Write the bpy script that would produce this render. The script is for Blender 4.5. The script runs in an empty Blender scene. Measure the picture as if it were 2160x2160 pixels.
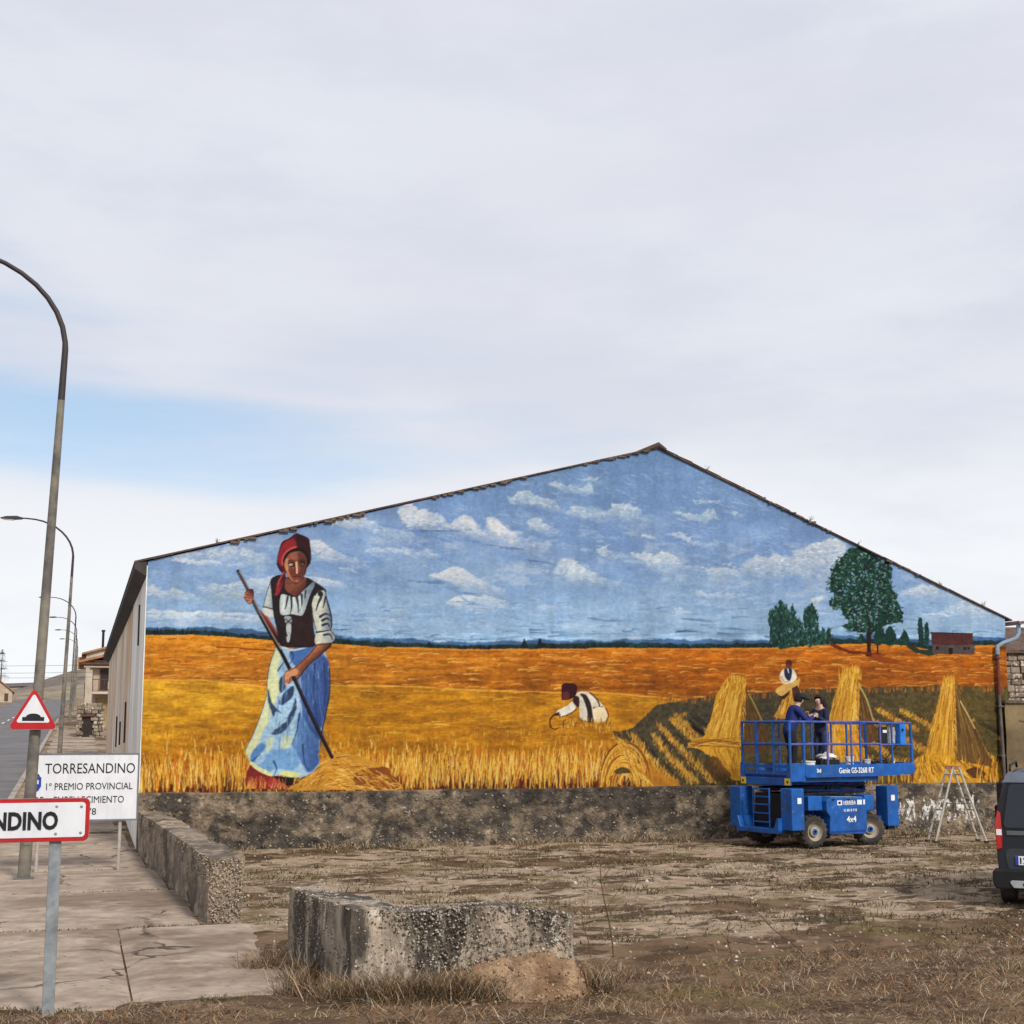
import bpy, bmesh, math, random
import numpy as np
from mathutils import Vector, Matrix

SC = bpy.context.scene
COL = SC.collection
# ---------------------------------------------------------------- camera
cam_d = bpy.data.cameras.new('camera'); cam = bpy.data.objects.new('camera', cam_d); COL.objects.link(cam)
cam.location = (0, 0, 2.4)
cam.rotation_euler = (math.radians(90+7.688), 0, math.radians(-17.571))
cam_d.sensor_width = 36; cam_d.sensor_fit = 'HORIZONTAL'
cam_d.lens = 36*2862/2160
cam_d.shift_y = 77/2160
cam_d.clip_start = .1; cam_d.clip_end = 5000
SC.camera = cam
# ---------------------------------------------------------------- world
SUN_EL, SUN_AZ = 38, 166          # degrees; azimuth clockwise from +Y
W = bpy.data.worlds.new('World'); SC.world = W; W.use_nodes = True
nt = W.node_tree; N = nt.nodes; Lk = nt.links; N.clear()
out = N.new('ShaderNodeOutputWorld'); bg = N.new('ShaderNodeBackground'); bg.inputs['Strength'].default_value = .062
sky = N.new('ShaderNodeTexSky'); sky.sky_type = 'NISHITA'; sky.sun_disc = False
sky.sun_elevation = math.radians(SUN_EL); sky.sun_rotation = math.radians(SUN_AZ); sky.altitude = 900; sky.air_density = 1.0; sky.dust_density = .6
tc = N.new('ShaderNodeTexCoord')
def wmath(op, a=None, b=None, va=0., vb=0.):
    n = N.new('ShaderNodeMath'); n.operation = op
    if a is not None: Lk.new(a, n.inputs[0])
    else: n.inputs[0].default_value = va
    if b is not None: Lk.new(b, n.inputs[1])
    else: n.inputs[1].default_value = vb
    return n.outputs[0]
def wmap(v, a, b, c=0., d=1., smooth=True):
    n = N.new('ShaderNodeMapRange'); n.interpolation_type = 'SMOOTHSTEP' if smooth else 'LINEAR'
    Lk.new(v, n.inputs['Value'])
    for k, x in zip(('From Min', 'From Max', 'To Min', 'To Max'), (a, b, c, d)): n.inputs[k].default_value = x
    return n.outputs['Result']
def wnoise(scale, loc, detail=5, rough=.55, st=(1, 1, 2.2)):
    m = N.new('ShaderNodeMapping'); m.inputs['Scale'].default_value = st; m.inputs['Location'].default_value = loc
    Lk.new(tc.outputs['Generated'], m.inputs['Vector'])
    n = N.new('ShaderNodeTexNoise'); n.inputs['Scale'].default_value = scale; n.inputs['Detail'].default_value = detail; n.inputs['Roughness'].default_value = rough
    Lk.new(m.outputs['Vector'], n.inputs['Vector']); return n.outputs['Fac']
def wmix(f, a, b):
    n = N.new('ShaderNodeMix'); n.data_type = 'RGBA'
    if hasattr(f, 'type'): Lk.new(f, n.inputs[0])
    else: n.inputs[0].default_value = f
    for i, v in ((6, a), (7, b)):
        if hasattr(v, 'type'): Lk.new(v, n.inputs[i])
        else: n.inputs[i].default_value = (*v, 1)
    return n.outputs[2]
n_big = wnoise(1.6, (3.1, 1.7, .4), 3, .5, (1, 1, 3.0)); n_mid = wnoise(3.0, (.3, 5.2, 2.0), 7, .6, (1, 1, 3.0)); n_band = wnoise(2.2, (7.7, .8, 1.3), 5, .52, (1, 1, 6.5))
# how deep the cloud deck is: thin low over the village street, thick overhead
sep = N.new('ShaderNodeSeparateXYZ'); Lk.new(tc.outputs['Generated'], sep.inputs[0])
dv = N.new('ShaderNodeVectorMath'); dv.operation = 'DISTANCE'; Lk.new(tc.outputs['Generated'], dv.inputs[0]); dv.inputs[1].default_value = (-.02, .975, .20)
ms = N.new('ShaderNodeVectorMath'); ms.operation = 'MULTIPLY'; 
sb = N.new('ShaderNodeVectorMath'); sb.operation = 'SUBTRACT'; Lk.new(tc.outputs['Generated'], sb.inputs[0]); sb.inputs[1].default_value = (-.06, .972, .226)
Lk.new(sb.outputs[0], ms.inputs[0]); ms.inputs[1].default_value = (1.0, 1.0, 7.0)
ln = N.new('ShaderNodeVectorMath'); ln.operation = 'LENGTH'; Lk.new(ms.outputs[0], ln.inputs[0])
gap = wmap(wmath('ADD', ln.outputs['Value'], wmath('MULTIPLY', wmath('SUBTRACT', n_band, None, vb=.5), None, vb=1.25)), .0, .50, .85, 0.)
open_sky = wmap(n_band, .56, .78, 0., .35)          # faint openings elsewhere
hole = wmath('MAXIMUM', gap, wmath('MULTIPLY', open_sky, wmap(sep.outputs['Z'], .05, .4, 1., .25)))
cloud_a = wmix(wmap(n_mid, .36, .64), (5.1, 5.35, 6.1), (6.05, 6.25, 6.75))
cloud_b = wmix(wmap(n_big, .35, .68), cloud_a, (5.45, 5.55, 6.2))
low = wmap(sep.outputs['Z'], .04, .30, 1., 0.)
cloud = wmix(wmath('MULTIPLY', low, wmap(n_mid, .25, .6, .5, 1.)), cloud_b, (7.3, 7.45, 7.6))
skyc = wmix(.35, sky.outputs[0], (4.3, 6.0, 7.4))
final = wmix(hole, cloud, skyc)
Lk.new(final, bg.inputs['Color']); Lk.new(bg.outputs[0], out.inputs['Surface'])
# ---------------------------------------------------------------- sun (behind thin cloud)
sd = bpy.data.lights.new('sun', 'SUN'); sd.energy = 1.5; sd.angle = math.radians(10); sd.color = (1, .95, .88)
so = bpy.data.objects.new('sun', sd); COL.objects.link(so)
az, el = math.radians(SUN_AZ), math.radians(SUN_EL)
sdir = Vector((math.sin(az)*math.cos(el), math.cos(az)*math.cos(el), math.sin(el)))
so.rotation_euler = sdir.to_track_quat('Z', 'Y').to_euler()
SC.view_settings.view_transform = 'Standard'; SC.view_settings.look = 'None'; SC.view_settings.gamma = 1; SC.view_settings.use_curve_mapping = False
SC.view_settings.exposure = 1.09
SC.cycles.max_bounces = 6; SC.cycles.use_denoising = True

# ================================================================ helpers
R = random.Random(7)
def lin(c): return tuple((v/255/12.92 if v/255 <= .04045 else ((v/255+.055)/1.055)**2.4) for v in c)
MATS = {}
def pmat(name, col, rough=.75, metal=0, var=.18, scale=3., detail=6, bump=.15, bscale=30., col2=None, spots=None, spec=.3, stretch=(1, 1, 1), c2fac=(.42, .62), dist=.02, cracks=None, stain=None):
    """Principled surface: mottled base colour, optional second colour in patches, optional sparse spots, fine relief."""
    if name in MATS: return MATS[name]
    m = bpy.data.materials.new(name); m.use_nodes = True; MATS[name] = m
    t = m.node_tree; n = t.nodes; l = t.links; b = n['Principled BSDF']
    b.inputs['Roughness'].default_value = rough; b.inputs['Metallic'].default_value = metal; b.inputs['Specular IOR Level'].default_value = spec
    tc = n.new('ShaderNodeTexCoord'); mp = n.new('ShaderNodeMapping'); mp.inputs['Scale'].default_value = stretch; l.new(tc.outputs['Object'], mp.inputs['Vector'])
    def noise(s, d=6, r=.6):
        q = n.new('ShaderNodeTexNoise'); q.inputs['Scale'].default_value = s; q.inputs['Detail'].default_value = d; q.inputs['Roughness'].default_value = r
        l.new(mp.outputs['Vector'], q.inputs['Vector']); return q.outputs['Fac']
    def ramp(f, a, bb, lo=0., hi=1.):
        q = n.new('ShaderNodeMapRange'); q.interpolation_type = 'SMOOTHSTEP'; l.new(f, q.inputs['Value'])
        for k, x in zip(('From Min', 'From Max', 'To Min', 'To Max'), (a, bb, lo, hi)): q.inputs[k].default_value = x
        return q.outputs['Result']
    def mix(f, a, bb, mode='MIX'):
        q = n.new('ShaderNodeMix'); q.data_type = 'RGBA'; q.blend_type = mode
        if hasattr(f, 'type'): l.new(f, q.inputs[0])
        else: q.inputs[0].default_value = f
        for i, v in ((6, a), (7, bb)):
            if hasattr(v, 'type'): l.new(v, q.inputs[i])
            else: q.inputs[i].default_value = (*v[:3], 1)
        return q.outputs[2]
    c = col
    if col2 is not None: c = mix(ramp(noise(scale*.35, 5, .62), *c2fac), col, col2)
    if spots is not None:                       # (colour, scale, lo, hi)
        c = mix(ramp(noise(spots[1], 4, .65), spots[2], spots[3]), c, spots[0])
    if stain is not None:                       # (colour, scale, lo, hi, amount): broad weather stains
        m2 = n.new('ShaderNodeMapping'); m2.inputs['Scale'].default_value = (.6, .6, 1.1); m2.inputs['Location'].default_value = (3.3, 1.1, 7.7); l.new(tc.outputs['Object'], m2.inputs['Vector'])
        q2 = n.new('ShaderNodeTexNoise'); q2.inputs['Scale'].default_value = stain[1]; q2.inputs['Detail'].default_value = 7; q2.inputs['Roughness'].default_value = .68; l.new(m2.outputs[0], q2.inputs['Vector'])
        c = mix(ramp(q2.outputs['Fac'], stain[2], stain[3], 0., stain[4]), c, stain[0])
    if cracks is not None:                      # (colour, cell scale, width)
        wn = n.new('ShaderNodeTexNoise'); wn.inputs['Scale'].default_value = 1.6; wn.inputs['Detail'].default_value = 5; l.new(tc.outputs['Object'], wn.inputs['Vector'])
        wa = n.new('ShaderNodeMix'); wa.data_type = 'RGBA'; wa.blend_type = 'LINEAR_LIGHT'; wa.inputs[0].default_value = .35; l.new(tc.outputs['Object'], wa.inputs[6]); l.new(wn.outputs['Color'], wa.inputs[7])
        vo = n.new('ShaderNodeTexVoronoi'); vo.feature = 'DISTANCE_TO_EDGE'; vo.inputs['Scale'].default_value = cracks[1]; l.new(wa.outputs[2], vo.inputs['Vector'])
        on = ramp(noise(.7, 3), .45, .6)
        cm = n.new('ShaderNodeMath'); cm.operation = 'MULTIPLY'; l.new(ramp(vo.outputs['Distance'], cracks[2]*.4, cracks[2], 1., 0.), cm.inputs[0]); l.new(on, cm.inputs[1])
        c = mix(cm.outputs[0], c, cracks[0])
    g = ramp(noise(scale, detail, .65), .28, .72, 1-var, 1+var)
    gc = n.new('ShaderNodeCombineColor'); [l.new(g, gc.inputs[i]) for i in range(3)]
    c = mix(1.0, c, gc.outputs[0], 'MULTIPLY')
    l.new(c, b.inputs['Base Color'])
    if bump:
        bp = n.new('ShaderNodeBump'); bp.inputs['Strength'].default_value = bump; bp.inputs['Distance'].default_value = dist
        l.new(noise(bscale, 5, .6), bp.inputs['Height']); l.new(bp.outputs[0], b.inputs['Normal'])
    l.new(ramp(noise(scale*2, 3), .3, .7, max(0, rough-.08), min(1, rough+.08)), b.inputs['Roughness'])
    return m
def cmat(name, rough=.9, bump=0, bscale=60, attr='Col', spec=.2):
    """Surface coloured by its own colour attribute."""
    if name in MATS: return MATS[name]
    m = bpy.data.materials.new(name); m.use_nodes = True; MATS[name] = m
    t = m.node_tree; n = t.nodes; l = t.links; b = n['Principled BSDF']
    a = n.new('ShaderNodeVertexColor'); a.layer_name = attr; l.new(a.outputs['Color'], b.inputs['Base Color'])
    b.inputs['Roughness'].default_value = rough; b.inputs['Specular IOR Level'].default_value = spec
    if bump:
        tc = n.new('ShaderNodeTexCoord'); q = n.new('ShaderNodeTexNoise'); q.inputs['Scale'].default_value = bscale; q.inputs['Detail'].default_value = 6; l.new(tc.outputs['Object'], q.inputs['Vector'])
        bp = n.new('ShaderNodeBump'); bp.inputs['Strength'].default_value = bump; bp.inputs['Distance'].default_value = .02; l.new(q.outputs['Fac'], bp.inputs['Height']); l.new(bp.outputs[0], b.inputs['Normal'])
    return m
def tag(o, label=None, cat=None, group=None, kind=None):
    if label: o['label'] = label
    if cat: o['category'] = cat
    if group: o['group'] = group
    if kind: o['kind'] = kind
    return o
def empty(name, loc=(0, 0, 0), rz=0, label=None, cat=None, group=None):
    o = bpy.data.objects.new(name, None); COL.objects.link(o); o.location = loc; o.rotation_euler = (0, 0, rz); o.empty_display_size = .2
    return tag(o, label, cat, group)
class MB:
    def __init__(s): s.v = []; s.f = []
    def add(s, vs, fs):
        k = len(s.v); s.v += [tuple(v) for v in vs]; s.f += [tuple(i+k for i in f) for f in fs]; return s
    def box(s, x0, x1, y0, y1, z0, z1, M=None):
        vs = [(x0, y0, z0), (x1, y0, z0), (x1, y1, z0), (x0, y1, z0), (x0, y0, z1), (x1, y0, z1), (x1, y1, z1), (x0, y1, z1)]
        if M is not None: vs = [tuple(M @ Vector(v)) for v in vs]
        return s.add(vs, [(0, 3, 2, 1), (4, 5, 6, 7), (0, 1, 5, 4), (1, 2, 6, 5), (2, 3, 7, 6), (3, 0, 4, 7)])
    def cbox(s, c, d, M=None): return s.box(c[0]-d[0]/2, c[0]+d[0]/2, c[1]-d[1]/2, c[1]+d[1]/2, c[2]-d[2]/2, c[2]+d[2]/2, M)
    def tube(s, pts, r, n=8, caps=True):
        pts = [Vector(p) for p in pts]; rs = r if hasattr(r, '__len__') else [r]*len(pts)
        vs = []; fs = []; prev = None
        for i, p in enumerate(pts):
            d = (pts[min(i+1, len(pts)-1)]-pts[max(i-1, 0)]).normalized()
            if prev is None:
                a = Vector((0, 0, 1)) if abs(d.z) < .9 else Vector((1, 0, 0)); u = d.cross(a).normalized()
            else: u = (prev-d*prev.dot(d)).normalized()
            prev = u; w = d.cross(u)
            for k in range(n):
                an = 2*math.pi*k/n; vs.append(p+(u*math.cos(an)+w*math.sin(an))*rs[i])
        m = len(pts)
        for i in range(m-1):
            for k in range(n): fs.append((i*n+k, i*n+(k+1) % n, (i+1)*n+(k+1) % n, (i+1)*n+k))
        if caps: fs.append(tuple(range(n-1, -1, -1))); fs.append(tuple((m-1)*n+k for k in range(n)))
        return s.add(vs, fs)
    def prism(s, poly, d0, d1, axis='y'):
        """polygon (a,b) extruded along an axis: 'y' -> (a,y,b); 'x' -> (x,a,b); 'z' -> (a,b,z)"""
        f = {'y': lambda a, b, t: (a, t, b), 'x': lambda a, b, t: (t, a, b), 'z': lambda a, b, t: (a, b, t)}[axis]
        n = len(poly); vs = [f(a, b, d0) for a, b in poly]+[f(a, b, d1) for a, b in poly]
        return s.add(vs, [tuple(range(n)), tuple(range(2*n-1, n-1, -1))]+[(i, i+n, (i+1) % n+n, (i+1) % n) for i in range(n)])
    def lathe(s, prof, n=20, M=None, caps=True):
        """profile (r,z) about z"""
        vs = []; m = len(prof)
        for r, z in prof:
            for k in range(n):
                a = 2*math.pi*k/n; v = Vector((r*math.cos(a), r*math.sin(a), z)); vs.append(M @ v if M is not None else v)
        fs = [(i*n+k, i*n+(k+1) % n, (i+1)*n+(k+1) % n, (i+1)*n+k) for i in range(m-1) for k in range(n)]
        if caps: fs.append(tuple(range(n-1, -1, -1))); fs.append(tuple((m-1)*n+k for k in range(n)))
        else: fs += [((m-1)*n+k, (m-1)*n+(k+1) % n, (k+1) % n, k) for k in range(n)]
        return s.add(vs, fs)
    def build(s, name, mat, parent=None, smooth=False, bevel=0, seg=2, fix=True):
        me = bpy.data.meshes.new(name); me.from_pydata(s.v, [], s.f); me.update()
        if fix or bevel:
            bm = bmesh.new(); bm.from_mesh(me)
            bmesh.ops.recalc_face_normals(bm, faces=bm.faces)
            if bevel:
                ed = [e for e in bm.edges if len(e.link_faces) == 2 and e.calc_face_angle(0) > .5]
                bmesh.ops.bevel(bm, geom=ed, offset=bevel, segments=seg, profile=.6, affect='EDGES', clamp_overlap=True)
            bm.to_mesh(me); bm.free()
        if smooth: me.shade_smooth(); me.set_sharp_from_angle(angle=math.radians(40))
        me.materials.append(mat); o = bpy.data.objects.new(name, me); COL.objects.link(o)
        if parent is not None: o.parent = parent
        return o
def box(name, x0, x1, y0, y1, z0, z1, mat, parent=None, bevel=0): return MB().box(x0, x1, y0, y1, z0, z1).build(name, mat, parent, bevel=bevel)
def text(name, s, size, mat, parent=None, M=None, depth=.004, bold=0, sx=1., align='CENTER', sp=1.):
    cu = bpy.data.curves.new(name, 'FONT'); cu.body = s; cu.size = size; cu.extrude = depth; cu.offset = bold; cu.align_x = align; cu.align_y = 'CENTER'; cu.space_character = sp; cu.resolution_u = 3
    tmp = bpy.data.objects.new('tmp', cu); COL.objects.link(tmp)
    me = bpy.data.meshes.new_from_object(tmp.evaluated_get(bpy.context.evaluated_depsgraph_get())); me.name = name
    bpy.data.objects.remove(tmp); bpy.data.curves.remove(cu)
    X = Matrix.Diagonal((sx, 1, 1, 1))
    me.transform((M @ X) if M is not None else X)
    me.materials.clear(); me.materials.append(mat); o = bpy.data.objects.new(name, me); COL.objects.link(o)
    if parent is not None: o.parent = parent
    return o
def npmesh(name, verts, quads=None, tris=None, col=None, mat=None, parent=None, smooth=False):
    me = bpy.data.meshes.new(name); verts = np.asarray(verts, np.float32); me.vertices.add(len(verts)); me.vertices.foreach_set('co', verts.ravel())
    parts = []; 
    if quads is not None and len(quads): parts.append(np.asarray(quads, np.int32))
    if tris is not None and len(tris): parts.append(np.asarray(tris, np.int32))
    idx = np.concatenate([p.ravel() for p in parts]); tot = np.concatenate([np.full(len(p), p.shape[1], np.int32) for p in parts]); st = np.concatenate([[0], np.cumsum(tot)[:-1]]).astype(np.int32)
    me.loops.add(len(idx)); me.loops.foreach_set('vertex_index', idx); me.polygons.add(len(tot)); me.polygons.foreach_set('loop_start', st); me.polygons.foreach_set('loop_total', tot)
    me.update(calc_edges=True); me.validate()
    if col is not None:
        a = me.color_attributes.new('Col', 'FLOAT_COLOR', 'POINT'); cc = np.ones((len(verts), 4), np.float32); cc[:, :3] = col; a.data.foreach_set('color', cc.ravel())
    if smooth: me.shade_smooth()
    if mat: me.materials.append(mat)
    o = bpy.data.objects.new(name, me); COL.objects.link(o)
    if parent is not None: o.parent = parent
    return o
def copy_tree(o, parent=None):
    c = o.copy(); COL.objects.link(c); c.parent = parent
    for ch in list(o.children): copy_tree(ch, c)
    return c
RX90 = Matrix.Rotation(math.radians(90), 4, 'X')     # text in XY -> standing, facing -Y
def slope(y):
    """height of the street and of the land beside it: level up to the barn, then climbing to the village"""
    y = np.asarray(y, float); t = np.clip((y-24)/10, 0, 1)
    return np.where(y < 34, .035*5*t*t*1.0, .035*(np.clip(y, 34, 330)-29))
def gz(y): return float(slope(y))
_nr = np.random.RandomState(3); _LAT = _nr.rand(256, 256)
def vnoise(x, y):
    x = np.asarray(x, float); y = np.asarray(y, float); ix = np.floor(x).astype(int); iy = np.floor(y).astype(int); fx = x-ix; fy = y-iy
    fx = fx*fx*(3-2*fx); fy = fy*fy*(3-2*fy); g = lambda a, b: _LAT[a % 256, b % 256]
    return (g(ix, iy)*(1-fx)+g(ix+1, iy)*fx)*(1-fy)+(g(ix, iy+1)*(1-fx)+g(ix+1, iy+1)*fx)*fy
def vfbm(x, y, o=4):
    s = 0; a = 1; t = 0
    for k in range(o): s = s+a*vnoise(x*2**k+k*17.3, y*2**k+k*9.1); t += a; a *= .5
    return s/t
# ================================================================ ground, street, pavement
def axis(segs):
    o = []
    for a, b, st in segs: o += list(np.arange(a, b, st))
    o.append(segs[-1][1]); return np.array(sorted(set(np.round(o, 3))))
gx = axis([(-900, -100, 100), (-100, -20, 10), (-20, -4, 2), (-4, -1.8, .4), (-1.76, -1.72, .04), (-1.7, 20, .16), (20, 26, .6), (26, 60, 4), (60, 900, 60)])
gy = axis([(-60, 8, 4), (8, 29, .16), (29, 60, 2), (60, 340, 8), (340, 1500, 80)])
GX, GY = np.meshgrid(gx, gy)
GZ = slope(GY)
lot = np.clip((GX+1.6)/.3, 0, 1)*np.clip((29-GY)/1, 0, 1)
wild = np.clip((13.4-GY+np.clip(GX-8, 0, 8)*.1)/1.2, 0, 1)
rel = (vfbm(GX*.35, GY*.35, 3)-.5)*.07+(vfbm(GX*1.5+9, GY*2.8, 4)-.5)*.10+(vfbm(GX*6+9, GY*9, 2)-.5)*.03
onpave = np.clip((2.3-GX)/.4, 0, 1)*np.clip((GY-12.6)/.5, 0, 1)
GZ = GZ+lot*(rel*(1-onpave)-.03*onpave-.02*(1-onpave)+wild*(vfbm(GX*1.2, GY*1.2+50, 4)*.16-.03))
GZ = np.where(GX < -1.71, GZ-.17, GZ)
h, w = GX.shape
I = np.arange(h*w).reshape(h, w); Q = np.stack([I[:-1, :-1], I[:-1, 1:], I[1:, 1:], I[1:, :-1]], -1).reshape(-1, 4)
def ground_material():
    m = bpy.data.materials.new('trodden_earth'); m.use_nodes = True; t = m.node_tree; n = t.nodes; l = t.links; b = n['Principled BSDF']
    b.inputs['Roughness'].default_value = .95; b.inputs['Specular IOR Level'].default_value = .15
    tc = n.new('ShaderNodeTexCoord')
    def noise(s, d=6, r=.62, st=(1, 1, 1), off=(0, 0, 0)):
        mp = n.new('ShaderNodeMapping'); mp.inputs['Scale'].default_value = st; mp.inputs['Location'].default_value = off; l.new(tc.outputs['Object'], mp.inputs['Vector'])
        q = n.new('ShaderNodeTexNoise'); q.inputs['Scale'].default_value = s; q.inputs['Detail'].default_value = d; q.inputs['Roughness'].default_value = r; l.new(mp.outputs[0], q.inputs['Vector']); return q.outputs['Fac']
    def ramp(f, a, bb, lo=0., hi=1.):
        q = n.new('ShaderNodeMapRange'); q.interpolation_type = 'SMOOTHSTEP'; l.new(f, q.inputs['Value'])
        for k, x in zip(('From Min', 'From Max', 'To Min', 'To Max'), (a, bb, lo, hi)): q.inputs[k].default_value = x
        return q.outputs['Result']
    def mix(f, a, bb, mode='MIX'):
        q = n.new('ShaderNodeMix'); q.data_type = 'RGBA'; q.blend_type = mode
        if hasattr(f, 'type'): l.new(f, q.inputs[0])
        else: q.inputs[0].default_value = f
        for i, v in ((6, a), (7, bb)):
            if hasattr(v, 'type'): l.new(v, q.inputs[i])
            else: q.inputs[i].default_value = (*v, 1)
        return q.outputs[2]
    soil = mix(ramp(noise(1.3, 6), .4, .6), (.18, .115, .066), (.10, .058, .032))
    slab = mix(ramp(noise(3, 6), .36, .64), (.41, .31, .22), (.26, .185, .122))
    sp = n.new('ShaderNodeSeparateXYZ'); l.new(tc.outputs['Object'], sp.inputs[0])
    far = ramp(sp.outputs['Y'], 13.0, 18.0, -.12, .03)           # old yard surface shows more the further from the bank
    nz = n.new('ShaderNodeMath'); nz.operation = 'ADD'; l.new(noise(.34, 8, .66, (1, 1.35, 1), (3, 1, 0)), nz.inputs[0]); l.new(far, nz.inputs[1])
    c = mix(ramp(nz.outputs[0], .47, .515), soil, slab)
    c = mix(ramp(noise(.55, 6, .65, (1, 1.4, 1), (11, 4, 0)), .54, .64, 0, .75), c, (.125, .10, .035))          # mossy, thin green
    c = mix(ramp(noise(1.3, 6, .64, (1, 1.5, 1), (5, 9, 0)), .55, .59, 0, .9), c, (.07, .042, .022))
    c = mix(ramp(noise(.7, 8, .70, (.7, 1.6, 1), (8, 2, 0)), .56, .585, 0, .9), c, (.06, .038, .02))       # dead weed, and the shade of clods painted in as dark streaks
    c = mix(ramp(noise(14, 4, .7), .61, .72, 0, .85), c, (.52, .42, .33))                                     # grit
    c = mix(ramp(noise(24, 3, .7, (1, 1, 1), (2, 2, 2)), .6, .74, 0, .7), c, (.06, .038, .024))
    l.new(c, b.inputs['Base Color'])
    bp = n.new('ShaderNodeBump'); bp.inputs['Strength'].default_value = .7; bp.inputs['Distance'].default_value = .05; l.new(noise(9, 8, .7), bp.inputs['Height']); l.new(bp.outputs[0], b.inputs['Normal'])
    return m
ground = npmesh('ground', np.stack([GX, GY, GZ], -1).reshape(-1, 3), Q, mat=ground_material(), smooth=True)
tag(ground, kind='structure', label='bare brown earth yard in front of the painted barn', cat='ground')

M_asph = pmat('asphalt', (.13, .125, .13), .9, var=.15, scale=1.2, bump=.25, bscale=60, col2=(.17, .155, .15))
M_paint = pmat('road_paint', (.7, .7, .68), .7, var=.15, scale=8, bump=.1)
ys = axis([(-10, 30, 2), (30, 60, 2), (60, 320, 8)])
v = []; 
for y in ys: v += [(-10.2, y, gz(y)-.13), (-1.9, y, gz(y)-.13)]
q = [(2*i, 2*i+1, 2*i+3, 2*i+2) for i in range(len(ys)-1)]
tag(npmesh('road', v, q, mat=M_asph), kind='structure', label='grey asphalt street climbing towards the village', cat='road')
mk = MB()
for y0 in np.arange(12, 260, 9.):
    n_ = 3; a = [y0+k*1.2 for k in range(n_+1)]
    for k in range(n_): mk.add([(-6.1, a[k], gz(a[k])-.125), (-5.95, a[k], gz(a[k])-.125), (-5.95, a[k+1], gz(a[k+1])-.125), (-6.1, a[k+1], gz(a[k+1])-.125)], [(0, 1, 2, 3)])
o = mk.build('road_marking', M_paint); tag(o, kind='structure', label='white dashed centre line on the asphalt street', cat='marking')
M_kerb = pmat('kerb_concrete', (.36, .32, .28), .9, var=.2, scale=4, bump=.3, bscale=40, col2=(.27, .23, .19))
M_pave = pmat('old_pavement', (.37, .29, .22), .93, var=.22, scale=3.2, bump=.3, bscale=90, col2=(.28, .215, .16), spots=((.13, .095, .065), 8, .60, .70), stain=((.17, .12, .08), .55, .52, .62, .75), dist=.02, stretch=(1, 1.25, 1), c2fac=(.44, .6), cracks=((.07, .05, .035), .42, .016))
kerb = empty('kerb', (0, 0, 0)); tag(kerb, 'worn concrete kerb along the edge of the pavement', 'kerb', kind='structure')
y = 10.
while y < 130:
    L = 1.0 if y < 60 else 4.0
    z0, z1 = gz(y), gz(y+L)
    MB().add([(-1.9, y+.012, z0-.3), (-1.7, y+.012, z0-.3), (-1.7, y+L-.012, z1-.3), (-1.9, y+L-.012, z1-.3), (-1.89, y+.012, z0+.02), (-1.7, y+.012, z0+.025), (-1.7, y+L-.012, z1+.025), (-1.89, y+L-.012, z1+.02)],
             [(0, 3, 2, 1), (4, 5, 6, 7), (0, 1, 5, 4), (1, 2, 6, 5), (2, 3, 7, 6), (3, 0, 4, 7)]).build('kerb_stone', M_kerb, kerb, bevel=.018 if y < 60 else 0, seg=1)
    y += L
pave = empty('pavement'); tag(pave, 'worn concrete pavement with cracked slab joints beside the street', 'pavement', kind='structure')
def slab(y0, y1, x0, x1, seed, edge=0):
    """one cast slab: thin plate with a gently uneven top and a ragged right-hand edge"""
    nx = max(2, int((x1-x0)/.16)); ny = max(2, int((y1-y0)/.16)) if y0 < 30 else 6
    if y0 >= 30: nx = 6
    u, vv = np.meshgrid(np.linspace(0, 1, nx+1), np.linspace(0, 1, ny+1)); Y = y0+(y1-y0)*vv
    xr = x1+edge*(vfbm(Y*1.3+seed, Y*0+seed, 4)-.5)
    X = x0+(xr-x0)*u; Z = slope(Y)+.014+(vfbm(X*.8+seed*3, Y*.8, 3)-.5)*.014
    rim = np.minimum.reduce([u*nx, (1-u)*nx, vv*ny, (1-vv)*ny]); Z = Z-np.where(rim < .5, .03, 0)
    h, w = X.shape; I = np.arange(h*w).reshape(h, w); Q = np.stack([I[:-1, :-1], I[:-1, 1:], I[1:, 1:], I[1:, :-1]], -1).reshape(-1, 4)
    npmesh('paving_slab', np.stack([X, Y, Z], -1).reshape(-1, 3), Q, mat=M_pave, parent=pave, smooth=True)
slab(12.55, 17.9, -1.69, .55, 1); slab(12.75, 17.9, .57, 2.1, 2, .7)
slab(17.93, 21.95, -1.69, 1.56, 3); slab(21.98, 25.3, -1.69, 1.42, 4); slab(25.33, 28.5, -1.69, 1.25, 5)
for k in range(18): slab(28.53+k*4.0, 28.5+(k+1)*4.0, -1.69, 1.18, 6+k)

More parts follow.
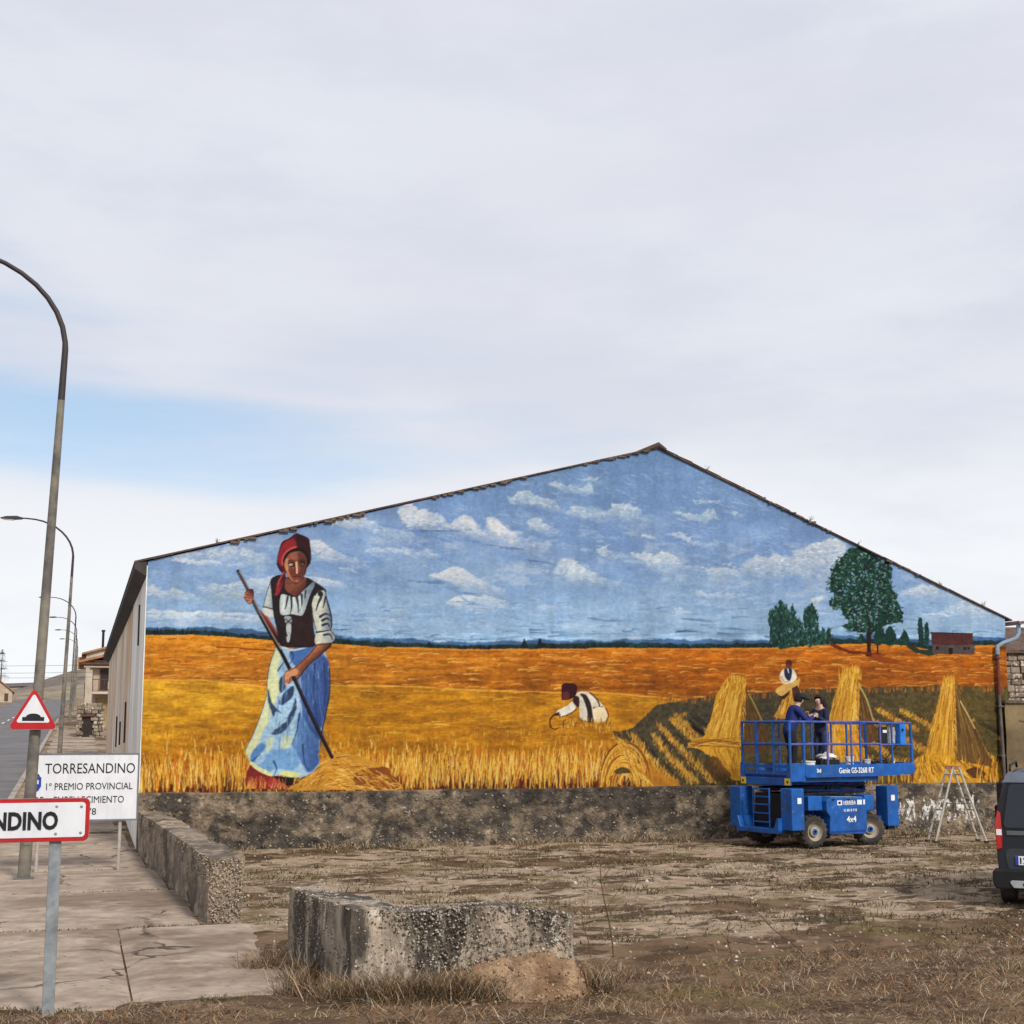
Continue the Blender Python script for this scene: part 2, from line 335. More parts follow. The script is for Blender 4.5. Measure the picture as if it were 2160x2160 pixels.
# ================================================================ low walls at the yard
M_oldc = pmat('weathered_concrete', (.31, .24, .17), .95, stain=((.075, .06, .045), .9, .48, .58, .8), var=.38, scale=5, bump=.9, bscale=24, col2=(.17, .135, .105), spots=((.50, .45, .38), 9, .58, .70), dist=.04)
M_lich = pmat('lichened_concrete', (.37, .30, .225), .95, var=.4, scale=5, bump=1.0, bscale=20, col2=(.085, .07, .055), spots=((.56, .50, .42), 9, .56, .66), dist=.06, stretch=(1.2, 1.2, .42), c2fac=(.44, .54), stain=((.20, .13, .075), 1.2, .5, .62, .6))
M_peb = cmat('pebble_faces', .85)
def rough_block(name, poly, z0, z1, mat, parent=None, amp=.03, cell=.09, seed=0, ztop=None):
    """polygon (plan) extruded, remeshed finely and knocked about"""
    m = MB().prism(poly, z0, z1, 'z'); me = bpy.data.meshes.new(name); me.from_pydata(m.v, [], m.f); bm = bmesh.new(); bm.from_mesh(me)
    bmesh.ops.recalc_face_normals(bm, faces=bm.faces); bmesh.ops.triangulate(bm, faces=bm.faces)
    for _ in range(9):
        long = [e for e in bm.edges if e.calc_length() > cell*1.6]
        if not long: break
        bmesh.ops.subdivide_edges(bm, edges=long, cuts=1); bmesh.ops.triangulate(bm, faces=bm.faces)
    bm.normal_update()
    for v in bm.verts:
        p = v.co; n1 = float(vfbm(p.x*6+seed+p.z*5, p.y*6+p.z*7.3, 4))-.5; n2 = float(vfbm(p.x*1.4+seed*2+p.z, p.y*1.4-p.z, 2))-.5
        v.co += v.normal*(n1*amp*1.6+n2*amp*2.6)
        if ztop and p.z > z0+.6*(z1-z0): v.co.z += ztop(p.x, p.y)
    bm.to_mesh(me); bm.free(); me.materials.append(mat); me.shade_smooth(); me.set_sharp_from_angle(angle=math.radians(38))
    o = bpy.data.objects.new(name, me); COL.objects.link(o)
    if parent is not None: o.parent = parent
    return o
def pebbles(name, parent, pts, nrm, rs, cols):
    """many small stones set into a face: each a squashed octahedron-like bead, one joined part"""
    V = []; F = []; C = []; k = 0
    base = np.array([(1, 0, 0), (-1, 0, 0), (0, 1, 0), (0, -1, 0), (0, 0, 1), (0, 0, -1)], float); tri = [(0, 2, 4), (2, 1, 4), (1, 3, 4), (3, 0, 4), (2, 0, 5), (1, 2, 5), (3, 1, 5), (0, 3, 5)]
    for p, r in zip(pts, rs):
        a = R.uniform(0, 6.28); M = np.array(Matrix.Rotation(a, 3, 'Z') @ Matrix.Rotation(R.uniform(0, 3), 3, 'X'))
        b = (base*[1, R.uniform(.6, 1), R.uniform(.5, .9)])@M.T*r+p
        V.append(b); F += [(i+k, j+k, l+k) for i, j, l in tri]; k += 6; c = np.array(R.choice(cols))*R.uniform(.75, 1.2); C += [c]*6
    o = npmesh(name, np.concatenate(V), None, F, np.array(C), M_peb, parent); tag(o, kind='stuff'); return o
# boundary wall running from the barn corner towards the street
bw = empty('boundary_wall', (1.45, 23, 0), 0, 'low crumbling concrete wall running from the barn corner along the pavement', 'wall')
def inv(o, parent): o.matrix_parent_inverse = parent.matrix_world.inverted(); o.parent = parent; return o
bpy.context.view_layer.update()
def adopt(o, p): o.parent = p; o.matrix_parent_inverse = Matrix.Translation(-Vector(p.location)) if not p.rotation_euler.z else (Matrix.Translation(p.location) @ Matrix.Rotation(p.rotation_euler.z, 4, 'Z')).inverted(); return o
adopt(rough_block('wall_body', [(1.66, 18.1), (2.11, 18.1), (1.66, 28.45), (1.22, 28.45)], -.15, .80, M_oldc, None, .042, .13, 4), bw)
P = []; Rr = []
for k in range(600):
    x = R.uniform(1.68, 2.09); z = R.uniform(.0, .78); P.append((x, 18.08+R.uniform(-.01, .015), z)); Rr.append(R.uniform(.008, .02))
for k in range(700):
    t = R.uniform(0, 1)**2; y = 18.1+10*t; x = 1.66-.425*t; P.append((x+R.uniform(-.02, .02), y, R.uniform(.45, .8))); Rr.append(R.uniform(.008, .018))
adopt(pebbles('exposed_pebbles', None, P, None, Rr, [(.42, .34, .24), (.34, .26, .18), (.5, .44, .36), (.22, .17, .12)]), bw)
# broken wall stub at the front
fw = empty('broken_wall', (3.2, 13, 0), 0, 'broken lichen-grey concrete wall stub in dry grass at the front', 'wall')
adopt(rough_block('wall_body', [(2.44, 12.48), (3.4, 12.36), (4.42, 12.22), (4.52, 12.34), (4.46, 12.55), (3.3, 12.66), (2.85, 13.2), (2.52, 14.68), (2.18, 14.62)], -.2, .79, M_lich, None, .035, .10, 9, lambda x, y: -.16*max(0, x-3.9)**1.3-.09*max(0, float(vfbm(x*2.3+1, y*2.3, 3))-.5)), fw)
P = []; Rr = []
for k in range(1900):
    t = R.uniform(0, 1); x = 2.46+1.98*t; yy = 12.48-.26*t; z = .80-R.uniform(0, 1)**1.3*.55-.12*max(0, x-3.9); P.append((x, yy-.005+R.uniform(-.03, .02), z)); Rr.append(R.uniform(.007, .019))
for k in range(900):
    t = R.uniform(0, 1); P.append((2.44-.25*t+R.uniform(-.02, .02), 12.48+2.1*t, R.uniform(.25, .8))); Rr.append(R.uniform(.006, .015))
for k in range(900):
    a, b_ = R.uniform(0, 1), R.uniform(0, 1); x = 2.4+.35*a*(1-b_)+1.9*b_*(a > .5); P.append((x, 12.5+.12*R.uniform(0, 1)+(1.9*(1-b_) if a <= .5 else 0)*R.uniform(0, 1), .80)); Rr.append(R.uniform(.006, .014))
adopt(pebbles('exposed_pebbles', None, P, None, Rr, [(.42, .37, .30), (.32, .27, .21), (.46, .41, .34), (.10, .08, .065), (.17, .14, .11), (.24, .195, .15)]), fw)
# earth bank heaped against its right end
M_earth = pmat('ochre_earth', (.36, .235, .14), .95, var=.35, scale=6, bump=1.0, bscale=30, col2=(.22, .13, .07), spots=((.42, .33, .24), 9, .6, .7), dist=.05)
hx_, hs_ = np.meshgrid(np.linspace(2.6, 4.72, 90), np.linspace(0, 1, 40))
ht_ = np.interp(hx_, [2.6, 2.95, 3.25, 3.6, 3.9, 4.2, 4.45, 4.72], [-.05, .12, .26, .32, .42, .45, .36, -.08])+(vfbm(hx_*5, hx_*0+4, 3)-.5)*.10
hw_ = 12.48-.13*(hx_-2.44)+.05
hy_ = hw_-.10*np.minimum(1, hs_*5)-.40*hs_**1.25*(np.maximum(ht_, .01)/.5)**.7-(vfbm(hx_*4+3, hs_*5, 4)-.5)*.12*np.minimum(1, hs_*3)
hz_ = ht_*(1-hs_**.9)*1.0-.06*hs_+(vfbm(hx_*9, hs_*9+7, 3)-.5)*.045
h, w = hx_.shape; I = np.arange(h*w).reshape(h, w); Q = np.stack([I[:-1, :-1], I[1:, :-1], I[1:, 1:], I[:-1, 1:]], -1).reshape(-1, 4)
eh = npmesh('earth_bank', np.stack([hx_, hy_, hz_], -1).reshape(-1, 3), Q, mat=M_earth, smooth=True); cl_ = pebbles('clods', None, [(hx_[j, i], hy_[j, i]-.005, hz_[j, i]) for j, i in [(R.randrange(3, 40), R.randrange(90)) for _ in range(420)]]+[(R.uniform(2.8, 4.8), 11.95+R.uniform(-.25, .1), .05) for _ in range(120)], None, [R.uniform(.006, .022)*(1 if R.random() < .9 else 1.9) for _ in range(540)], [(.33, .22, .13), (.24, .15, .085), (.4, .3, .2), (.18, .11, .06)]); cl_.parent = eh
tag(eh, 'ochre earth banked up against the broken wall stub', 'earth bank')
# ----------------------------------------------------------------------------------------------
# the wall painting: brush work laid down in numpy on the painter's own sheet (sheet units)
# ----------------------------------------------------------------------------------------------
SX0, SY0, SW, SHH = 280, 920, 1860, 770
def upnoise(h, w, sy, sx, rs):
    gh, gw = int(h/sy)+3, int(w/sx)+3
    g = rs.rand(gh, gw).astype(np.float32)
    yy = np.arange(h, dtype=np.float32)/sy; xx = np.arange(w, dtype=np.float32)/sx
    iy = yy.astype(int); ix = xx.astype(int); fy = yy-iy; fx = xx-ix
    fy = fy*fy*(3-2*fy); fx = fx*fx*(3-2*fx)
    a = g[iy][:, ix]; b = g[iy][:, ix+1]; c = g[iy+1][:, ix]; d = g[iy+1][:, ix+1]
    fx = fx[None, :]; fy = fy[:, None]
    return (a*(1-fx)+b*fx)*(1-fy)+(c*(1-fx)+d*fx)*fy
def fbm(h, w, sy, sx, octv, seed):
    rs = np.random.RandomState(seed); o = np.zeros((h, w), np.float32); amp = 1.0; tot = 0
    for k in range(octv):
        o += amp*upnoise(h, w, max(sy, 1.01), max(sx, 1.01), rs); tot += amp
        amp *= .55; sy *= .5; sx *= .5
    return o/tot
def smooth_closed(p, n=6):
    p = np.asarray(p, float); q = []
    m = len(p)
    for i in range(m):
        a, b, c, d = p[i-1], p[i], p[(i+1) % m], p[(i+2) % m]
        for k in range(n):
            t = k/n
            q.append(.5*((2*b)+(-a+c)*t+(2*a-5*b+4*c-d)*t*t+(-a+3*b-3*c+d)*t**3))
    return np.array(q)
def smooth_open(p, n=6):
    p = np.asarray(p, float)
    if len(p) < 3: return p
    e = np.vstack([2*p[0]-p[1], p, 2*p[-1]-p[-2]]); q = []
    for i in range(1, len(e)-2):
        a, b, c, d = e[i-1], e[i], e[i+1], e[i+2]
        for k in range(n):
            t = k/n
            q.append(.5*((2*b)+(-a+c)*t+(2*a-5*b+4*c-d)*t*t+(-a+3*b-3*c+d)*t**3))
    q.append(p[-1]); return np.array(q)
class Sheet:
    def __init__(s):
        s.c = np.zeros((SHH, SW, 3), np.float32)
        s.wx = (fbm(SHH, SW, 14, 14, 3, 5)-.5)*2; s.wy = (fbm(SHH, SW, 14, 14, 3, 6)-.5)*2
        s.tex = fbm(SHH, SW, 5, 7, 3, 8)-.5
    def mask(s, pts, warp=0, soft=0):
        p = np.asarray(pts, float)-[SX0, SY0]
        m = 4+warp*1.2+soft*2
        x0 = int(max(0, p[:, 0].min()-m)); x1 = int(min(SW, p[:, 0].max()+m+1))
        y0 = int(max(0, p[:, 1].min()-m)); y1 = int(min(SHH, p[:, 1].max()+m+1))
        if x1 <= x0 or y1 <= y0: return None
        ss = 2 if (x1-x0)*(y1-y0) < 200000 else 1
        X = ((np.arange((x1-x0)*ss)+.5)/ss+x0).astype(np.float32); Y = ((np.arange((y1-y0)*ss)+.5)/ss+y0).astype(np.float32)
        X, Y = np.meshgrid(X, Y)
        if warp:
            wx = np.repeat(np.repeat(s.wx[y0:y1, x0:x1], ss, 0), ss, 1); wy = np.repeat(np.repeat(s.wy[y0:y1, x0:x1], ss, 0), ss, 1)
            X = X+wx*warp; Y = Y+wy*warp
        ins = np.zeros(X.shape, bool)
        q = np.roll(p, -1, 0)
        for (ax, ay), (bx, by) in zip(p, q):
            if ay == by: continue
            i0 = max(0, int((min(ay, by)-y0-warp-1)*ss)); i1 = max(i0, int((max(ay, by)-y0+warp+2)*ss)); Yr = Y[i0:i1]
            ins[i0:i1] ^= ((ay > Yr) != (by > Yr)) & (X[i0:i1] < (bx-ax)*(Yr-ay)/(by-ay)+ax)
        a = ins.reshape(y1-y0, ss, x1-x0, ss).mean((1, 3)).astype(np.float32)
        for _ in range(int(soft)):
            b = np.pad(a, 1, mode='edge')
            a = (b[:-2, 1:-1]+b[2:, 1:-1]+b[1:-1, :-2]+b[1:-1, 2:]+2*a)/6
        return x0, x1, y0, y1, a
    def poly(s, pts, col, warp=0, alpha=1.0, soft=0, smooth=True, var=.10, grad=None, tex=None):
        p = smooth_closed(pts) if smooth else np.asarray(pts, float)
        r = s.mask(p, warp, soft)
        if r is None: return
        x0, x1, y0, y1, a = r
        col = np.array(col, np.float32)/255
        C = np.broadcast_to(col, (y1-y0, x1-x0, 3)).copy()
        if grad is not None:                      # (colour2, (x,y) start, (x,y) end)
            c2, g0, g1 = grad; g0 = np.array(g0)-[SX0, SY0]; g1 = np.array(g1)-[SX0, SY0]
            X, Y = np.meshgrid(np.arange(x0, x1), np.arange(y0, y1)); d = g1-g0
            t = np.clip(((X-g0[0])*d[0]+(Y-g0[1])*d[1])/(d@d)+s.wx[y0:y1, x0:x1]*.15, 0, 1)[..., None]
            C = C*(1-t)+np.array(c2, np.float32)/255*t
        C = C*(1+var*2*s.tex[y0:y1, x0:x1, None])
        if tex is not None: a = a*np.clip(tex[y0:y1, x0:x1], 0, 1)
        a = (a*alpha)[..., None]
        s.c[y0:y1, x0:x1] = s.c[y0:y1, x0:x1]*(1-a)+C*a
    def stroke(s, pts, w0, w1, col, alpha=1.0, smooth=True):
        p = (smooth_open(pts, 2 if len(pts) < 4 else 4) if smooth else np.asarray(pts, float))-[SX0, SY0]
        m = max(w0, w1)/2+1.5
        x0 = int(max(0, p[:, 0].min()-m)); x1 = int(min(SW, p[:, 0].max()+m+1))
        y0 = int(max(0, p[:, 1].min()-m)); y1 = int(min(SHH, p[:, 1].max()+m+1))
        if x1 <= x0 or y1 <= y0: return
        X = np.arange(x0, x1, dtype=np.float32)[None, :]+.5; Y = np.arange(y0, y1, dtype=np.float32)[:, None]+.5
        a = np.zeros((y1-y0, x1-x0), np.float32); n = len(p)-1
        for i in range(n):
            d = p[i+1]-p[i]; L = d@d+1e-9
            t = np.clip(((X-p[i, 0])*d[0]+(Y-p[i, 1])*d[1])/L, 0, 1)
            ds = np.hypot(X-p[i, 0]-t*d[0], Y-p[i, 1]-t*d[1])
            w = (w0+(w1-w0)*(i+t)/n)/2
            a = np.maximum(a, np.clip(w-ds+.5, 0, 1)*np.clip(2*w, .25, 1))
        a = (a*alpha)[..., None]
        s.c[y0:y1, x0:x1] = s.c[y0:y1, x0:x1]*(1-a)+np.array(col, np.float32)/255*a
def TT(ox, oy, sc): return lambda pts: [(ox+x/sc, oy+y/sc) for x, y in pts]
def ell(cx, cy, rx, ry, n=14): return [(cx+rx*math.cos(i*2*math.pi/n), cy+ry*math.sin(i*2*math.pi/n)) for i in range(n)]

def paint_mural():
    R = random.Random(11)
    S = Sheet(); c = S.c
    U = lambda a, b: R.uniform(a, b)
    Y, X = np.mgrid[SY0:SY0+SHH, SX0:SX0+SW].astype(np.float32)
    # --- sky
    t = np.clip((Y-940)/(1330-940), 0, 1)[..., None]
    top = np.array([108, 140, 182.])/255; mid = np.array([120, 150, 196.])/255; low = np.array([142, 174, 208.])/255
    c[:] = np.where(t < .55, top+(mid-top)*t/.55, mid+(low-mid)*(t-.55)/.45)
    n1 = fbm(SHH, SW, 40, 120, 5, 21)[..., None]; n2 = fbm(SHH, SW, 9, 5, 3, 22)[..., None]
    c *= .92+.16*n1; c *= .96+.08*n2
    wisp = np.clip((fbm(SHH, SW, 26, 60, 6, 33)-.50)*5, 0, 1)
    wm = (wisp*np.clip((Y-1000)/140, .1, 1)*.30)[..., None]
    c[:] = c*(1-wm)+np.array([166, 188, 210.])/255*wm
    wisp = np.clip((fbm(SHH, SW, 12, 34, 6, 35)-.56)*7, 0, 1)*np.clip((fbm(SHH, SW, 60, 130, 3, 36)-.42)*6, 0, 1)
    wm = (wisp*np.clip((Y-1020)/100, 0, 1)*.38)[..., None]
    c[:] = c*(1-wm)+np.array([196, 208, 218.])/255*wm
    dm = (np.clip((fbm(SHH, SW, 10, 40, 5, 37)-.58)*7, 0, 1)*np.clip((Y-1120)/120, 0, 1)*.16)[..., None]
    c[:] = c*(1-dm)+np.array([76, 106, 150.])/255*dm
    T1 = TT(440, 1080, 3.1167); TH = TT(500, 1110, 8.05); T8 = TT(1100, 1350, 3.45); T7 = TT(1580, 1100, 3.331)
    T5 = TT(1500, 1380, 4.2); T3 = TT(700, 900, 3.22); T4 = TT(1200, 900, 3.22); T2 = TT(200, 1150, 4.6); T6 = TT(1880, 1480, 4.025)
    ct = np.clip(.25+1.5*fbm(SHH, SW, 14, 20, 4, 41), 0, 1)
    ct2 = np.clip((fbm(SHH, SW, 12, 26, 4, 42)-.36)*4.5, 0, 1)
    dn = fbm(SHH, SW, 10, 16, 4, 43)-.5
    def cloud(pts, col=(184, 194, 206), alpha=.85, warp=9, soft=1, tex=ct):
        ys = [p[1] for p in pts]; y0 = min(ys); y1 = max(ys)
        t = np.clip((Y-y0)/(y1-y0+1)+dn*1.1, 0, 1)
        S.poly(pts, [v*.93 for v in col], warp=warp*1.5, alpha=alpha*.75, soft=3, tex=tex*(1-.75*t), var=.08)
        S.poly([(x, y0+(y-y0)*.85) for x, y in pts], [min(238, v*1.10) for v in col], warp=warp, alpha=alpha*.72, soft=1, tex=np.clip((tex-.5)*3, 0, 1)*(1-t)**.7, var=.08)
        p = smooth_closed(pts); r = S.mask(p, warp*.8)
        if r is None: return
        x0, x1, ya, yb, a = r; n = int(a.sum()/26); k = 0; tries = 0
        while k < n and tries < n*30:
            tries += 1; x = R.randrange(x0, x1); y = R.randrange(ya, yb)
            if a[y-ya, x-x0] < .5: continue
            k += 1; f = (y+SY0-y0)/(y1-y0+1); L = U(4, 12); an = U(.0, .55) if R.random() < .7 else U(-.6, 0)
            if f < .45+U(-.2, .2): cc_ = R.choice([(216, 220, 224), (204, 208, 214), (226, 226, 224), (190, 200, 212)]); al = U(.25, .6)
            else: cc_ = R.choice([(150, 174, 206), (136, 164, 202), (170, 188, 210), (124, 154, 198)]); al = U(.2, .5)
            S.stroke([(x+SX0, y+SY0), (x+SX0+L*.5, y+SY0+L*.5*math.sin(an)-1), (x+SX0+L, y+SY0+L*math.sin(an))], U(2, 4.5), .8, cc_, al*min(1, alpha*1.1))
    def under(pts, w=3, col=(78, 108, 152), alpha=.5):
        for k in range(9):
            i = R.randrange(len(pts)-1); f = U(0, 1); x = pts[i][0]+(pts[i+1][0]-pts[i][0])*f; y = pts[i][1]+(pts[i+1][1]-pts[i][1])*f+U(-2, 2); L = U(8, 26)
            S.stroke([(x-L, y-U(0, 2)), (x, y), (x+L, y+U(0, 3))], w*1.5, .8, col, alpha*.5)
    wz = fbm(SHH, SW, 34, 80, 5, 38)
    k = 0
    while k < 4200:                                    # brushed wisps drifting down to the right
        x = R.randrange(5, SW-30); y = R.randrange(60, 430)
        if wz[y, x] < .52+.0*y: k += .15; continue
        k += 1; L = U(7, 22); s_ = U(.1, .6)
        S.stroke([(x+SX0, y+SY0), (x+SX0+L*.5, y+SY0+L*.4*s_), (x+SX0+L, y+SY0+L*s_)], U(1.6, 4), .6, R.choice([(150, 178, 210), (164, 188, 214), (180, 198, 216), (140, 168, 206)]), U(.12, .4))
    # left part
    cloud(T2([(560, 120), (900, 70), (1250, 20), (1500, 60), (1750, 190), (1400, 190), (1000, 180), (700, 160)]), (172, 188, 204), .75)
    cloud(T2([(760, 150), (1000, 140), (1300, 180), (1700, 210), (1400, 215), (900, 185)]), (205, 212, 222), .7)
    cloud(T2([(530, 400), (640, 420), (760, 450), (920, 490), (1000, 560), (760, 540), (520, 480)]), (178, 192, 204), .8)
    cloud(T2([(1000, 420), (1300, 380), (1600, 330), (1700, 420), (1500, 560), (1150, 560)]), (160, 182, 200), .6)
    cloud(T2([(520, 640), (800, 640), (1200, 660), (1600, 690), (1640, 750), (1100, 740), (700, 760), (520, 740)]), (196, 208, 220), .85, warp=5)
    cloud(T2([(1100, 500), (1400, 470), (1420, 530), (1150, 540)]), (150, 165, 150), .35)
    # right of the head
    cloud(T1([(670, 190), (740, 190), (800, 250), (900, 300), (1000, 340), (1075, 355), (980, 365), (880, 340), (740, 320), (680, 270)]), (196, 200, 208), .95, warp=4)
    cloud(T1([(640, 420), (740, 440), (860, 470), (880, 490), (760, 500), (660, 480)]), (190, 198, 208), .9, warp=4)
    cloud(T1([(860, 370), (940, 365), (950, 380), (880, 385)]), (180, 195, 212), .7, warp=4)
    cloud(T1([(380, 420), (440, 430), (420, 520), (380, 540), (300, 520), (200, 560), (300, 460)]), (170, 188, 206), .6)
    cloud(T3([(0, 640), (120, 620), (230, 620), (330, 680), (520, 720), (560, 780), (500, 810), (380, 790), (260, 720), (100, 700)]), (176, 192, 206), .7)
    cloud(T3([(240, 840), (500, 830), (720, 860), (700, 900), (440, 920), (300, 900)]), (158, 184, 212), .55, tex=ct2)
    cloud(T3([(450, 560), (530, 525), (600, 570), (720, 600), (800, 680), (840, 640), (900, 610), (970, 660), (1020, 720), (1060, 640), (1110, 640), (1180, 690), (1260, 750), (1320, 800), (1390, 790), (1500, 850), (1420, 880), (1200, 830), (1050, 800), (900, 740), (700, 700), (520, 700), (480, 640)]), (188, 196, 206), .95, warp=6)
    cloud(T3([(1060, 660), (1110, 640), (1190, 700), (1270, 770), (1300, 810), (1200, 800), (1100, 740)]), (206, 206, 208), .8, warp=5)
    cloud(T3([(890, 620), (960, 660), (1010, 720), (940, 700), (860, 680)]), (205, 205, 208), .7, warp=5)
    under(T3([(520, 715), (700, 710), (950, 705)])); under(T3([(880, 765), (1080, 810), (1300, 835), (1620, 895)])); under(T3([(1360, 915), (1480, 930)]), 2)
    cloud(T3([(660, 1010), (760, 990), (810, 960), (890, 965), (960, 1030), (1080, 1090), (1150, 1130), (1040, 1140), (900, 1100), (780, 1060)]), (196, 202, 208), .95, warp=5)
    cloud(T3([(770, 1200), (860, 1160), (900, 1190), (1000, 1230), (1110, 1250), (960, 1255), (860, 1240)]), (198, 204, 210), .95, warp=4)
    cloud(T3([(880, 1150), (1000, 1140), (1100, 1170), (1210, 1220), (1120, 1240), (1000, 1220)]), (176, 192, 206), .8, warp=4)
    under(T3([(570, 1050), (700, 1060), (770, 1055)])); under(T3([(820, 1110), (960, 1140), (1080, 1150)]), 2.5); under(T3([(900, 1190), (960, 1215), (1080, 1250)]), 1.5)
    cloud(T3([(1330, 640), (1420, 630), (1480, 690), (1560, 740), (1500, 750), (1380, 720)]), (176, 194, 208), .8, warp=7)
    cloud(T3([(1200, 480), (1350, 440), (1400, 490), (1500, 500), (1560, 580), (1700, 560), (1860, 600), (1800, 640), (1640, 630), (1540, 590), (1380, 540), (1240, 520)]), (168, 190, 206), .75, warp=8)
    cloud(T3([(1460, 390), (1560, 385), (1700, 430), (1800, 470), (1660, 460), (1540, 430)]), (165, 188, 206), .7, warp=6)
    cloud(T3([(1400, 950), (1500, 990), (1560, 910), (1640, 920), (1760, 1000), (1880, 1060), (1840, 1090), (1700, 1060), (1560, 1030)]), (174, 192, 208), .85, warp=6)
    # right part
    cloud(T4([(0, 560), (80, 560), (160, 600), (280, 580), (300, 530), (400, 520), (470, 580), (550, 650), (430, 640), (320, 640), (160, 630), (0, 620)]), (172, 190, 206), .8)
    cloud(T4([(60, 440), (130, 400), (170, 450), (140, 470)]), (170, 190, 206), .7); cloud(T4([(90, 370), (150, 350), (260, 390), (160, 385)]), (168, 190, 208), .6)
    cloud(T4([(700, 580), (820, 600), (960, 580), (1000, 620), (930, 660), (820, 640)]), (166, 190, 206), .75)
    cloud(T4([(830, 500), (960, 510), (1050, 530), (940, 540)]), (164, 188, 208), .6); cloud(T4([(1090, 590), (1160, 590), (1190, 610), (1120, 615)]), (166, 190, 206), .6)
    cloud(T4([(200, 840), (260, 820), (320, 880), (440, 910), (300, 910), (220, 890)]), (168, 190, 208), .75)
    cloud(T4([(420, 880), (520, 850), (590, 880), (650, 850), (720, 890), (800, 950), (880, 980), (760, 980), (640, 1010), (540, 970), (520, 920)]), (178, 194, 206), .9, warp=7)
    cloud(T4([(640, 720), (740, 720), (830, 780), (900, 790), (1000, 850), (960, 860), (860, 810), (740, 760)]), (170, 190, 208), .75)
    cloud(T4([(500, 750), (560, 745), (590, 770), (520, 770)]), (172, 192, 210), .7); cloud(T4([(0, 930), (60, 940), (180, 1010), (320, 1070), (450, 1130), (330, 1100), (150, 1060), (0, 1050)]), (172, 192, 208), .85)
    cloud(T4([(880, 1110), (960, 1120), (1100, 1140), (1240, 1170), (1120, 1180), (960, 1160)]), (170, 192, 210), .8)
    cloud(T4([(1170, 990), (1230, 920), (1290, 900), (1400, 880), (1460, 890), (1560, 850), (1660, 800), (1760, 770), (1850, 780), (1880, 860), (1800, 1000), (1740, 1090), (1620, 1080), (1540, 1010), (1420, 1060), (1300, 1030)]), (176, 188, 200), .95, warp=8)
    cloud(T4([(880, 960), (980, 980), (1080, 940), (1160, 1000), (1160, 1080), (1040, 1080), (960, 1020)]), (168, 190, 210), .7, tex=ct2)
    cloud(T4([(660, 1280), (760, 1240), (860, 1280), (960, 1300), (800, 1310)]), (160, 188, 214), .6); under(T4([(160, 1300), (260, 1320), (360, 1320)]), 2.5); under(T4([(820, 1310), (960, 1320)]), 2.5); under(T4([(1020, 1370), (1260, 1380)]), 2)
    cloud(T7([(1050, 520), (1180, 460), (1220, 430), (1330, 470), (1400, 490), (1440, 560), (1300, 540), (1150, 560)]), (174, 190, 204), .85)
    cloud(T7([(1380, 620), (1520, 560), (1700, 640), (1780, 700), (1700, 740), (1500, 680)]), (160, 184, 208), .7)
    cloud(T7([(1220, 650), (1360, 640), (1400, 660), (1300, 690)]), (168, 190, 210), .7); cloud(T7([(440, 560), (500, 540), (480, 620), (440, 640)]), (186, 200, 204), .8)
    # low bands over the horizon
    for k in range(420):
        x = U(300, 2120); y = 1352-80*U(0, 1)**1.5; L = U(12, 50)
        f = (y-1270)/82
        col = R.choice([(170, 200, 224), (150, 186, 218), (190, 210, 226), (96, 136, 182), (70, 108, 156)] if f < .7 else [(50, 86, 130), (30, 62, 104), (110, 160, 200), (70, 115, 160)])
        S.stroke([(x, y), (x+L*.5, y+U(-3, 2)), (x+L, y+U(-2, 3))], U(2, 5.5), .6, col, U(.2, .45))
    # distant hills and trees
    hz = [(280, 1341), (309, 1340), (417, 1340), (526, 1347), (578, 1352), (700, 1358), (793, 1365), (860, 1366), (980, 1370), (1200, 1369), (1300, 1367), (1480, 1368), (1619, 1367), (1747, 1360), (1835, 1358), (1919, 1363), (1964, 1372), (2060, 1362), (2140, 1361)]
    hx = np.array([p[0] for p in hz]); hy = np.array([p[1] for p in hz])
    H = lambda x: float(np.interp(x, hx, hy))
    tp = [(x, H(x)-17+1.5*math.sin(x*.021)+1*math.sin(x*.07)) for x in range(280, 2150, 16)]
    S.poly(tp+[(2140, 1385), (280, 1385)], (34, 66, 104), warp=4, alpha=.7, smooth=False, soft=3)
    tp = [(x, H(x)-10+1.5*math.sin(x*.013+1)) for x in range(280, 2150, 16)]
    S.poly(tp+[(2140, 1385), (280, 1385)], (30, 58, 56), warp=4, smooth=False, var=.3)
    for k in range(520):
        x = U(285, 2120); h = U(3, 10)*(1.7 if x < 480 else 1)
        b = H(x)+1
        S.stroke([(x, b), (x+U(-1, 1), b-h)], U(3, 7), U(1, 2.5), R.choice([(14, 32, 44), (18, 42, 40), (28, 56, 46), (12, 26, 38)]), U(.5, .95), False)
    for x, h in [(1106, 19), (1138, 18), (905, 12), (1148, 8), (700, 12), (735, 10)]:
        S.poly([(x-7, H(x)+1), (x-5, H(x)-h*.5), (x, H(x)-h-3), (x+6, H(x)-h*.5), (x+8, H(x)+1)], (16, 38, 42), warp=3)
    # --- upper field
    up = [(x, H(x)) for x in range(280, 2150, 10)]
    b1 = [(280, 1435), (430, 1434), (500, 1443), (575, 1450), (700, 1445), (860, 1448), (1000, 1456), (1100, 1459), (1288, 1462), (1448, 1476), (1512, 1468), (1580, 1466), (1694, 1454), (1829, 1451), (1982, 1447), (2140, 1450)]
    b1x = np.array([p[0] for p in b1]); b1y = np.array([p[1] for p in b1])
    B1 = lambda x: float(np.interp(x, b1x, b1y))
    S.poly(up+[(2140, 1690), (280, 1690)], (196, 122, 26), smooth=False, warp=1.5, grad=((178, 98, 14), (700, 1400), (1500, 1400)), var=.16)
    tt = np.clip((Y-1355)/95, 0, 1); c *= np.where(Y > 1338, 1.06-.2*tt, 1)[..., None]
    fx = fbm(SHH, SW, 7, 60, 4, 51)
    m = ((Y > 1335) & (Y < 1480))*np.clip((fx-.5)*3, -1, 1)*.18
    c *= (1+m[..., None])
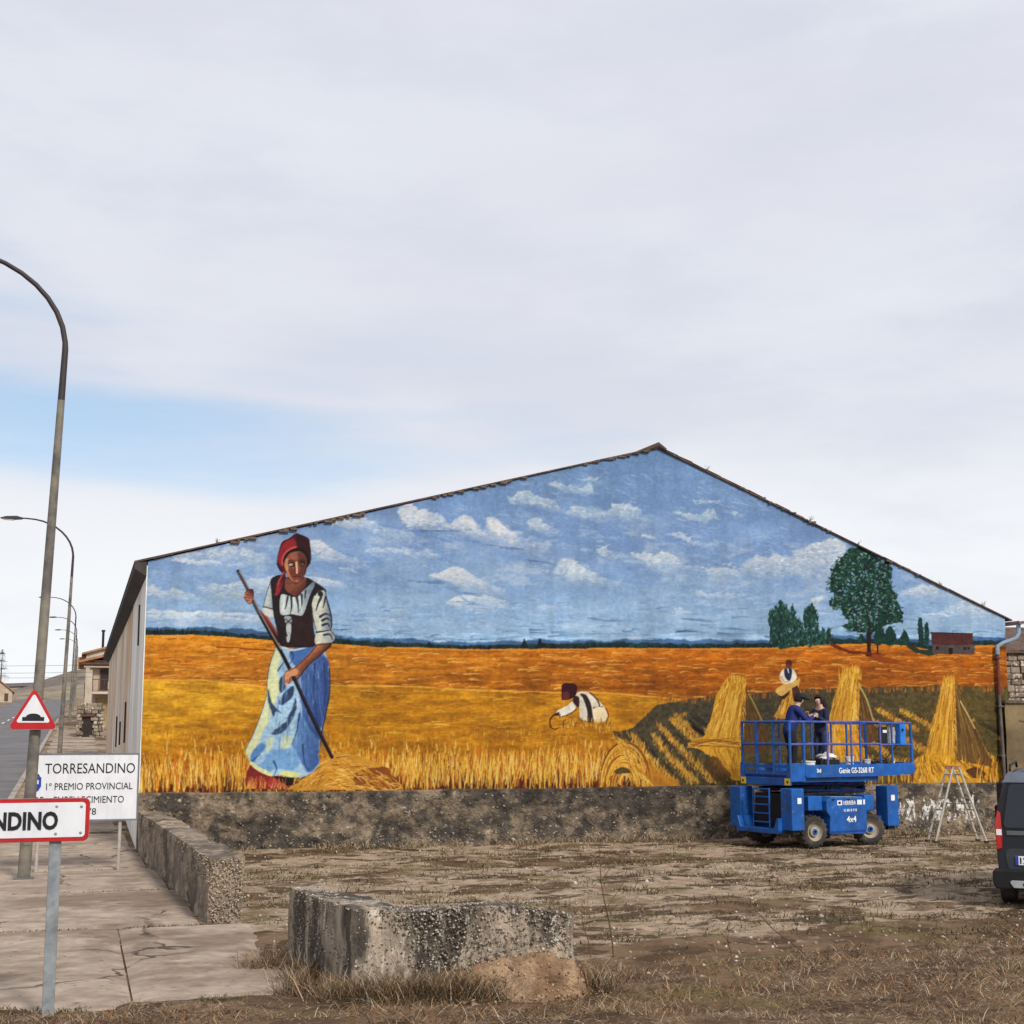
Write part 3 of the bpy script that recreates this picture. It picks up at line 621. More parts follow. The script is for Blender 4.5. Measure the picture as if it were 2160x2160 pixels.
    for k in range(900):
        x = U(285, 2125); y = H(x)+4+U(0, 1)**1.2*(B1(x)-H(x)-4); L = U(10, 48)
        col = R.choice([(222, 150, 56), (234, 172, 92), (214, 132, 40), (160, 76, 8), (196, 104, 14), (226, 160, 76)])
        S.stroke([(x, y), (x+L*.5, y+U(-3.5, 1)), (x+L, y+U(-1, 5))], U(1.8, 3.4), .6, col, U(.4, .9))
    for k in range(260):
        x = U(285, 2125); S.stroke([(x, H(x)+U(0, 3)), (x+U(10, 40), H(x+20)+U(0, 4))], 2, 1, R.choice([(224, 150, 50), (210, 130, 30)]), .6)
    S.stroke(T2([(1180, 990), (1400, 1000), (1740, 1025)]), 2.5, 2, (120, 50, 10), .8)
    # --- lower field
    lo = [(x, B1(x)) for x in range(280, 1460, 10)]
    S.poly(lo+[(1440, 1600), (1400, 1690), (280, 1690)], (210, 150, 32), smooth=False, warp=2, grad=((176, 116, 16), (500, 1450), (530, 1550)), var=.16)
    fx = fbm(SHH, SW, 12, 50, 4, 52)
    m = ((Y > 1436) & (Y < 1600) & (X < 1450))*np.clip((fx-.5)*3, -1, 1)*.22
    c *= (1+m[..., None]*np.array([.9, 1.0, 1.1]))
    for k in range(900):
        x = U(285, 1440); y = B1(x)+U(0, 1)**1.3*110; L = U(12, 50)
        col = R.choice([(228, 172, 54), (234, 186, 80), (214, 154, 36), (160, 100, 14), (150, 92, 10), (206, 134, 18), (190, 136, 28)])
        S.stroke([(x, y), (x+L*.5, y+U(-3, 1)), (x+L, y+U(-1, 4))], U(1.2, 3), .5, col, U(.25, .7))
    for k in range(120):
        x = U(285, 1440); S.stroke([(x, B1(x)+U(-1, 2)), (x+U(20, 50), B1(x+30)+U(-1, 2))], 2.2, 1, (228, 160, 60), .6)
    # --- mown ground at right
    st = T8([(1000, 470), (1200, 440), (1420, 405)])+[(1580, 1464), (1694, 1454), (1766, 1453), (1829, 1451), (1982, 1447), (2140, 1450), (2140, 1690), (1374, 1690)]+T8([(940, 1060), (900, 980), (830, 860), (730, 740), (660, 670), (800, 650)])
    S.poly(st, (76, 68, 50), smooth=False, warp=3, var=.3, grad=((92, 78, 40), (1700, 1470), (1760, 1600)))
    g = fbm(SHH, SW, 4, 8, 3, 61)
    for k in range(1500):
        x = U(1300, 2120); y = U(1455, 1665)
        if y < B1(x)+4 or x < 1395-(y-1486)*1.4*(y < 1540)-(y >= 1540)*80+(y > 1560)*(y-1560)*.8: continue
        S.stroke([(x, y), (x+U(-2, 2), y-U(3, 9))], 1.6, .6, R.choice([(60, 60, 46), (110, 104, 70), (46, 46, 40), (130, 116, 60), (74, 76, 66)]), U(.4, .8), False)
    for k in range(420):     # yellow-lit fringe along the top of the mown ground
        x = U(1390, 2120); y = B1(x)+U(-2, 6); S.stroke([(x, y+6), (x+U(-2, 2), y-U(2, 6))], 1.8, .6, R.choice([(206, 118, 30), (190, 104, 20), (120, 92, 50), (80, 74, 54)]), .7, False)
    rows = [T8([(810, 690), (950, 880), (1110, 1050)]), T8([(960, 690), (1110, 880), (1260, 1030)]), T8([(1000, 620), (1170, 800), (1390, 1020)]), T8([(1090, 570), (1230, 700), (1360, 800)]), T8([(1190, 540), (1340, 660)]),
            T8([(1120, 540), (1300, 720), (1560, 1000)]), [(1852, 1496), (1890, 1518), (1935, 1540)], [(1900, 1498), (1960, 1530), (1985, 1560)], [(1840, 1520), (1930, 1570), (1960, 1590)], [(2040, 1560), (2090, 1600), (2110, 1640)], [(1800, 1540), (1880, 1600), (1940, 1660)], [(2050, 1520), (2110, 1556)]]
    for r in rows:
        q = [(x+16, y+2) for x, y in r]
        for k in range(14):
            i = R.randrange(len(q)-1); f = U(0, .8); x = q[i][0]+(q[i+1][0]-q[i][0])*f+U(-6, 6); y = q[i][1]+(q[i+1][1]-q[i][1])*f+U(-3, 3); S.stroke([(x, y), (x+(q[i+1][0]-q[i][0])*.3, y+(q[i+1][1]-q[i][1])*.3)], U(3, 6), 1.5, R.choice([(46, 42, 36), (56, 52, 40), (38, 34, 32)]), .55)
    for r in rows:
        p = smooth_open(r, 14)
        for k in range(len(p)*16):
            q = p[R.randrange(len(p))]; f = .5+.7*(q[1]-1500)/150
            x = q[0]+R.gauss(0, 5)*f; y = q[1]+R.gauss(0, 4)*f
            S.stroke([(x, y+3), (x+U(-3, 5), y-U(2, 8)*f)], 1.8, .6, R.choice([(214, 164, 52), (190, 136, 36), (226, 184, 90), (150, 100, 30), (200, 130, 40), (120, 88, 36)]), U(.45, .9), False)
    # --- standing corn in front
    def corn(x0, x1, ytop, ybase, n, dark=True):
        for k in range(n):
            x = U(x0, x1); b = ybase(x)+U(-26, 3); h = U(18, 66)
            l = U(-9, 9)
            col = R.choice([(230, 176, 56), (220, 162, 44), (206, 122, 30), (238, 198, 100), (196, 104, 28), (180, 114, 24), (150, 88, 22)] + ([(92, 46, 14), (70, 34, 16), (120, 62, 16)] if dark else []))
            S.stroke([(x, b), (x+l*.4, b-h*.55), (x+l, max(b-h, ytop(x)))], U(1.2, 2.6), U(.8, 2.0), col, U(.6, .95))
    base = lambda x: 1680-.015*(x-290)
    S.poly([(280, 1600), (500, 1590), (800, 1600), (1100, 1585), (1300, 1560), (1345, 1600), (1372, 1690), (280, 1690)], (190, 122, 26), warp=8, soft=4, alpha=.8)
    for k in range(1300):
        x = U(285, 1325); y = U(1545, 1620); h = U(5, 14)
        S.stroke([(x, y), (x+U(-2, 2), y-h)], 2, 1, R.choice([(214, 160, 44), (196, 136, 28), (226, 180, 80), (170, 100, 16), (150, 90, 14), (206, 110, 24)]), U(.4, .8), False)
    corn(285, 1362, lambda x: 1556, base, 3000); corn(285, 1362, lambda x: 1550, lambda x: base(x)-12, 1000, False)
    for k in range(1700):
        x = U(285, 1340); b = base(x)+U(-12, 2); S.stroke([(x, b), (x+U(-3, 3), b-U(8, 40))], 2.4, 1, R.choice([(80, 38, 20), (60, 30, 24), (104, 54, 20)]), .75, False)
    corn(285, 1362, lambda x: 1590, base, 620, False)
    for k in range(800):
        x = U(285, 1345); b = base(x)-U(8, 60); S.stroke([(x, b), (x+U(-4, 4), b-U(10, 34))], U(1.2, 2), .8, R.choice([(240, 196, 92), (232, 182, 66), (244, 210, 124)]), U(.5, .9), False)
    for k in range(60):      # tall ears
        x = U(290, 1320); y = U(1560, 1600); S.stroke([(x, y+14), (x+U(-3, 3), y)], 3.2, 2, (232, 186, 96), .8, False)
    # curling edge of the corn
    for k in range(46):
        r = U(14, 66); cx = 1318+U(-4, 6); cy = 1660
        a0 = U(2.6, 3.3); a1 = U(.1, .9)
        pts = [(cx+r*.82*math.cos(a0+(a1-a0)*i/8), cy-r*1.45*math.sin(a0+(a1-a0)*i/8)) for i in range(9)]
        S.stroke(pts, U(1.6, 3), 1.2, R.choice([(224, 168, 52), (206, 140, 34), (234, 192, 96), (150, 92, 22), (120, 66, 20)]), .8)
    S.poly(T8([(680, 950), (720, 930), (780, 940), (790, 970), (730, 975), (690, 970)]), (60, 54, 30), warp=3, alpha=.8)
    for k in range(160):
        f = U(0, 1); x = 1300+70*f+U(-6, 6); y = 1556+100*f+U(-4, 4)
        S.stroke([(x, y), (x+U(2, 12), y+U(4, 16))], 2, 1, R.choice([(216, 160, 48), (190, 130, 36), (160, 100, 26), (230, 188, 90)]), .8)
    # --- trees at right
    def dabs(pts, n, cols, s0, s1, ang=None):
        r = S.mask(smooth_closed([(x, y) for x, y in pts]))
        x0, x1, y0, y1, a = r; done = 0
        while done < n:
            x = R.randrange(x0, x1); y = R.randrange(y0, y1)
            if a[y-y0, x-x0] < .4: continue
            done += 1; L = U(s0, s1); an = U(0, 6.28) if ang is None else ang+U(-.5, .5)
            S.stroke([(x+SX0, y+SY0), (x+SX0+L*math.cos(an), y+SY0+L*math.sin(an))], U(2, 3.6), 1.2, R.choice(cols), U(.6, .95), False)
    dk = [(14, 42, 40), (20, 56, 48), (12, 34, 36)]; md = [(34, 82, 66), (44, 92, 74), (26, 66, 54)]; lt = [(96, 138, 122), (120, 156, 140), (70, 116, 96)]
    for pts in [[(140, 660), (170, 620), (200, 600), (215, 560), (240, 600), (255, 590), (285, 640), (310, 590), (330, 680), (345, 700), (360, 690), (385, 760), (390, 870), (170, 885), (150, 760)],
                [(385, 640), (410, 620), (440, 580), (470, 640), (490, 700), (485, 760), (510, 800), (520, 860), (400, 870), (395, 740)],
                [(510, 800), (525, 770), (545, 860), (505, 865)], [(550, 790), (565, 770), (580, 830), (580, 855), (545, 860)]]:
        p = T7(pts); S.poly(p, (22, 56, 50), warp=6, alpha=.85); ar = len(pts)*26
        dabs(p, ar, dk+md+lt[:1], 4, 9, -1.4)
        dabs(p, ar//7, [(120, 160, 190), (96, 138, 122), (70, 116, 96)], 3, 6); dabs(p, ar//2, dk+md, 3, 7, -1.4)
    crown = T7([(770, 185), (830, 200), (900, 250), (985, 300), (1000, 400), (1010, 480), (1050, 560), (1075, 650), (1050, 710), (960, 720), (900, 760), (860, 790), (800, 780), (730, 770), (670, 750), (700, 700), (650, 640), (570, 580), (600, 520), (565, 460), (580, 380), (610, 290), (660, 250), (710, 210)])
    S.poly(crown, (26, 62, 52), warp=10, var=.3)
    dabs(crown, 620, dk+md, 4, 9); dabs(crown, 330, lt+[(150, 170, 150)], 3, 7); dabs(crown, 420, dk+md, 4, 8)
    big = [(1826+(x-1826)*1.06, 1245+(y-1245)*1.05) for x, y in crown]; dabs(big, 260, dk+md, 3, 7); dabs([(1826+(x-1826)*.9, 1245+(y-1245)*.92) for x, y in crown], 110, [(128, 160, 196), (150, 178, 200), (110, 146, 180)], 2, 5); dabs(crown, 160, [(12, 34, 34), (18, 48, 44)], 4, 8)
    
    S.poly(T7([(825, 790), (860, 790), (858, 900), (868, 945), (822, 945), (832, 900)]), (44, 28, 26))
    S.stroke(T7([(845, 800), (845, 720), (830, 640)]), 5, 2, (36, 30, 30)); S.stroke(T7([(850, 800), (900, 740)]), 4, 2, (36, 30, 30))
    for pts in [[(880, 860), (900, 740), (940, 740), (960, 800), (950, 860)], [(960, 860), (965, 770), (1000, 735), (1030, 800), (1035, 860)], [(1040, 865), (1060, 820), (1100, 770), (1120, 860)], [(1195, 860), (1195, 700), (1210, 680), (1225, 740), (1230, 860)], [(1235, 860), (1240, 720), (1255, 710), (1268, 800), (1270, 860)], [(770, 850), (790, 790), (815, 850)]]:
        p = T7(pts); S.poly(p, (24, 60, 54), warp=3); dabs(p, 26, dk+md, 3, 7)
    S.poly(T7([(560, 855), (600, 890), (700, 925), (830, 935), (960, 940), (830, 920), (700, 905), (620, 870)]), (110, 44, 10), warp=2)
    S.poly(T7([(870, 940), (1000, 960), (1060, 990), (980, 1000), (870, 970)]), (140, 64, 10), warp=4, alpha=.8)
    S.stroke(T7([(905, 870), (908, 930)]), 4, 3, (50, 30, 24))
    S.poly(T7([(1110, 875), (1180, 925), (1290, 945), (1290, 900), (1200, 900), (1150, 870)]), (40, 60, 40), warp=3)
    S.poly(T7([(1280, 782), (1575, 790), (1582, 870), (1290, 870)]), (86, 46, 46), smooth=False, warp=1.5, var=.2)
    S.poly(T7([(1290, 868), (1590, 868), (1590, 935), (1296, 932)]), (88, 76, 72), smooth=False, warp=1, var=.2)
    S.stroke(T7([(1280, 782), (1575, 790)]), 2, 2, (40, 24, 28))
    for x, w, h, y in [(1325, 18, 24, 890), (1420, 28, 44, 912), (1520, 18, 20, 894), (1545, 14, 18, 894)]: S.poly(T7([(x-w/2, y-h/2), (x+w/2, y-h/2), (x+w/2, y+h/2), (x-w/2, y+h/2)]), (34, 28, 32), smooth=False)
    # --- stooks of straw
    G = [(216, 160, 44), (230, 178, 70), (196, 134, 26), (176, 112, 18), (236, 190, 96), (150, 92, 16)]
    def straw(top, bot, n, cols=G, w=2.4, jag=4):
        for k in range(n):
            f = U(0, 1); e = f+U(-.12, .12); s = U(0, .8); s1 = min(1, s+U(.15, .5))
            a = np.array([top[0][0]+(top[1][0]-top[0][0])*f, top[0][1]+(top[1][1]-top[0][1])*f]); b = np.array([bot[0][0]+(bot[1][0]-bot[0][0])*e, bot[0][1]+(bot[1][1]-bot[0][1])*e])
            p0 = a+(b-a)*s; p1 = a+(b-a)*s1; mid = (p0+p1)/2+[U(-2, 2), U(-2, 2)]
            S.stroke([tuple(p0), tuple(mid), tuple(p1)], U(1.3, w), .8, R.choice(cols), U(.5, .9))
        for k in range(n//5):                          # stray straws along the sides and the foot
            e = R.choice((0, 1)); s = U(.1, 1); a = np.array(top[e]); b = np.array(bot[e]); p0 = a+(b-a)*s; d = (-1 if e == 0 else 1)*U(1, 7); S.stroke([tuple(p0), (p0[0]+d*.5, p0[1]+U(3, 9)), (p0[0]+d, p0[1]+U(7, 18))], 1.8, .6, R.choice(cols), .8)
        for k in range(n//8):
            f = U(0, 1); x = top[0][0]+(top[1][0]-top[0][0])*f; y = top[0][1]+(top[1][1]-top[0][1])*f
            S.stroke([(x, y+8), (x+U(-jag, jag), y-U(1, 12))], 2, .8, R.choice(cols), .85, False)
    # first stook
    S.poly(T8([(1610, 380), (1660, 395), (1700, 480), (1760, 600), (1800, 800), (1580, 800), (1590, 560)]), (92, 66, 36), warp=2); straw(T8([(1605, 400), (1665, 400)]), T8([(1590, 790), (1790, 790)]), 110, [(70, 48, 30), (112, 80, 38), (130, 96, 44), (84, 58, 32)])
    S.stroke(T8([(1655, 395), (1700, 480), (1755, 600)]), 4, 3, (150, 126, 60))
    S.poly(T8([(1500, 280), (1560, 260), (1630, 290), (1610, 400), (1595, 560), (1590, 760), (1600, 1010), (1510, 1000), (1430, 900), (1330, 815), (1220, 765), (1290, 720), (1340, 680), (1390, 520), (1430, 390)]), (204, 148, 38), warp=3)
    straw(T8([(1500, 275), (1635, 295)]), T8([(1340, 720), (1590, 760)]), 330)
    straw(T8([(1350, 800), (1590, 780)]), T8([(1480, 980), (1600, 1020)]), 130, [(196, 140, 36), (150, 98, 24), (176, 122, 32), (120, 76, 20), (214, 166, 60)])
    for k in range(40):
        a = T8([(1210+U(0, 60), 765+U(-25, 25)), (1400+U(-30, 30), 745+U(-30, 40)), (1580, 730+U(-20, 60))]); S.stroke(a, 2, 1, R.choice(G+[(110, 60, 20)]), .75)
    S.poly(T8([(1400, 850), (1460, 900), (1520, 1000), (1400, 1020), (1330, 900)]), (80, 52, 26), warp=3, alpha=.7)
    S.poly(T8([(1240, 620), (1280, 640), (1330, 670), (1310, 690), (1250, 650)]), (40, 26, 28), warp=2)
    # second stook
    S.poly(T5([(1290, 250), (1330, 290), (1390, 420), (1440, 600), (1460, 760), (1270, 760)]), (100, 70, 38), warp=2); straw(T5([(1290, 270), (1325, 280)]), T5([(1280, 750), (1455, 750)]), 120, [(76, 52, 32), (118, 84, 40), (138, 102, 46), (90, 62, 34)]); S.stroke(T5([(1310, 270), (1380, 400), (1440, 600)]), 3.5, 3, (170, 150, 90))
    S.poly(T5([(1170, 150), (1240, 115), (1310, 130), (1295, 260), (1280, 420), (1280, 600), (1320, 800), (1420, 980), (1380, 1080), (1020, 1080), (1000, 900), (1030, 720), (1060, 560), (1120, 400), (1145, 240)]), (204, 142, 30), warp=3)
    straw(T5([(1165, 150), (1315, 130)]), T5([(1040, 640), (1290, 640)]), 300); straw(T5([(1040, 640), (1290, 640)]), T5([(1000, 1050), (1420, 1050)]), 200)
    for x in (1140, 1170, 1205, 1240, 1275, 1310, 1330): S.stroke(T5([(x, 220), (x+U(-14, 14), 110+U(-20, 30))]), 3, 1, (224, 164, 50), .9)
    # third stook
    S.poly(T6([(520, -160), (560, -140), (640, 60), (720, 240), (790, 400), (860, 520), (760, 600), (520, 560), (525, 200)]), (108, 80, 40), warp=2); straw(T6([(520, -150), (560, -140)]), T6([(530, 540), (850, 540)]), 190, [(84, 60, 34), (126, 94, 44), (146, 112, 52), (98, 70, 36)]); S.stroke(T6([(590, 0), (640, 90), (710, 230)]), 3, 2.5, (190, 170, 110))
    S.poly(T6([(450, -190), (500, -205), (540, -180), (530, 0), (528, 300), (540, 480), (640, 520), (850, 560), (880, 690), (260, 690), (220, 560), (210, 490), (300, 430), (340, 340), (390, 60), (430, -100)]), (206, 146, 32), warp=3)
    straw(T6([(445, -190), (540, -185)]), T6([(300, 450), (535, 480)]), 300); straw(T6([(230, 480), (640, 500)]), T6([(260, 690), (880, 690)]), 260, G+[(110, 74, 20), (96, 60, 24)])
    S.poly(T6([(640, 590), (720, 560), (800, 600), (780, 650), (680, 640)]), (70, 40, 30), warp=4, alpha=.8)
    for x in (440, 465, 490, 515, 540): S.stroke(T6([(x, -150), (x+U(-14, 14), -215+U(-20, 20))]), 2.5, 1, (224, 164, 50), .9)
    corn(2060, 2110, lambda x: 1600, lambda x: 1652, 30); corn(1820, 1930, lambda x: 1600, lambda x: 1655, 70)
    # seated figure among the sheaves
    S.poly(T5([(600, 480), (640, 430), (680, 330), (730, 300), (800, 330), (770, 420), (700, 560), (560, 560)]), (176, 124, 50), warp=3); straw(T5([(660, 320), (780, 260)]), T5([(580, 540), (720, 560)]), 70)
    S.poly(T5([(720, 290), (770, 290), (800, 400), (740, 420)]), (84, 48, 40), warp=2)
    S.poly(T5([(570, 330), (640, 270), (740, 240), (790, 220), (770, 270), (680, 330), (620, 370)]), (206, 160, 84), warp=2)
    S.poly(T5([(570, 335), (620, 370), (700, 330), (640, 400)]), (70, 36, 24), warp=1)
    S.poly(T5([(645, 135), (690, 120), (730, 140), (760, 200), (740, 240), (690, 260), (640, 260), (610, 210), (620, 160)]), (226, 216, 186), var=.1)
    S.poly(T5([(652, 130), (715, 130), (712, 210), (690, 240), (655, 200)]), (36, 52, 84)); S.stroke(T5([(680, 130), (690, 170)]), 3, 1, (230, 225, 210))
    S.poly(T5([(665, 60), (690, 50), (715, 70), (712, 110), (690, 130), (665, 110)]), (92, 36, 30)); S.poly(T5([(672, 95), (706, 95), (700, 130), (680, 130)]), (110, 64, 48))
    S.stroke(T5([(620, 200), (650, 250), (690, 240)]), 4, 3, (200, 150, 110), .8)
    # reaper bending over
    S.poly(T8([(410, 385), (470, 378), (540, 425), (605, 490), (635, 560), (600, 590), (530, 595), (480, 590), (430, 570), (420, 480), (395, 420)]), (220, 208, 184), var=.12)
    S.poly(T8([(405, 440), (390, 505), (330, 545), (268, 555), (258, 520), (330, 480), (370, 450)]), (222, 212, 190), var=.12)
    S.poly(T8([(425, 395), (470, 400), (505, 460), (520, 540), (525, 595), (485, 595), (480, 520), (450, 430)]), (54, 40, 42))
    S.stroke(T8([(500, 385), (555, 440), (575, 500)]), 3, 3, (60, 44, 40)); S.stroke(T8([(525, 495), (590, 490)]), 3, 3, (40, 30, 34))
    S.poly(T8([(530, 500), (600, 495), (632, 545), (615, 590), (540, 595)]), (228, 204, 160), var=.1); S.stroke(T8([(615, 500), (635, 550), (620, 590)]), 3, 2, (110, 40, 30))
    S.poly(T8([(385, 410), (420, 420), (420, 490), (395, 480), (375, 450)]), (58, 34, 38))
    S.poly(T8([(295, 330), (330, 314), (400, 328), (398, 400), (360, 430), (320, 440), (295, 436), (292, 380)]), (62, 22, 32), var=.2)
    S.poly(T8([(300, 385), (340, 380), (350, 420), (310, 440)]), (100, 46, 46))
    S.stroke(T8([(280, 548), (235, 550), (208, 590), (215, 635), (245, 652), (268, 640)]), 3.4, 2, (52, 24, 26)); S.stroke(T8([(270, 535), (240, 545)]), 5, 4, (66, 34, 30))
    S.stroke(T8([(400, 510), (330, 550), (275, 562)]), 2, 1.5, (40, 30, 34))
    for k in range(90):
        x, y = T8([(U(290, 660), U(560, 640))])[0]; S.stroke([(x, y+9), (x+U(-4, 4), y)], 2, 1, R.choice([(206, 150, 44), (150, 100, 30), (222, 180, 84), (110, 70, 30)]), .8, False)
    # --- the tall figure of the woman
    sk = T1([(440, 900), (420, 960), (395, 1050), (388, 1130), (384, 1200), (360, 1290), (320, 1400), (290, 1480), (247, 1560), (262, 1620), (290, 1660), (350, 1710), (420, 1738), (470, 1730), (530, 1745), (610, 1745), (680, 1715), (728, 1660), (725, 1580), (737, 1480), (762, 1380), (786, 1250), (798, 1150), (795, 1030), (780, 960), (750, 900), (690, 880), (600, 890), (540, 905), (480, 880)])
    # shoes first
    S.poly(T1([(285, 1650), (245, 1740), (255, 1810), (330, 1824), (520, 1815), (540, 1780), (470, 1740), (420, 1745), (330, 1700)]), (132, 44, 40), warp=1)
    for k in range(5): S.poly(T1([(300+k*46, 1800-k*2), (320+k*46, 1745), (350+k*46, 1740), (350+k*46, 1815)]), R.choice([(176, 62, 56), (150, 48, 42), (110, 36, 34)]), alpha=.8)
    S.poly(T1([(420, 1735), (520, 1745), (640, 1735), (600, 1780), (520, 1800), (470, 1770)]), (40, 26, 22))
    # straw heap
    S.poly(T1([(530, 1815), (620, 1755), (700, 1680), (760, 1620), (850, 1590), (950, 1600), (1080, 1640), (1180, 1690), (1240, 1770), (1255, 1830), (900, 1830), (540, 1830)]), (196, 138, 46), warp=3)
    S.poly(T1([(960, 1730), (1060, 1690), (1160, 1680), (1235, 1760), (1245, 1820), (1000, 1820)]), (122, 62, 22), warp=4, alpha=.85)
    for k in range(380):
        x = U(560, 1220); y = U(1600, 1815)
        if y < 1590+abs(x-880)*.42+10: continue
        an = -.75 if x < 760 else (.1+.5*(x-760)/460); an += U(-.45, .45); L = U(30, 110)
        S.stroke(T1([(x, y), (x+L*.5*math.cos(an), y+L*.5*math.sin(an)-4), (x+L*math.cos(an), y+L*math.sin(an))]), U(1.4, 2.6), .8, R.choice(G+[(232, 186, 110), (120, 60, 20), (220, 150, 80)]), .8)
    S.poly(sk, (154, 188, 214), var=.12)
    S.poly(T1([(440, 915), (478, 930), (455, 1050), (480, 1150), (425, 1290), (385, 1400), (335, 1490), (310, 1600), (262, 1615), (250, 1560), (292, 1480), (328, 1390), (375, 1250), (388, 1120), (408, 1000)]), (208, 214, 160), soft=7, warp=3)
    S.poly(T1([(600, 1010), (690, 930), (772, 950), (794, 1050), (794, 1180), (772, 1330), (742, 1430), (722, 1500), (640, 1400), (605, 1250), (585, 1120)]), (76, 106, 160), soft=7, warp=3, grad=((52, 76, 130), T1([(620, 1100)])[0], T1([(800, 1150)])[0]))
    S.poly(T1([(540, 910), (690, 885), (760, 930), (660, 980), (600, 1020), (550, 990)]), (72, 112, 172), soft=2, warp=2)
    S.poly(T1([(595, 1310), (660, 1420), (722, 1500), (727, 1580), (725, 1655), (660, 1715), (610, 1640), (550, 1540), (580, 1440)]), (98, 138, 190), soft=7, warp=3, grad=((64, 96, 150), T1([(560, 1500)])[0], T1([(730, 1560)])[0]))
    S.poly(T1([(270, 1640), (300, 1560), (345, 1520), (380, 1540), (330, 1600), (300, 1650)]), (84, 130, 186), warp=3, soft=4); S.poly(T1([(380, 1600), (440, 1560), (560, 1560), (600, 1640), (560, 1700), (440, 1690), (380, 1720), (330, 1690)]), (112, 156, 202), warp=3, soft=6)
    S.poly(T1([(490, 1480), (540, 1470), (550, 1530), (500, 1560), (480, 1540)]), (208, 214, 150), warp=4, soft=4, alpha=.8); S.poly(T1([(390, 1500), (430, 1480), (420, 1540), (380, 1580)]), (206, 214, 150), warp=4, soft=4, alpha=.7)
    S.poly(T1([(280, 1640), (340, 1680), (420, 1720), (400, 1735), (330, 1705), (280, 1665)]), (214, 218, 150)); S.poly(T1([(465, 1722), (520, 1705), (600, 1725), (590, 1742), (520, 1740)]), (212, 214, 120), warp=2)
    S.poly(T1([(480, 882), (560, 905), (640, 885), (660, 890), (560, 915), (490, 900)]), (196, 210, 224))
    nv = (40, 58, 88)
    for f in [[(395, 1165), (412, 1230), (440, 1285), (492, 1335), (445, 1312), (425, 1352), (402, 1290), (390, 1220)], [(545, 1150), (565, 1160), (545, 1225), (490, 1270), (466, 1250), (500, 1190)],
              [(572, 1220), (578, 1290), (545, 1380), (485, 1450), (420, 1462), (432, 1435), (500, 1385), (548, 1300)], [(470, 1100), (495, 1080), (505, 1140), (485, 1192), (463, 1165)]]:
        S.poly(T1(f), nv, warp=2.5, soft=2, alpha=.9)
    for f, w in [([(545, 922), (560, 960), (530, 1005)], 4), ([(458, 1045), (480, 1010), (505, 985)], 4), ([(598, 1330), (582, 1440), (550, 1530)], 4), ([(620, 1530), (632, 1650), (665, 1700)], 3.5), ([(430, 1640), (450, 1690), (430, 1735)], 4), ([(285, 1640), (345, 1590)], 3), ([(700, 1000), (690, 1200), (720, 1400)], 4), ([(650, 1080), (640, 1250)], 3), ([(760, 1000), (770, 1200), (740, 1400)], 3)]:
        S.stroke(T1(f), w, 1.2, (40, 60, 100), .8)
    for k in range(60):
        y = U(940, 1480); x = U(440 if y < 1250 else 400, 750); f = (x-560)/220
        S.stroke(T1([(x, y), (x+f*14+U(-8, 8), y+U(60, 110)), (x+f*34+U(-14, 14), y+U(130, 220))]), U(2, 5), .8, R.choice([(186, 210, 226), (104, 146, 194), (74, 112, 166), (160, 194, 220)] if x < 600 else [(48, 74, 130), (84, 120, 180), (60, 92, 156)]), .45)
    for k in range(130):
        y = U(930, 1680); x = U(max(400, 470-(y-900)*.1) if y < 1300 else 420-(y-1300)*.4, 760)
        S.stroke(T1([(x, y), (x+U(-12, 12), y+U(20, 70))]), 2, .7, R.choice([(170, 200, 224), (190, 214, 228), (90, 130, 180), (120, 160, 200)]), .28)
    S.stroke(T1([(795, 1030), (800, 1150), (786, 1260), (740, 1470)]), 2.2, 2, (26, 30, 52))
    # sleeve and forearm at the left of the picture
    S.poly(T1([(415, 440), (388, 520), (362, 620), (360, 650), (385, 680), (420, 690), (440, 620), (440, 500)]), (186, 196, 190), grad=((120, 136, 146), T1([(390, 560)])[0], T1([(440, 560)])[0]))
    S.poly(T1([(362, 630), (420, 650), (430, 690), (385, 685), (358, 655)]), (206, 210, 200)); S.stroke(T1([(368, 625), (425, 640)]), 2.5, 2, (36, 40, 50))
    S.poly(T1([(330, 640), (372, 680), (430, 750), (470, 830), (490, 870), (440, 850), (400, 790), (350, 710)]), (132, 56, 46), grad=((60, 30, 34), T1([(400, 720)])[0], T1([(380, 800)])[0]))
    S.stroke(T1([(385, 690), (425, 755), (455, 810)]), 4, 2, (186, 84, 60), .8)
    # bodice
    S.poly(T1([(428, 430), (470, 415), (520, 430), (640, 430), (700, 460), (770, 508), (765, 535), (705, 545), (682, 620), (690, 740), (706, 870), (690, 886), (600, 892), (480, 882), (465, 830), (445, 750), (428, 670), (420, 560), (412, 460)]), (46, 34, 36), var=.25)
    S.poly(T1([(580, 690), (680, 690), (690, 780), (700, 860), (560, 870), (550, 760)]), (58, 36, 36), soft=2, alpha=.7)
    S.poly(T1([(480, 545), (520, 550), (570, 560), (640, 505), (690, 460), (700, 480), (664, 560), (625, 672), (590, 680), (545, 672), (505, 680), (474, 668), (470, 600)]), (188, 198, 196), grad=((110, 124, 140), T1([(560, 560)])[0], T1([(700, 520)])[0]))
    for f, w in [([(522, 560), (515, 600), (505, 640)], 5), ([(545, 562), (548, 620), (540, 668)], 5), ([(580, 560), (590, 610), (592, 665)], 6), ([(612, 545), (614, 600), (605, 650)], 5), ([(640, 520), (635, 570)], 4)]: S.stroke(T1(f), w, 2, (42, 50, 58), .9)
    for f, w in [([(560, 565), (566, 640)], 3.5), ([(600, 560), (612, 660)], 3.5), ([(500, 560), (490, 650)], 4)]: S.stroke(T1(f), w, 2, (222, 228, 226), .9)
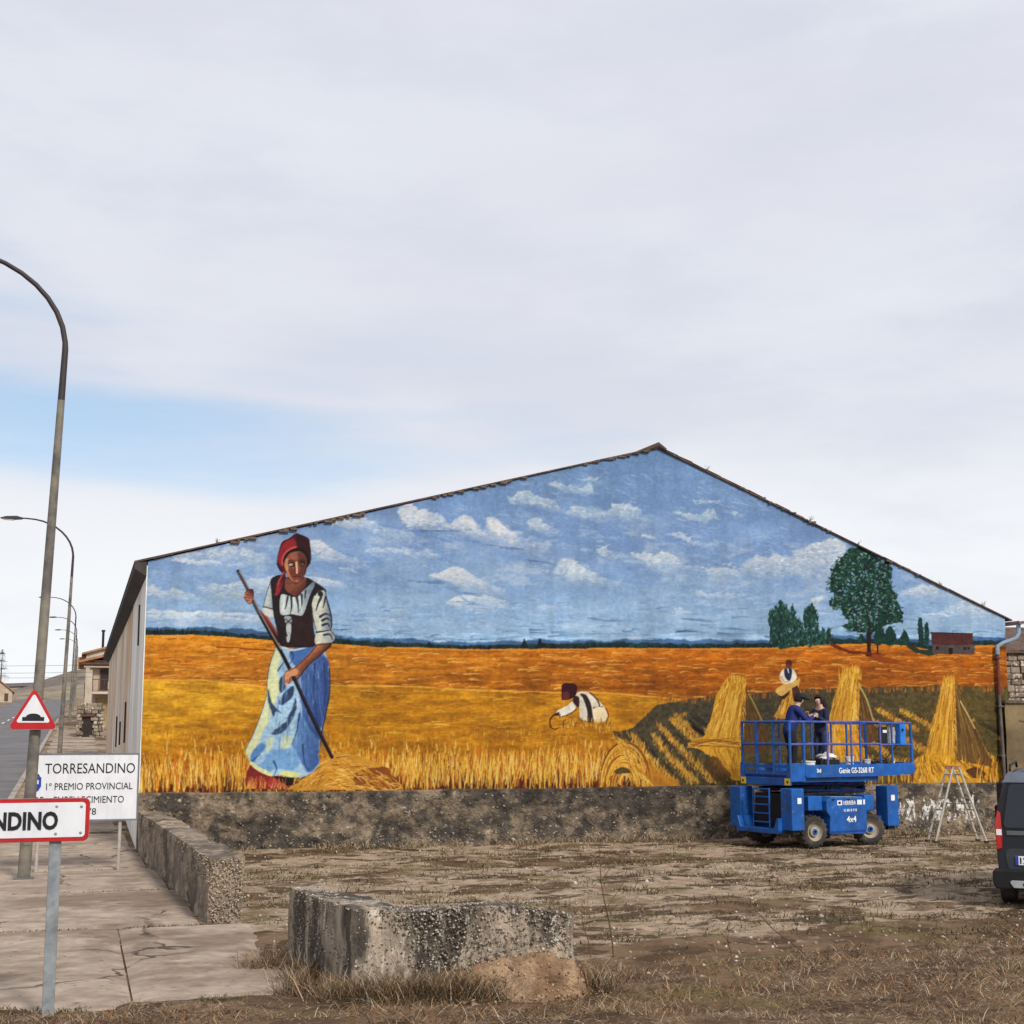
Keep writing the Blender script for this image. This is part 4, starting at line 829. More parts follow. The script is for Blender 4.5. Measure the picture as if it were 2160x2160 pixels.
    S.poly(T1([(500, 690), (540, 690), (548, 720), (535, 760), (512, 740)]), (150, 156, 160)); S.poly(T1([(512, 750), (542, 745), (540, 810), (520, 812)]), (182, 188, 190)); S.poly(T1([(515, 820), (538, 818), (530, 856), (516, 850)]), (180, 186, 190))
    S.stroke(T1([(505, 705), (545, 735)]), 2, 2, (30, 26, 30)); S.stroke(T1([(545, 705), (510, 735)]), 2, 2, (30, 26, 30))
    # sleeve at the right
    S.poly(T1([(700, 545), (725, 520), (765, 515), (782, 580), (800, 650), (812, 730), (802, 785), (755, 795), (712, 792), (690, 700), (680, 620)]), (202, 204, 184), grad=((96, 108, 130), T1([(740, 640)])[0], T1([(815, 640)])[0]))
    S.poly(T1([(715, 795), (770, 780), (822, 782), (836, 825), (815, 858), (772, 864), (722, 872), (700, 855)]), (206, 206, 186), grad=((130, 140, 150), T1([(740, 830)])[0], T1([(840, 830)])[0]))
    for f, w in [([(742, 560), (720, 610), (708, 650)], 6), ([(772, 560), (755, 630)], 5), ([(735, 690), (770, 670), (800, 680)], 6), ([(750, 715), (780, 700), (800, 715)], 6), ([(752, 745), (785, 735), (795, 755)], 6), ([(712, 792), (760, 785), (806, 776)], 4), ([(760, 810), (800, 805), (815, 840)], 5), ([(700, 545), (725, 520), (765, 512)], 5), ([(782, 590), (806, 680), (810, 760)], 3)]: S.stroke(T1(f), w, 2, (30, 38, 52), .85)
    S.poly(ell(*T1([(738, 540)])[0], 6, 6), (44, 40, 46))
    # forearm and hand on the handle
    S.poly(T1([(718, 872), (770, 864), (812, 862), (802, 892), (745, 935), (665, 1000), (610, 1070), (570, 1060), (560, 1030), (630, 965)]), (172, 108, 70), grad=((74, 40, 34), T1([(640, 960)])[0], T1([(690, 1010)])[0]))
    S.poly(T1([(512, 1050), (560, 1028), (605, 1048), (596, 1090), (556, 1108), (532, 1132), (508, 1122), (498, 1082)]), (208, 142, 100), grad=((130, 76, 56), T1([(530, 1060)])[0], T1([(590, 1100)])[0]))
    for f in [[(520, 1085), (515, 1120)], [(538, 1085), (530, 1125)], [(555, 1080), (548, 1112)]]: S.stroke(T1(f), 2, 1.2, (80, 42, 34))
    S.poly(T1([(498, 1100), (512, 1110), (520, 1148), (508, 1140)]), (214, 156, 116))
    # rake handle
    hd = T1([(196, 392), (262, 515), (340, 680), (468, 905), (540, 1045), (620, 1220), (700, 1390), (812, 1612)])
    S.stroke(hd, 8, 8, (30, 22, 30), smooth=True); S.stroke([(x+2.4, y-1) for x, y in hd[:4]], 2.2, 2, (184, 164, 150), .85); S.stroke([(x-1.6, y+1.5) for x, y in hd[:3]], 1.6, 1.4, (150, 150, 170), .7)
    S.stroke([(x+1.4, y-.6) for x, y in hd[4:]], 1.4, 1.2, (96, 80, 90), .6)
    S.poly(T1([(512, 1050), (560, 1028), (590, 1048), (575, 1075), (545, 1082), (520, 1100), (506, 1090)]), (206, 140, 98))
    # hand at the top of the handle
    S.poly(T1([(240, 535), (262, 512), (292, 510), (300, 540), (290, 585), (275, 605), (252, 590), (236, 562)]), (196, 128, 96), grad=((80, 36, 34), T1([(255, 570)])[0], T1([(300, 530)])[0]))
    for f in [[(248, 545), (272, 552)], [(246, 562), (270, 570)], [(252, 580), (272, 586)]]: S.stroke(T1(f), 2, 1.5, (70, 32, 30))
    # neck, head, scarf
    S.poly(TH([(840, 880), (960, 970), (1030, 980), (1120, 900), (1180, 880), (1160, 1050), (1080, 1150), (1000, 1195), (900, 1150), (820, 1060)]), (128, 76, 56), grad=((86, 48, 42), TH([(1000, 1000)])[0], TH([(1100, 1100)])[0]))
    S.poly(TH([(1015, 128), (1205, 210), (1238, 330), (1256, 500), (1240, 640), (1190, 720), (1150, 830), (1000, 800), (830, 800), (790, 795), (735, 745), (690, 650), (684, 560), (720, 400), (770, 268), (900, 200)]), (84, 28, 38))
    S.poly(TH([(800, 285), (960, 215), (1010, 330), (860, 420), (790, 540), (775, 680), (720, 650), (700, 540), (740, 400)]), (146, 40, 46), soft=1)
    S.poly(TH([(1020, 145), (1190, 215), (1226, 340), (1244, 600), (1195, 620), (1180, 450), (1060, 385), (1020, 330)]), (62, 26, 36), soft=1)
    S.stroke(TH([(1010, 352), (900, 395), (815, 470), (770, 580), (778, 660)]), 3.4, 3, (196, 88, 84), .9)
    S.stroke(TH([(690, 640), (735, 745), (790, 795)]), 4, 3, (40, 16, 26)); S.stroke(TH([(1015, 128), (1205, 210), (1238, 330), (1256, 520), (1240, 640)]), 2.2, 2, (30, 14, 22))
    S.poly(TH([(1030, 370), (900, 415), (815, 500), (782, 600), (800, 660), (840, 620), (900, 480), (1050, 440), (1130, 460), (1180, 540), (1190, 700), (1225, 600), (1200, 460), (1130, 390)]), (30, 22, 18))
    S.poly(TH([(930, 450), (1060, 428), (1140, 478), (1182, 560), (1176, 690), (1150, 805), (1110, 900), (1030, 972), (960, 958), (890, 890), (840, 780), (806, 680), (828, 580), (860, 510)]), (130, 76, 56))
    S.poly(TH([(826, 570), (870, 540), (880, 600), (872, 700), (890, 810), (950, 920), (985, 962), (900, 895), (842, 775), (808, 680)]), (190, 126, 90), soft=3)
    S.poly(TH([(1060, 440), (1140, 482), (1180, 560), (1172, 700), (1135, 840), (1080, 905), (1060, 800), (1085, 700), (1050, 600), (1040, 500)]), (100, 58, 48), soft=4)
    S.poly(TH([(880, 480), (1000, 450), (1030, 560), (900, 570)]), (150, 92, 70), soft=1, alpha=.7); S.poly(TH([(880, 720), (980, 730), (960, 880), (920, 840)]), (110, 54, 40), soft=2, alpha=.7)
    for pts in [[(866, 640), (905, 606), (960, 612), (985, 640), (960, 690), (900, 690)], [(1058, 640), (1090, 600), (1150, 606), (1160, 640), (1130, 680), (1080, 680)]]: S.poly(TH(pts), (52, 24, 24))
    S.poly(TH([(885, 655), (915, 632), (950, 645), (940, 668), (905, 672)]), (224, 204, 184)); S.poly(TH([(1078, 650), (1105, 630), (1135, 645), (1120, 665)]), (150, 116, 108))
    S.poly(ell(*TH([(925, 650)])[0], 1.6, 1.6), (30, 16, 18)); S.poly(ell(*TH([(1108, 646)])[0], 1.4, 1.4), (24, 14, 16))
    S.stroke(TH([(870, 600), (920, 576), (980, 600)]), 2, 1.2, (36, 20, 18)); S.stroke(TH([(1060, 596), (1110, 575), (1160, 596)]), 2, 1.2, (28, 16, 18))
    S.stroke(TH([(1012, 620), (1020, 720), (1022, 795)]), 4, 4.5, (216, 164, 136)); S.stroke(TH([(985, 660), (992, 760), (985, 800)]), 2.5, 2, (70, 34, 30)); S.stroke(TH([(990, 815), (1030, 822), (1060, 800)]), 2.2, 1.6, (40, 18, 18))
    S.stroke(TH([(975, 862), (1020, 852), (1080, 866)]), 3, 2, (84, 24, 26)); S.stroke(TH([(990, 885), (1030, 893), (1070, 882)]), 2.4, 1.4, (120, 56, 48)); S.stroke(TH([(1010, 930), (1040, 936)]), 3, 2, (196, 136, 108), .8)
    S.poly(TH([(805, 775), (740, 845), (690, 950), (660, 1100), (646, 1185), (715, 1150), (755, 1060), (800, 950), (832, 860)]), (150, 46, 54), grad=((86, 24, 36), TH([(700, 1000)])[0], TH([(800, 960)])[0])); S.stroke(TH([(800, 785), (735, 900), (700, 1010)]), 2.4, 1.4, (206, 104, 96), .8)
    S.stroke(TH([(820, 1100), (900, 1160), (1000, 1200), (1090, 1150)]), 2.2, 1.6, (28, 20, 26))
    ol = (26, 20, 26)
    for f, w in [([(718, 872), (640, 962), (560, 1030), (512, 1050), (498, 1082), (508, 1122)], 1.8), ([(810, 864), (745, 935), (665, 1002), (606, 1075), (590, 1095), (556, 1110)], 2.2), ([(680, 620), (690, 700), (712, 792)], 2), ([(428, 430), (412, 470), (420, 560), (430, 670), (465, 830), (480, 882)], 2.2), ([(415, 440), (388, 520), (360, 630)], 1.6), ([(765, 512), (782, 580), (805, 660), (814, 735), (806, 780), (836, 825), (815, 860), (772, 868), (718, 874)], 2),
                 ([(690, 886), (600, 893), (480, 883)], 2), ([(240, 535), (262, 510), (294, 510)], 1.6), ([(236, 562), (254, 592), (276, 606), (292, 584)], 1.8), ([(440, 905), (405, 1000), (386, 1130), (382, 1210), (320, 1400), (247, 1560)], 1.2)]: S.stroke(T1(f), w, w*.8, ol, .75)
    S.stroke(TH([(806, 680), (842, 782), (890, 892), (960, 962), (1030, 975), (1112, 902), (1152, 806), (1178, 690)]), 1.6, 1.6, ol, .4)
    # corn over the hem
    for k in range(50):
        x = U(300, 520) if k % 2 else U(250, 300); y = 1818; S.stroke(T1([(x, y), (x+U(-20, 20), y-U(20, 80))]), 1.8, 1, R.choice([(220, 150, 90), (206, 120, 50), (226, 170, 70)]), .75)
    lum = (c@np.array([.3, .59, .11], np.float32))[..., None]; c = lum+(c-lum)*.90; c = np.clip(c, 0, 1); c = c*.72+.28*(c*c*(3-2*c))
    bt = fbm(SHH, SW, 3, 5, 3, 71)[..., None]; bs = fbm(SHH, SW, 70, 110, 4, 72)[..., None]
    c = c*(.92+.16*bt)*(.94+.14*bs)
    return np.clip(c, 0, 1)
# ================================================================ the painted barn
YF = 28.6
XL, XR = 1.22, 22.0
def roofz(x): return 5.87+(x-1.22)*(8.93-5.87)/(12.55-1.22) if x < 12.62 else 8.98-(x-12.62)*(8.98-5.22)/(21.97-12.62)
barn = empty('painted_barn', (11.6, 46, 0), 0, 'long low barn with a harvest mural covering its whole gable end', 'barn')
def bpart(o): return adopt(o, barn)
# --- gable wall carrying the painting
HM = (114.2936234, 5.41169614, 154.50223085, 17.29369877, -100.4320608, 1802.9675003, .01120515, .00501083)   # wall metres -> painter's sheet
cv = paint_mural()
lincv = np.where(cv <= .04045, cv/12.92, ((cv+.055)/1.055)**2.4)
nc, nr = 1240, 470
xs = np.linspace(XL, XR, nc+1); tops = np.array([roofz(x) for x in xs])
VV, XX = np.meshgrid(np.linspace(0, 1, nr+1), xs, indexing='ij'); ZZ = 1.13+(tops[None, :]-1.13)*VV
den = HM[6]*XX+HM[7]*ZZ+1; px = (HM[0]*XX+HM[1]*ZZ+HM[2])/den-SX0; py = (HM[3]*XX+HM[4]*ZZ+HM[5])/den-SY0
px = np.clip(px, 0, SW-1.01); py = np.clip(py, 0, SHH-1.01); ix = px.astype(int); iy = py.astype(int); fx = (px-ix)[..., None]; fy = (py-iy)[..., None]
cc = (lincv[iy, ix]*(1-fx)+lincv[iy, ix+1]*fx)*(1-fy)+(lincv[iy+1, ix]*(1-fx)+lincv[iy+1, ix+1]*fx)*fy
MURAL_GAIN = .75
cc = np.clip(cc*MURAL_GAIN, .004, .86)
dy = (vfbm(XX*.7, ZZ*.7, 3)-.5)*.05
I = np.arange((nr+1)*(nc+1)).reshape(nr+1, nc+1); Q = np.stack([I[:-1, :-1], I[:-1, 1:], I[1:, 1:], I[1:, :-1]], -1).reshape(-1, 4)
def mural_material():
    m = cmat('wall_painting', .85, .22, 9); t = m.node_tree; n = t.nodes; l = t.links; b = n['Principled BSDF']; a = [x for x in n if x.bl_idname == 'ShaderNodeVertexColor'][0]
    tc = n.new('ShaderNodeTexCoord'); mp = n.new('ShaderNodeMapping'); mp.inputs['Scale'].default_value = (2.2, 1, .35); l.new(tc.outputs['Object'], mp.inputs['Vector'])
    q = n.new('ShaderNodeTexNoise'); q.inputs['Scale'].default_value = 1.3; q.inputs['Detail'].default_value = 8; q.inputs['Roughness'].default_value = .7; l.new(mp.outputs[0], q.inputs['Vector'])
    r = n.new('ShaderNodeMapRange'); l.new(q.outputs['Fac'], r.inputs['Value'])
    for k, x in zip(('From Min', 'From Max', 'To Min', 'To Max'), (.3, .7, .86, 1.12)): r.inputs[k].default_value = x
    cx = n.new('ShaderNodeCombineColor'); [l.new(r.outputs[0], cx.inputs[i]) for i in range(3)]
    mx = n.new('ShaderNodeMix'); mx.data_type = 'RGBA'; mx.blend_type = 'MULTIPLY'; mx.inputs[0].default_value = 1; l.new(a.outputs['Color'], mx.inputs[6]); l.new(cx.outputs[0], mx.inputs[7]); l.new(mx.outputs[2], b.inputs['Base Color'])
    return m
mw = npmesh('mural_wall', np.stack([XX, YF+dy, ZZ], -1).reshape(-1, 3), Q, col=cc.reshape(-1, 3), mat=mural_material(), smooth=True)
tag(mw, 'rendered gable wall painted with reapers, stooks and golden fields'); bpart(mw)
# --- rough plinth under it
M_pl = None
def plinth_material():
    m = pmat('rough_plinth', (.21, .16, .11), .95, var=.5, scale=5.0, bump=1.0, bscale=14, col2=(.075, .062, .05), spots=((.33, .26, .18), 6, .57, .66), stain=((.04, .035, .03), .8, .47, .58, .85), dist=.08, c2fac=(.45, .58))
    t = m.node_tree; n = t.nodes; l = t.links; b = n['Principled BSDF']
    src = b.inputs['Base Color'].links[0].from_socket
    tc = n.new('ShaderNodeTexCoord'); sp = n.new('ShaderNodeSeparateXYZ'); l.new(tc.outputs['Object'], sp.inputs[0])
    mp = n.new('ShaderNodeMapping'); mp.inputs['Scale'].default_value = (2.4, 1, 1); l.new(tc.outputs['Object'], mp.inputs['Vector'])
    q = n.new('ShaderNodeTexNoise'); q.inputs['Scale'].default_value = 3.4; q.inputs['Detail'].default_value = 6; q.inputs['Roughness'].default_value = .68; l.new(mp.outputs[0], q.inputs['Vector'])
    def rg(v, a, bb, lo, hi):
        r = n.new('ShaderNodeMapRange'); r.interpolation_type = 'SMOOTHSTEP'; l.new(v, r.inputs['Value'])
        for k, x in zip(('From Min', 'From Max', 'To Min', 'To Max'), (a, bb, lo, hi)): r.inputs[k].default_value = x
        return r.outputs[0]
    def mt(op, a, bb):
        r = n.new('ShaderNodeMath'); r.operation = op
        for i, v in enumerate((a, bb)):
            if hasattr(v, 'type'): l.new(v, r.inputs[i])
            else: r.inputs[i].default_value = v
        return r.outputs[0]
    # remnants of limewash: thick by the ladder, a few flecks elsewhere
    near = mt('MULTIPLY', rg(sp.outputs['X'], 17.6, 19.0, 0, 1), rg(sp.outputs['X'], 20.6, 21.4, 1, 0)); band = mt('MULTIPLY', rg(sp.outputs['Z'], .2, .35, 0, 1), rg(sp.outputs['Z'], .72, 1.02, 1, 0))
    th = mt('SUBTRACT', .70, mt('MULTIPLY', mt('MULTIPLY', near, band), .20))
    fl = rg(mt('SUBTRACT', q.outputs['Fac'], th), 0, .04, 0, 1)
    mx = n.new('ShaderNodeMix'); mx.data_type = 'RGBA'; l.new(fl, mx.inputs[0]); l.new(src, mx.inputs[6]); mx.inputs[7].default_value = (.72, .70, .66, 1); l.new(mx.outputs[2], b.inputs['Base Color'])
    return m
M_pl = plinth_material()
pnx, pnz = 700, 44
PX, PV = np.meshgrid(np.linspace(XL-.03, XR-.35, pnx+1), np.linspace(0, 1, pnz+1)); topz = 1.165+(vfbm(PX*1.1, PX*0+3, 4)-.5)*.05; PZ = -.3+(topz+.3)*PV
PY = YF-.12-(vfbm(PX*2.2+5, PZ*3, 4)-.5)*.12-(vfbm(PX*9+1, PZ*9, 2)-.5)*.06-np.clip(.35-PZ, 0, .6)*.22*(.5+vfbm(PX*.9, PX*0+1, 3))
for jx in (5.66, 9.2, 13.4): PY = PY+np.exp(-((PX-jx-.02*np.sin(PZ*9))/.02)**2)*.05
front = np.stack([PX, PY, PZ], -1).reshape(-1, 3); I = np.arange(len(front)).reshape(pnz+1, pnx+1); Q = np.stack([I[:-1, :-1], I[:-1, 1:], I[1:, 1:], I[1:, :-1]], -1).reshape(-1, 4)
back = np.stack([PX[-1], np.full(pnx+1, YF+.05), topz[-1]+.012], -1); k0 = len(front); top = [(I[-1, i], I[-1, i+1], k0+i+1, k0+i) for i in range(pnx)]
side = np.stack([np.full(pnz+1, XL-.03), np.full(pnz+1, YF+.05), PZ[:, 0]], -1); k1 = k0+len(back); sd_ = [(I[i, 0], I[i+1, 0], k1+i+1, k1+i) for i in range(pnz)]
side2 = np.stack([np.full(pnz+1, XR-.35), np.full(pnz+1, YF+.05), PZ[:, -1]], -1); k2 = k1+len(side); sd2 = [(I[i, -1], k2+i, k2+i+1, I[i+1, -1]) for i in range(pnz)]
pl = npmesh('plinth', np.concatenate([front, back, side, side2]), np.concatenate([Q, np.array(top), np.array(sd_), np.array(sd2)]), mat=M_pl, smooth=True); tag(pl, 'rough unpainted grey-brown plinth with flecks of limewash'); bpart(pl)
_P = []; _R = []
for k in range(2200):
    x = R.uniform(XL, XR-.4); z = R.uniform(0, 1.1); z = z if R.random() < .6 else R.uniform(0, .3); i = int((x-XL+.03)/(XR-.35-XL+.03)*pnx); j = int((z+.3)/(1.165+.3)*pnz)
    _P.append((x, PY[min(j, pnz), min(i, pnx)]+.005, z)); _R.append(R.uniform(.012, .04)*(1 if R.random() < .93 else 1.8))
bpart(pebbles('embedded_stones', None, _P, None, _R, [(.30, .235, .165), (.20, .155, .11), (.12, .10, .08), (.38, .32, .24), (.25, .19, .13), (.09, .075, .06)]))
# --- side walls and back
M_white = pmat('limewashed_render', (.80, .78, .73), .9, var=.12, scale=1.5, bump=.35, bscale=20, col2=(.66, .62, .55), stretch=(1, 1, .4))
M_ochre = pmat('stained_render', (.60, .42, .27), .92, var=.2, scale=1.4, bump=.4, bscale=18, col2=(.74, .68, .60), stretch=(1, 1, .35), spots=((.16, .09, .06), 3.2, .66, .74))
YB = 65.
bpart(MB().box(XL-.02, XL+.28, YF+.012, 35.5, -.3, 5.78).build('side_wall', M_white))
bpart(MB().box(XL-.005, XL+.28, 35.5, YB, -.3, 5.72).build('side_wall', M_ochre))
for y, z0, z1 in [(31.2, 4.3, 5.2), (38.5, 2.1, 3.2), (43, 2.0, 2.7), (47, 1.9, 2.9)]:
    MBk = MB().box(XL-.05, XL+.1, y, y+.16, z0, z1).build('slit_window', pmat('dark_slit', (.05, .04, .035), .9, var=.1)); bpart(MBk)
bpart(MB().box(XR-.28, XR, YF+.012, YB, -.3, 5.1).build('side_wall', M_ochre))
bpart(MB().prism([(XL, 0), (XR, 0), (XR, 5.2), (12.62, 8.9), (XL, 5.8)], YB-.3, YB).build('back_wall', M_ochre))
# corner trim where the render of the side wraps the gable
# --- roof: two slabs, dark soffit at the street eave, verge tiles along the gable
M_tile = pmat('roof_tile', (.12, .07, .05), .9, var=.4, scale=6, bump=.4, bscale=30, col2=(.06, .045, .04), spots=((.25, .21, .14), 8, .62, .72))
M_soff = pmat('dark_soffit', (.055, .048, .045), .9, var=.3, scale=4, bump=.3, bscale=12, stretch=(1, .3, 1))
M_mort = pmat('verge_mortar', (.13, .095, .07), .95, var=.3, scale=9, bump=.6, bscale=40)
roof = MB()
def rslab(x0, z0, x1, z1, th): roof.prism([(x0, z0), (x1, z1), (x1, z1+th), (x0, z0+th)], YF-.05, YB+.3)
rslab(12.62, roofz(12.61)+.005, XR+.18, roofz(XR)-.06, .035)
rf = roof.build('roof', M_tile)
roof2 = MB().prism([(XL-.27, roofz(XL)-.27*.27+.03), (12.62, roofz(12.61)+.005), (12.62, roofz(12.61)+.04), (XL-.27, roofz(XL)-.27*.27+.065)], YF-.05, YB+.3)
# left pitch eaves sink a little towards the far end
rf2 = roof2.build('roof', M_tile)
bpart(rf); bpart(rf2)
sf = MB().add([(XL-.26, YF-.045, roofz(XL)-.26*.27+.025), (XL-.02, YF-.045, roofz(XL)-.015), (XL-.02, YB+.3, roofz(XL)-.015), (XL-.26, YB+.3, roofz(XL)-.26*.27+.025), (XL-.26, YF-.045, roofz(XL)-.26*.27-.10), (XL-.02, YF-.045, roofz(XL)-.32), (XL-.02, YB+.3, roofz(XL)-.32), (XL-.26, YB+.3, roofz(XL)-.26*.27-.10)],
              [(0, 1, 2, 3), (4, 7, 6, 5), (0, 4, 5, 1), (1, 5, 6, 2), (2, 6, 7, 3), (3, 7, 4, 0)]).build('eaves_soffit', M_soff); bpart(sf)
tile_me = None
def verge(x0, x1):
    global tile_me
    n = int(abs(x1-x0)/.36)
    for i in range(n):
        xa = x0+(x1-x0)*i/n; xb = x0+(x1-x0)*(i+1)/n; xm = (xa+xb)/2; an = math.atan2(roofz(xb-.01 if x1 > x0 else xb)-roofz(xa+.01), xb-xa)
        if tile_me is None:
            t = MB(); pr = []
            for k in range(7):
                a = math.pi*k/6; pr.append((.05*math.cos(a), .02*math.sin(a)))
            pr2 = [(.04*math.cos(math.pi*k/6), .012*math.sin(math.pi*k/6)) for k in range(6, -1, -1)]
            t.prism(pr+pr2, -.2, .2, 'x'); tile_me = t.build('verge_tile', M_tile); o = tile_me
        else:
            o = bpy.data.objects.new('verge_tile', tile_me.data); COL.objects.link(o)
        o.location = Vector((xm, YF+R.uniform(-.012, .012), roofz(xm)+.02+R.uniform(-.008, .01))); o.rotation_euler = (R.uniform(-.1, .1), -an+R.uniform(-.03, .03), R.uniform(-.04, .04)); o.parent = rf if x0 > 12 else rf2
        o.matrix_parent_inverse = Matrix(); 
verge(XL-.24, 12.5); verge(12.75, XR+.2)
vm = MB()
for x0, x1 in [(2.9, 4.3), (4.5, 5.8), (7.2, 9.4), (10.4, 12.5), (14.6, 17.2), (18.6, 19.6)]:     # mortar packed under the verge tiles
    n = int((x1-x0)/.12)
    for i in range(n):
        xa = x0+i*.12+R.uniform(-.03, .03)
        if R.random() < .35: continue
        vm.box(xa, xa+R.uniform(.05, .2), YF-.055-R.uniform(0, .02), YF-.01, roofz(xa+.06)-R.uniform(0, .03), roofz(xa+.06)+.02)
tag(bpart(vm.build('verge_mortar', M_mort)), kind='stuff')
# ridge end: a lifted saddle tile
bpart(MB().prism([(12.0, roofz(12.0)+.03), (12.62, 9.09), (12.82, roofz(12.82)+.05), (12.82, roofz(12.82)-.0), (12.62, 8.99), (12.0, roofz(12.0)+.0)], YF-.075, YF+.5).build('ridge_cap', M_tile))
# --- gutter and painted downpipe at the right-hand corner
M_zinc = pmat('zinc', (.24, .32, .40), .6, .1, var=.15, scale=6, bump=.1, bscale=20)
M_pipep = pmat('painted_pipe', (.15, .03, .02), .7, var=.3, scale=5, bump=.1)
M_pipeg = pmat('dirty_pipe', (.10, .085, .075), .8, var=.3, scale=5, bump=.1)
g = MB(); prf = [(XR+.16+.09*math.cos(a), 5.12+.09*math.sin(a)) for a in np.linspace(math.pi, 2*math.pi, 9)]; prf += [(XR+.16+.075*math.cos(a), 5.12+.075*math.sin(a)) for a in np.linspace(2*math.pi, math.pi, 9)]
bpart(g.prism(prf, YF-.45, YB).build('gutter', pmat('rust_gutter', (.30, .20, .18), .6, .3, var=.25, scale=7, bump=.1)))
bpart(MB().tube([(XR+.16, YF-.3, 5.05), (XR+.16, YF-.3, 4.82), (XR+.1, YF-.27, 4.7), (XR-.2, YF-.14, 4.58), (XR-.33, YF-.10, 4.5), (XR-.34, YF-.09, 4.3)], .055, 12).build('downpipe_elbow', M_zinc, smooth=True))
bpart(MB().tube([(XR-.34, YF-.09, 4.32), (XR-.34, YF-.09, 3.3)], .042, 12).build('downpipe', M_pipep, smooth=True))
bpart(MB().tube([(XR-.34, YF-.09, 3.3), (XR-.335, YF-.14, 1.2), (XR-.335, YF-.24, .25)], .042, 12).build('downpipe', M_pipeg, smooth=True))
for z in (4.2, 3.0, 1.8): bpart(MB().box(XR-.41, XR-.27, YF-.16, YF+.02, z, z+.04).build('pipe_clamp', M_pipeg))
# weeds rooted in the verge
for x in (2.6, 16.6, 17.9, 20.2, 21.4, 13.9):
    m = MB()
    for k in range(7): m.tube([(x+R.uniform(-.03, .03), YF+R.uniform(0, .1), roofz(x)+.06), (x+R.uniform(-.1, .1), YF+R.uniform(-.05, .15), roofz(x)+R.uniform(.08, .2))], [.006, .002], 4)
    o = m.build('dry_sprig', pmat('dead_stem', (.16, .12, .07), .9)); tag(o, {2.6: 'dead sprig on the barn verge near its street corner', 13.9: 'dead sprig just right of the barn ridge', 16.6: 'dead sprig on the barn verge, second right of the ridge', 17.9: 'dead sprig on the barn verge above the painted tree', 20.2: 'dead sprig on the barn verge above the painted farmhouse', 21.4: 'dead sprig on the verge next to the gutter end'}[x], 'sprig', 'dead sprigs along the barn roof')
# --- neighbouring walls and the stone house to the right
M_rendb = pmat('brown_render', (.15, .11, .062), .95, var=.25, scale=2, bump=.6, bscale=18, col2=(.21, .155, .08), spots=((.07, .05, .035), 5, .6, .7))
yw = empty('yard_wall', (24, 28.4, 0), 0, 'brown rendered yard wall joined to the barn corner', 'wall')
adopt(rough_block('wall_body', [(XR-.26, 28.42), (27, 27.2), (27, 27.6), (XR+.1, 28.75)], -.2, 3.1, M_rendb, None, .015, .25, 14), yw)
adopt(MB().box(XR-.28, 27.1, 0, 0.5, 3.09, 3.17, Matrix.Translation((0, 28.36, 0)) @ Matrix(((1, 0, 0, 0), (-.23, 1, 0, .23*(XR-.28)), (0, 0, 1, 0), (0, 0, 0, 1)))).build('wall_coping', M_oldc, bevel=.02), yw)
M_stone = pmat('rubble_stone', (.16, .125, .09), .95, var=.5, scale=3, bump=.8, bscale=9, col2=(.20, .155, .12), spots=((.42, .36, .29), 6, .5, .62))
M_stone2 = pmat('rubble_stone_light', (.26, .21, .155), .95, var=.25, scale=5, bump=.6, bscale=15)
sh = empty('stone_house', (36, 44, 0), math.radians(-8), 'ruined rubble stone house behind the yard wall', 'house')
def spart(m, name, mat, bevel=0): o = m.build(name, mat, None, bevel=bevel); o.parent = sh; return o
spart(MB().box(-5, 5, 0, 8, 0, 5.4), 'wall', M_stone)
smesh = None
for r_ in range(22):
    x = -5+R.uniform(0, .2)
    while x < -1.0:
        L = R.uniform(.25, .6); dz = R.uniform(-.04, .04)
        spart(MB().box(x, x+L-.03, -.05-R.uniform(0, .08), .05, .1+r_*.24+dz, .1+r_*.24+.2+dz*R.uniform(-1, 1)), 'stone', R.choice([M_stone, M_stone, M_stone, M_stone2]), .04); x += L
spart(MB().box(-4.1, -3.4, -.12, .05, 4.1, 4.75), 'window', pmat('dark_opening', (.03, .025, .02), .9)); spart(MB().box(-4.25, -3.25, -.10, .06, 4.8, 4.95), 'lintel', M_stone2, .02)
spart(MB().prism([(-.25, 5.4), (4, 6.6), (8.25, 5.4), (8.25, 5.52), (4, 6.74), (-.25, 5.52)], -5.3, 5.3, 'x'), 'roof', M_tile)
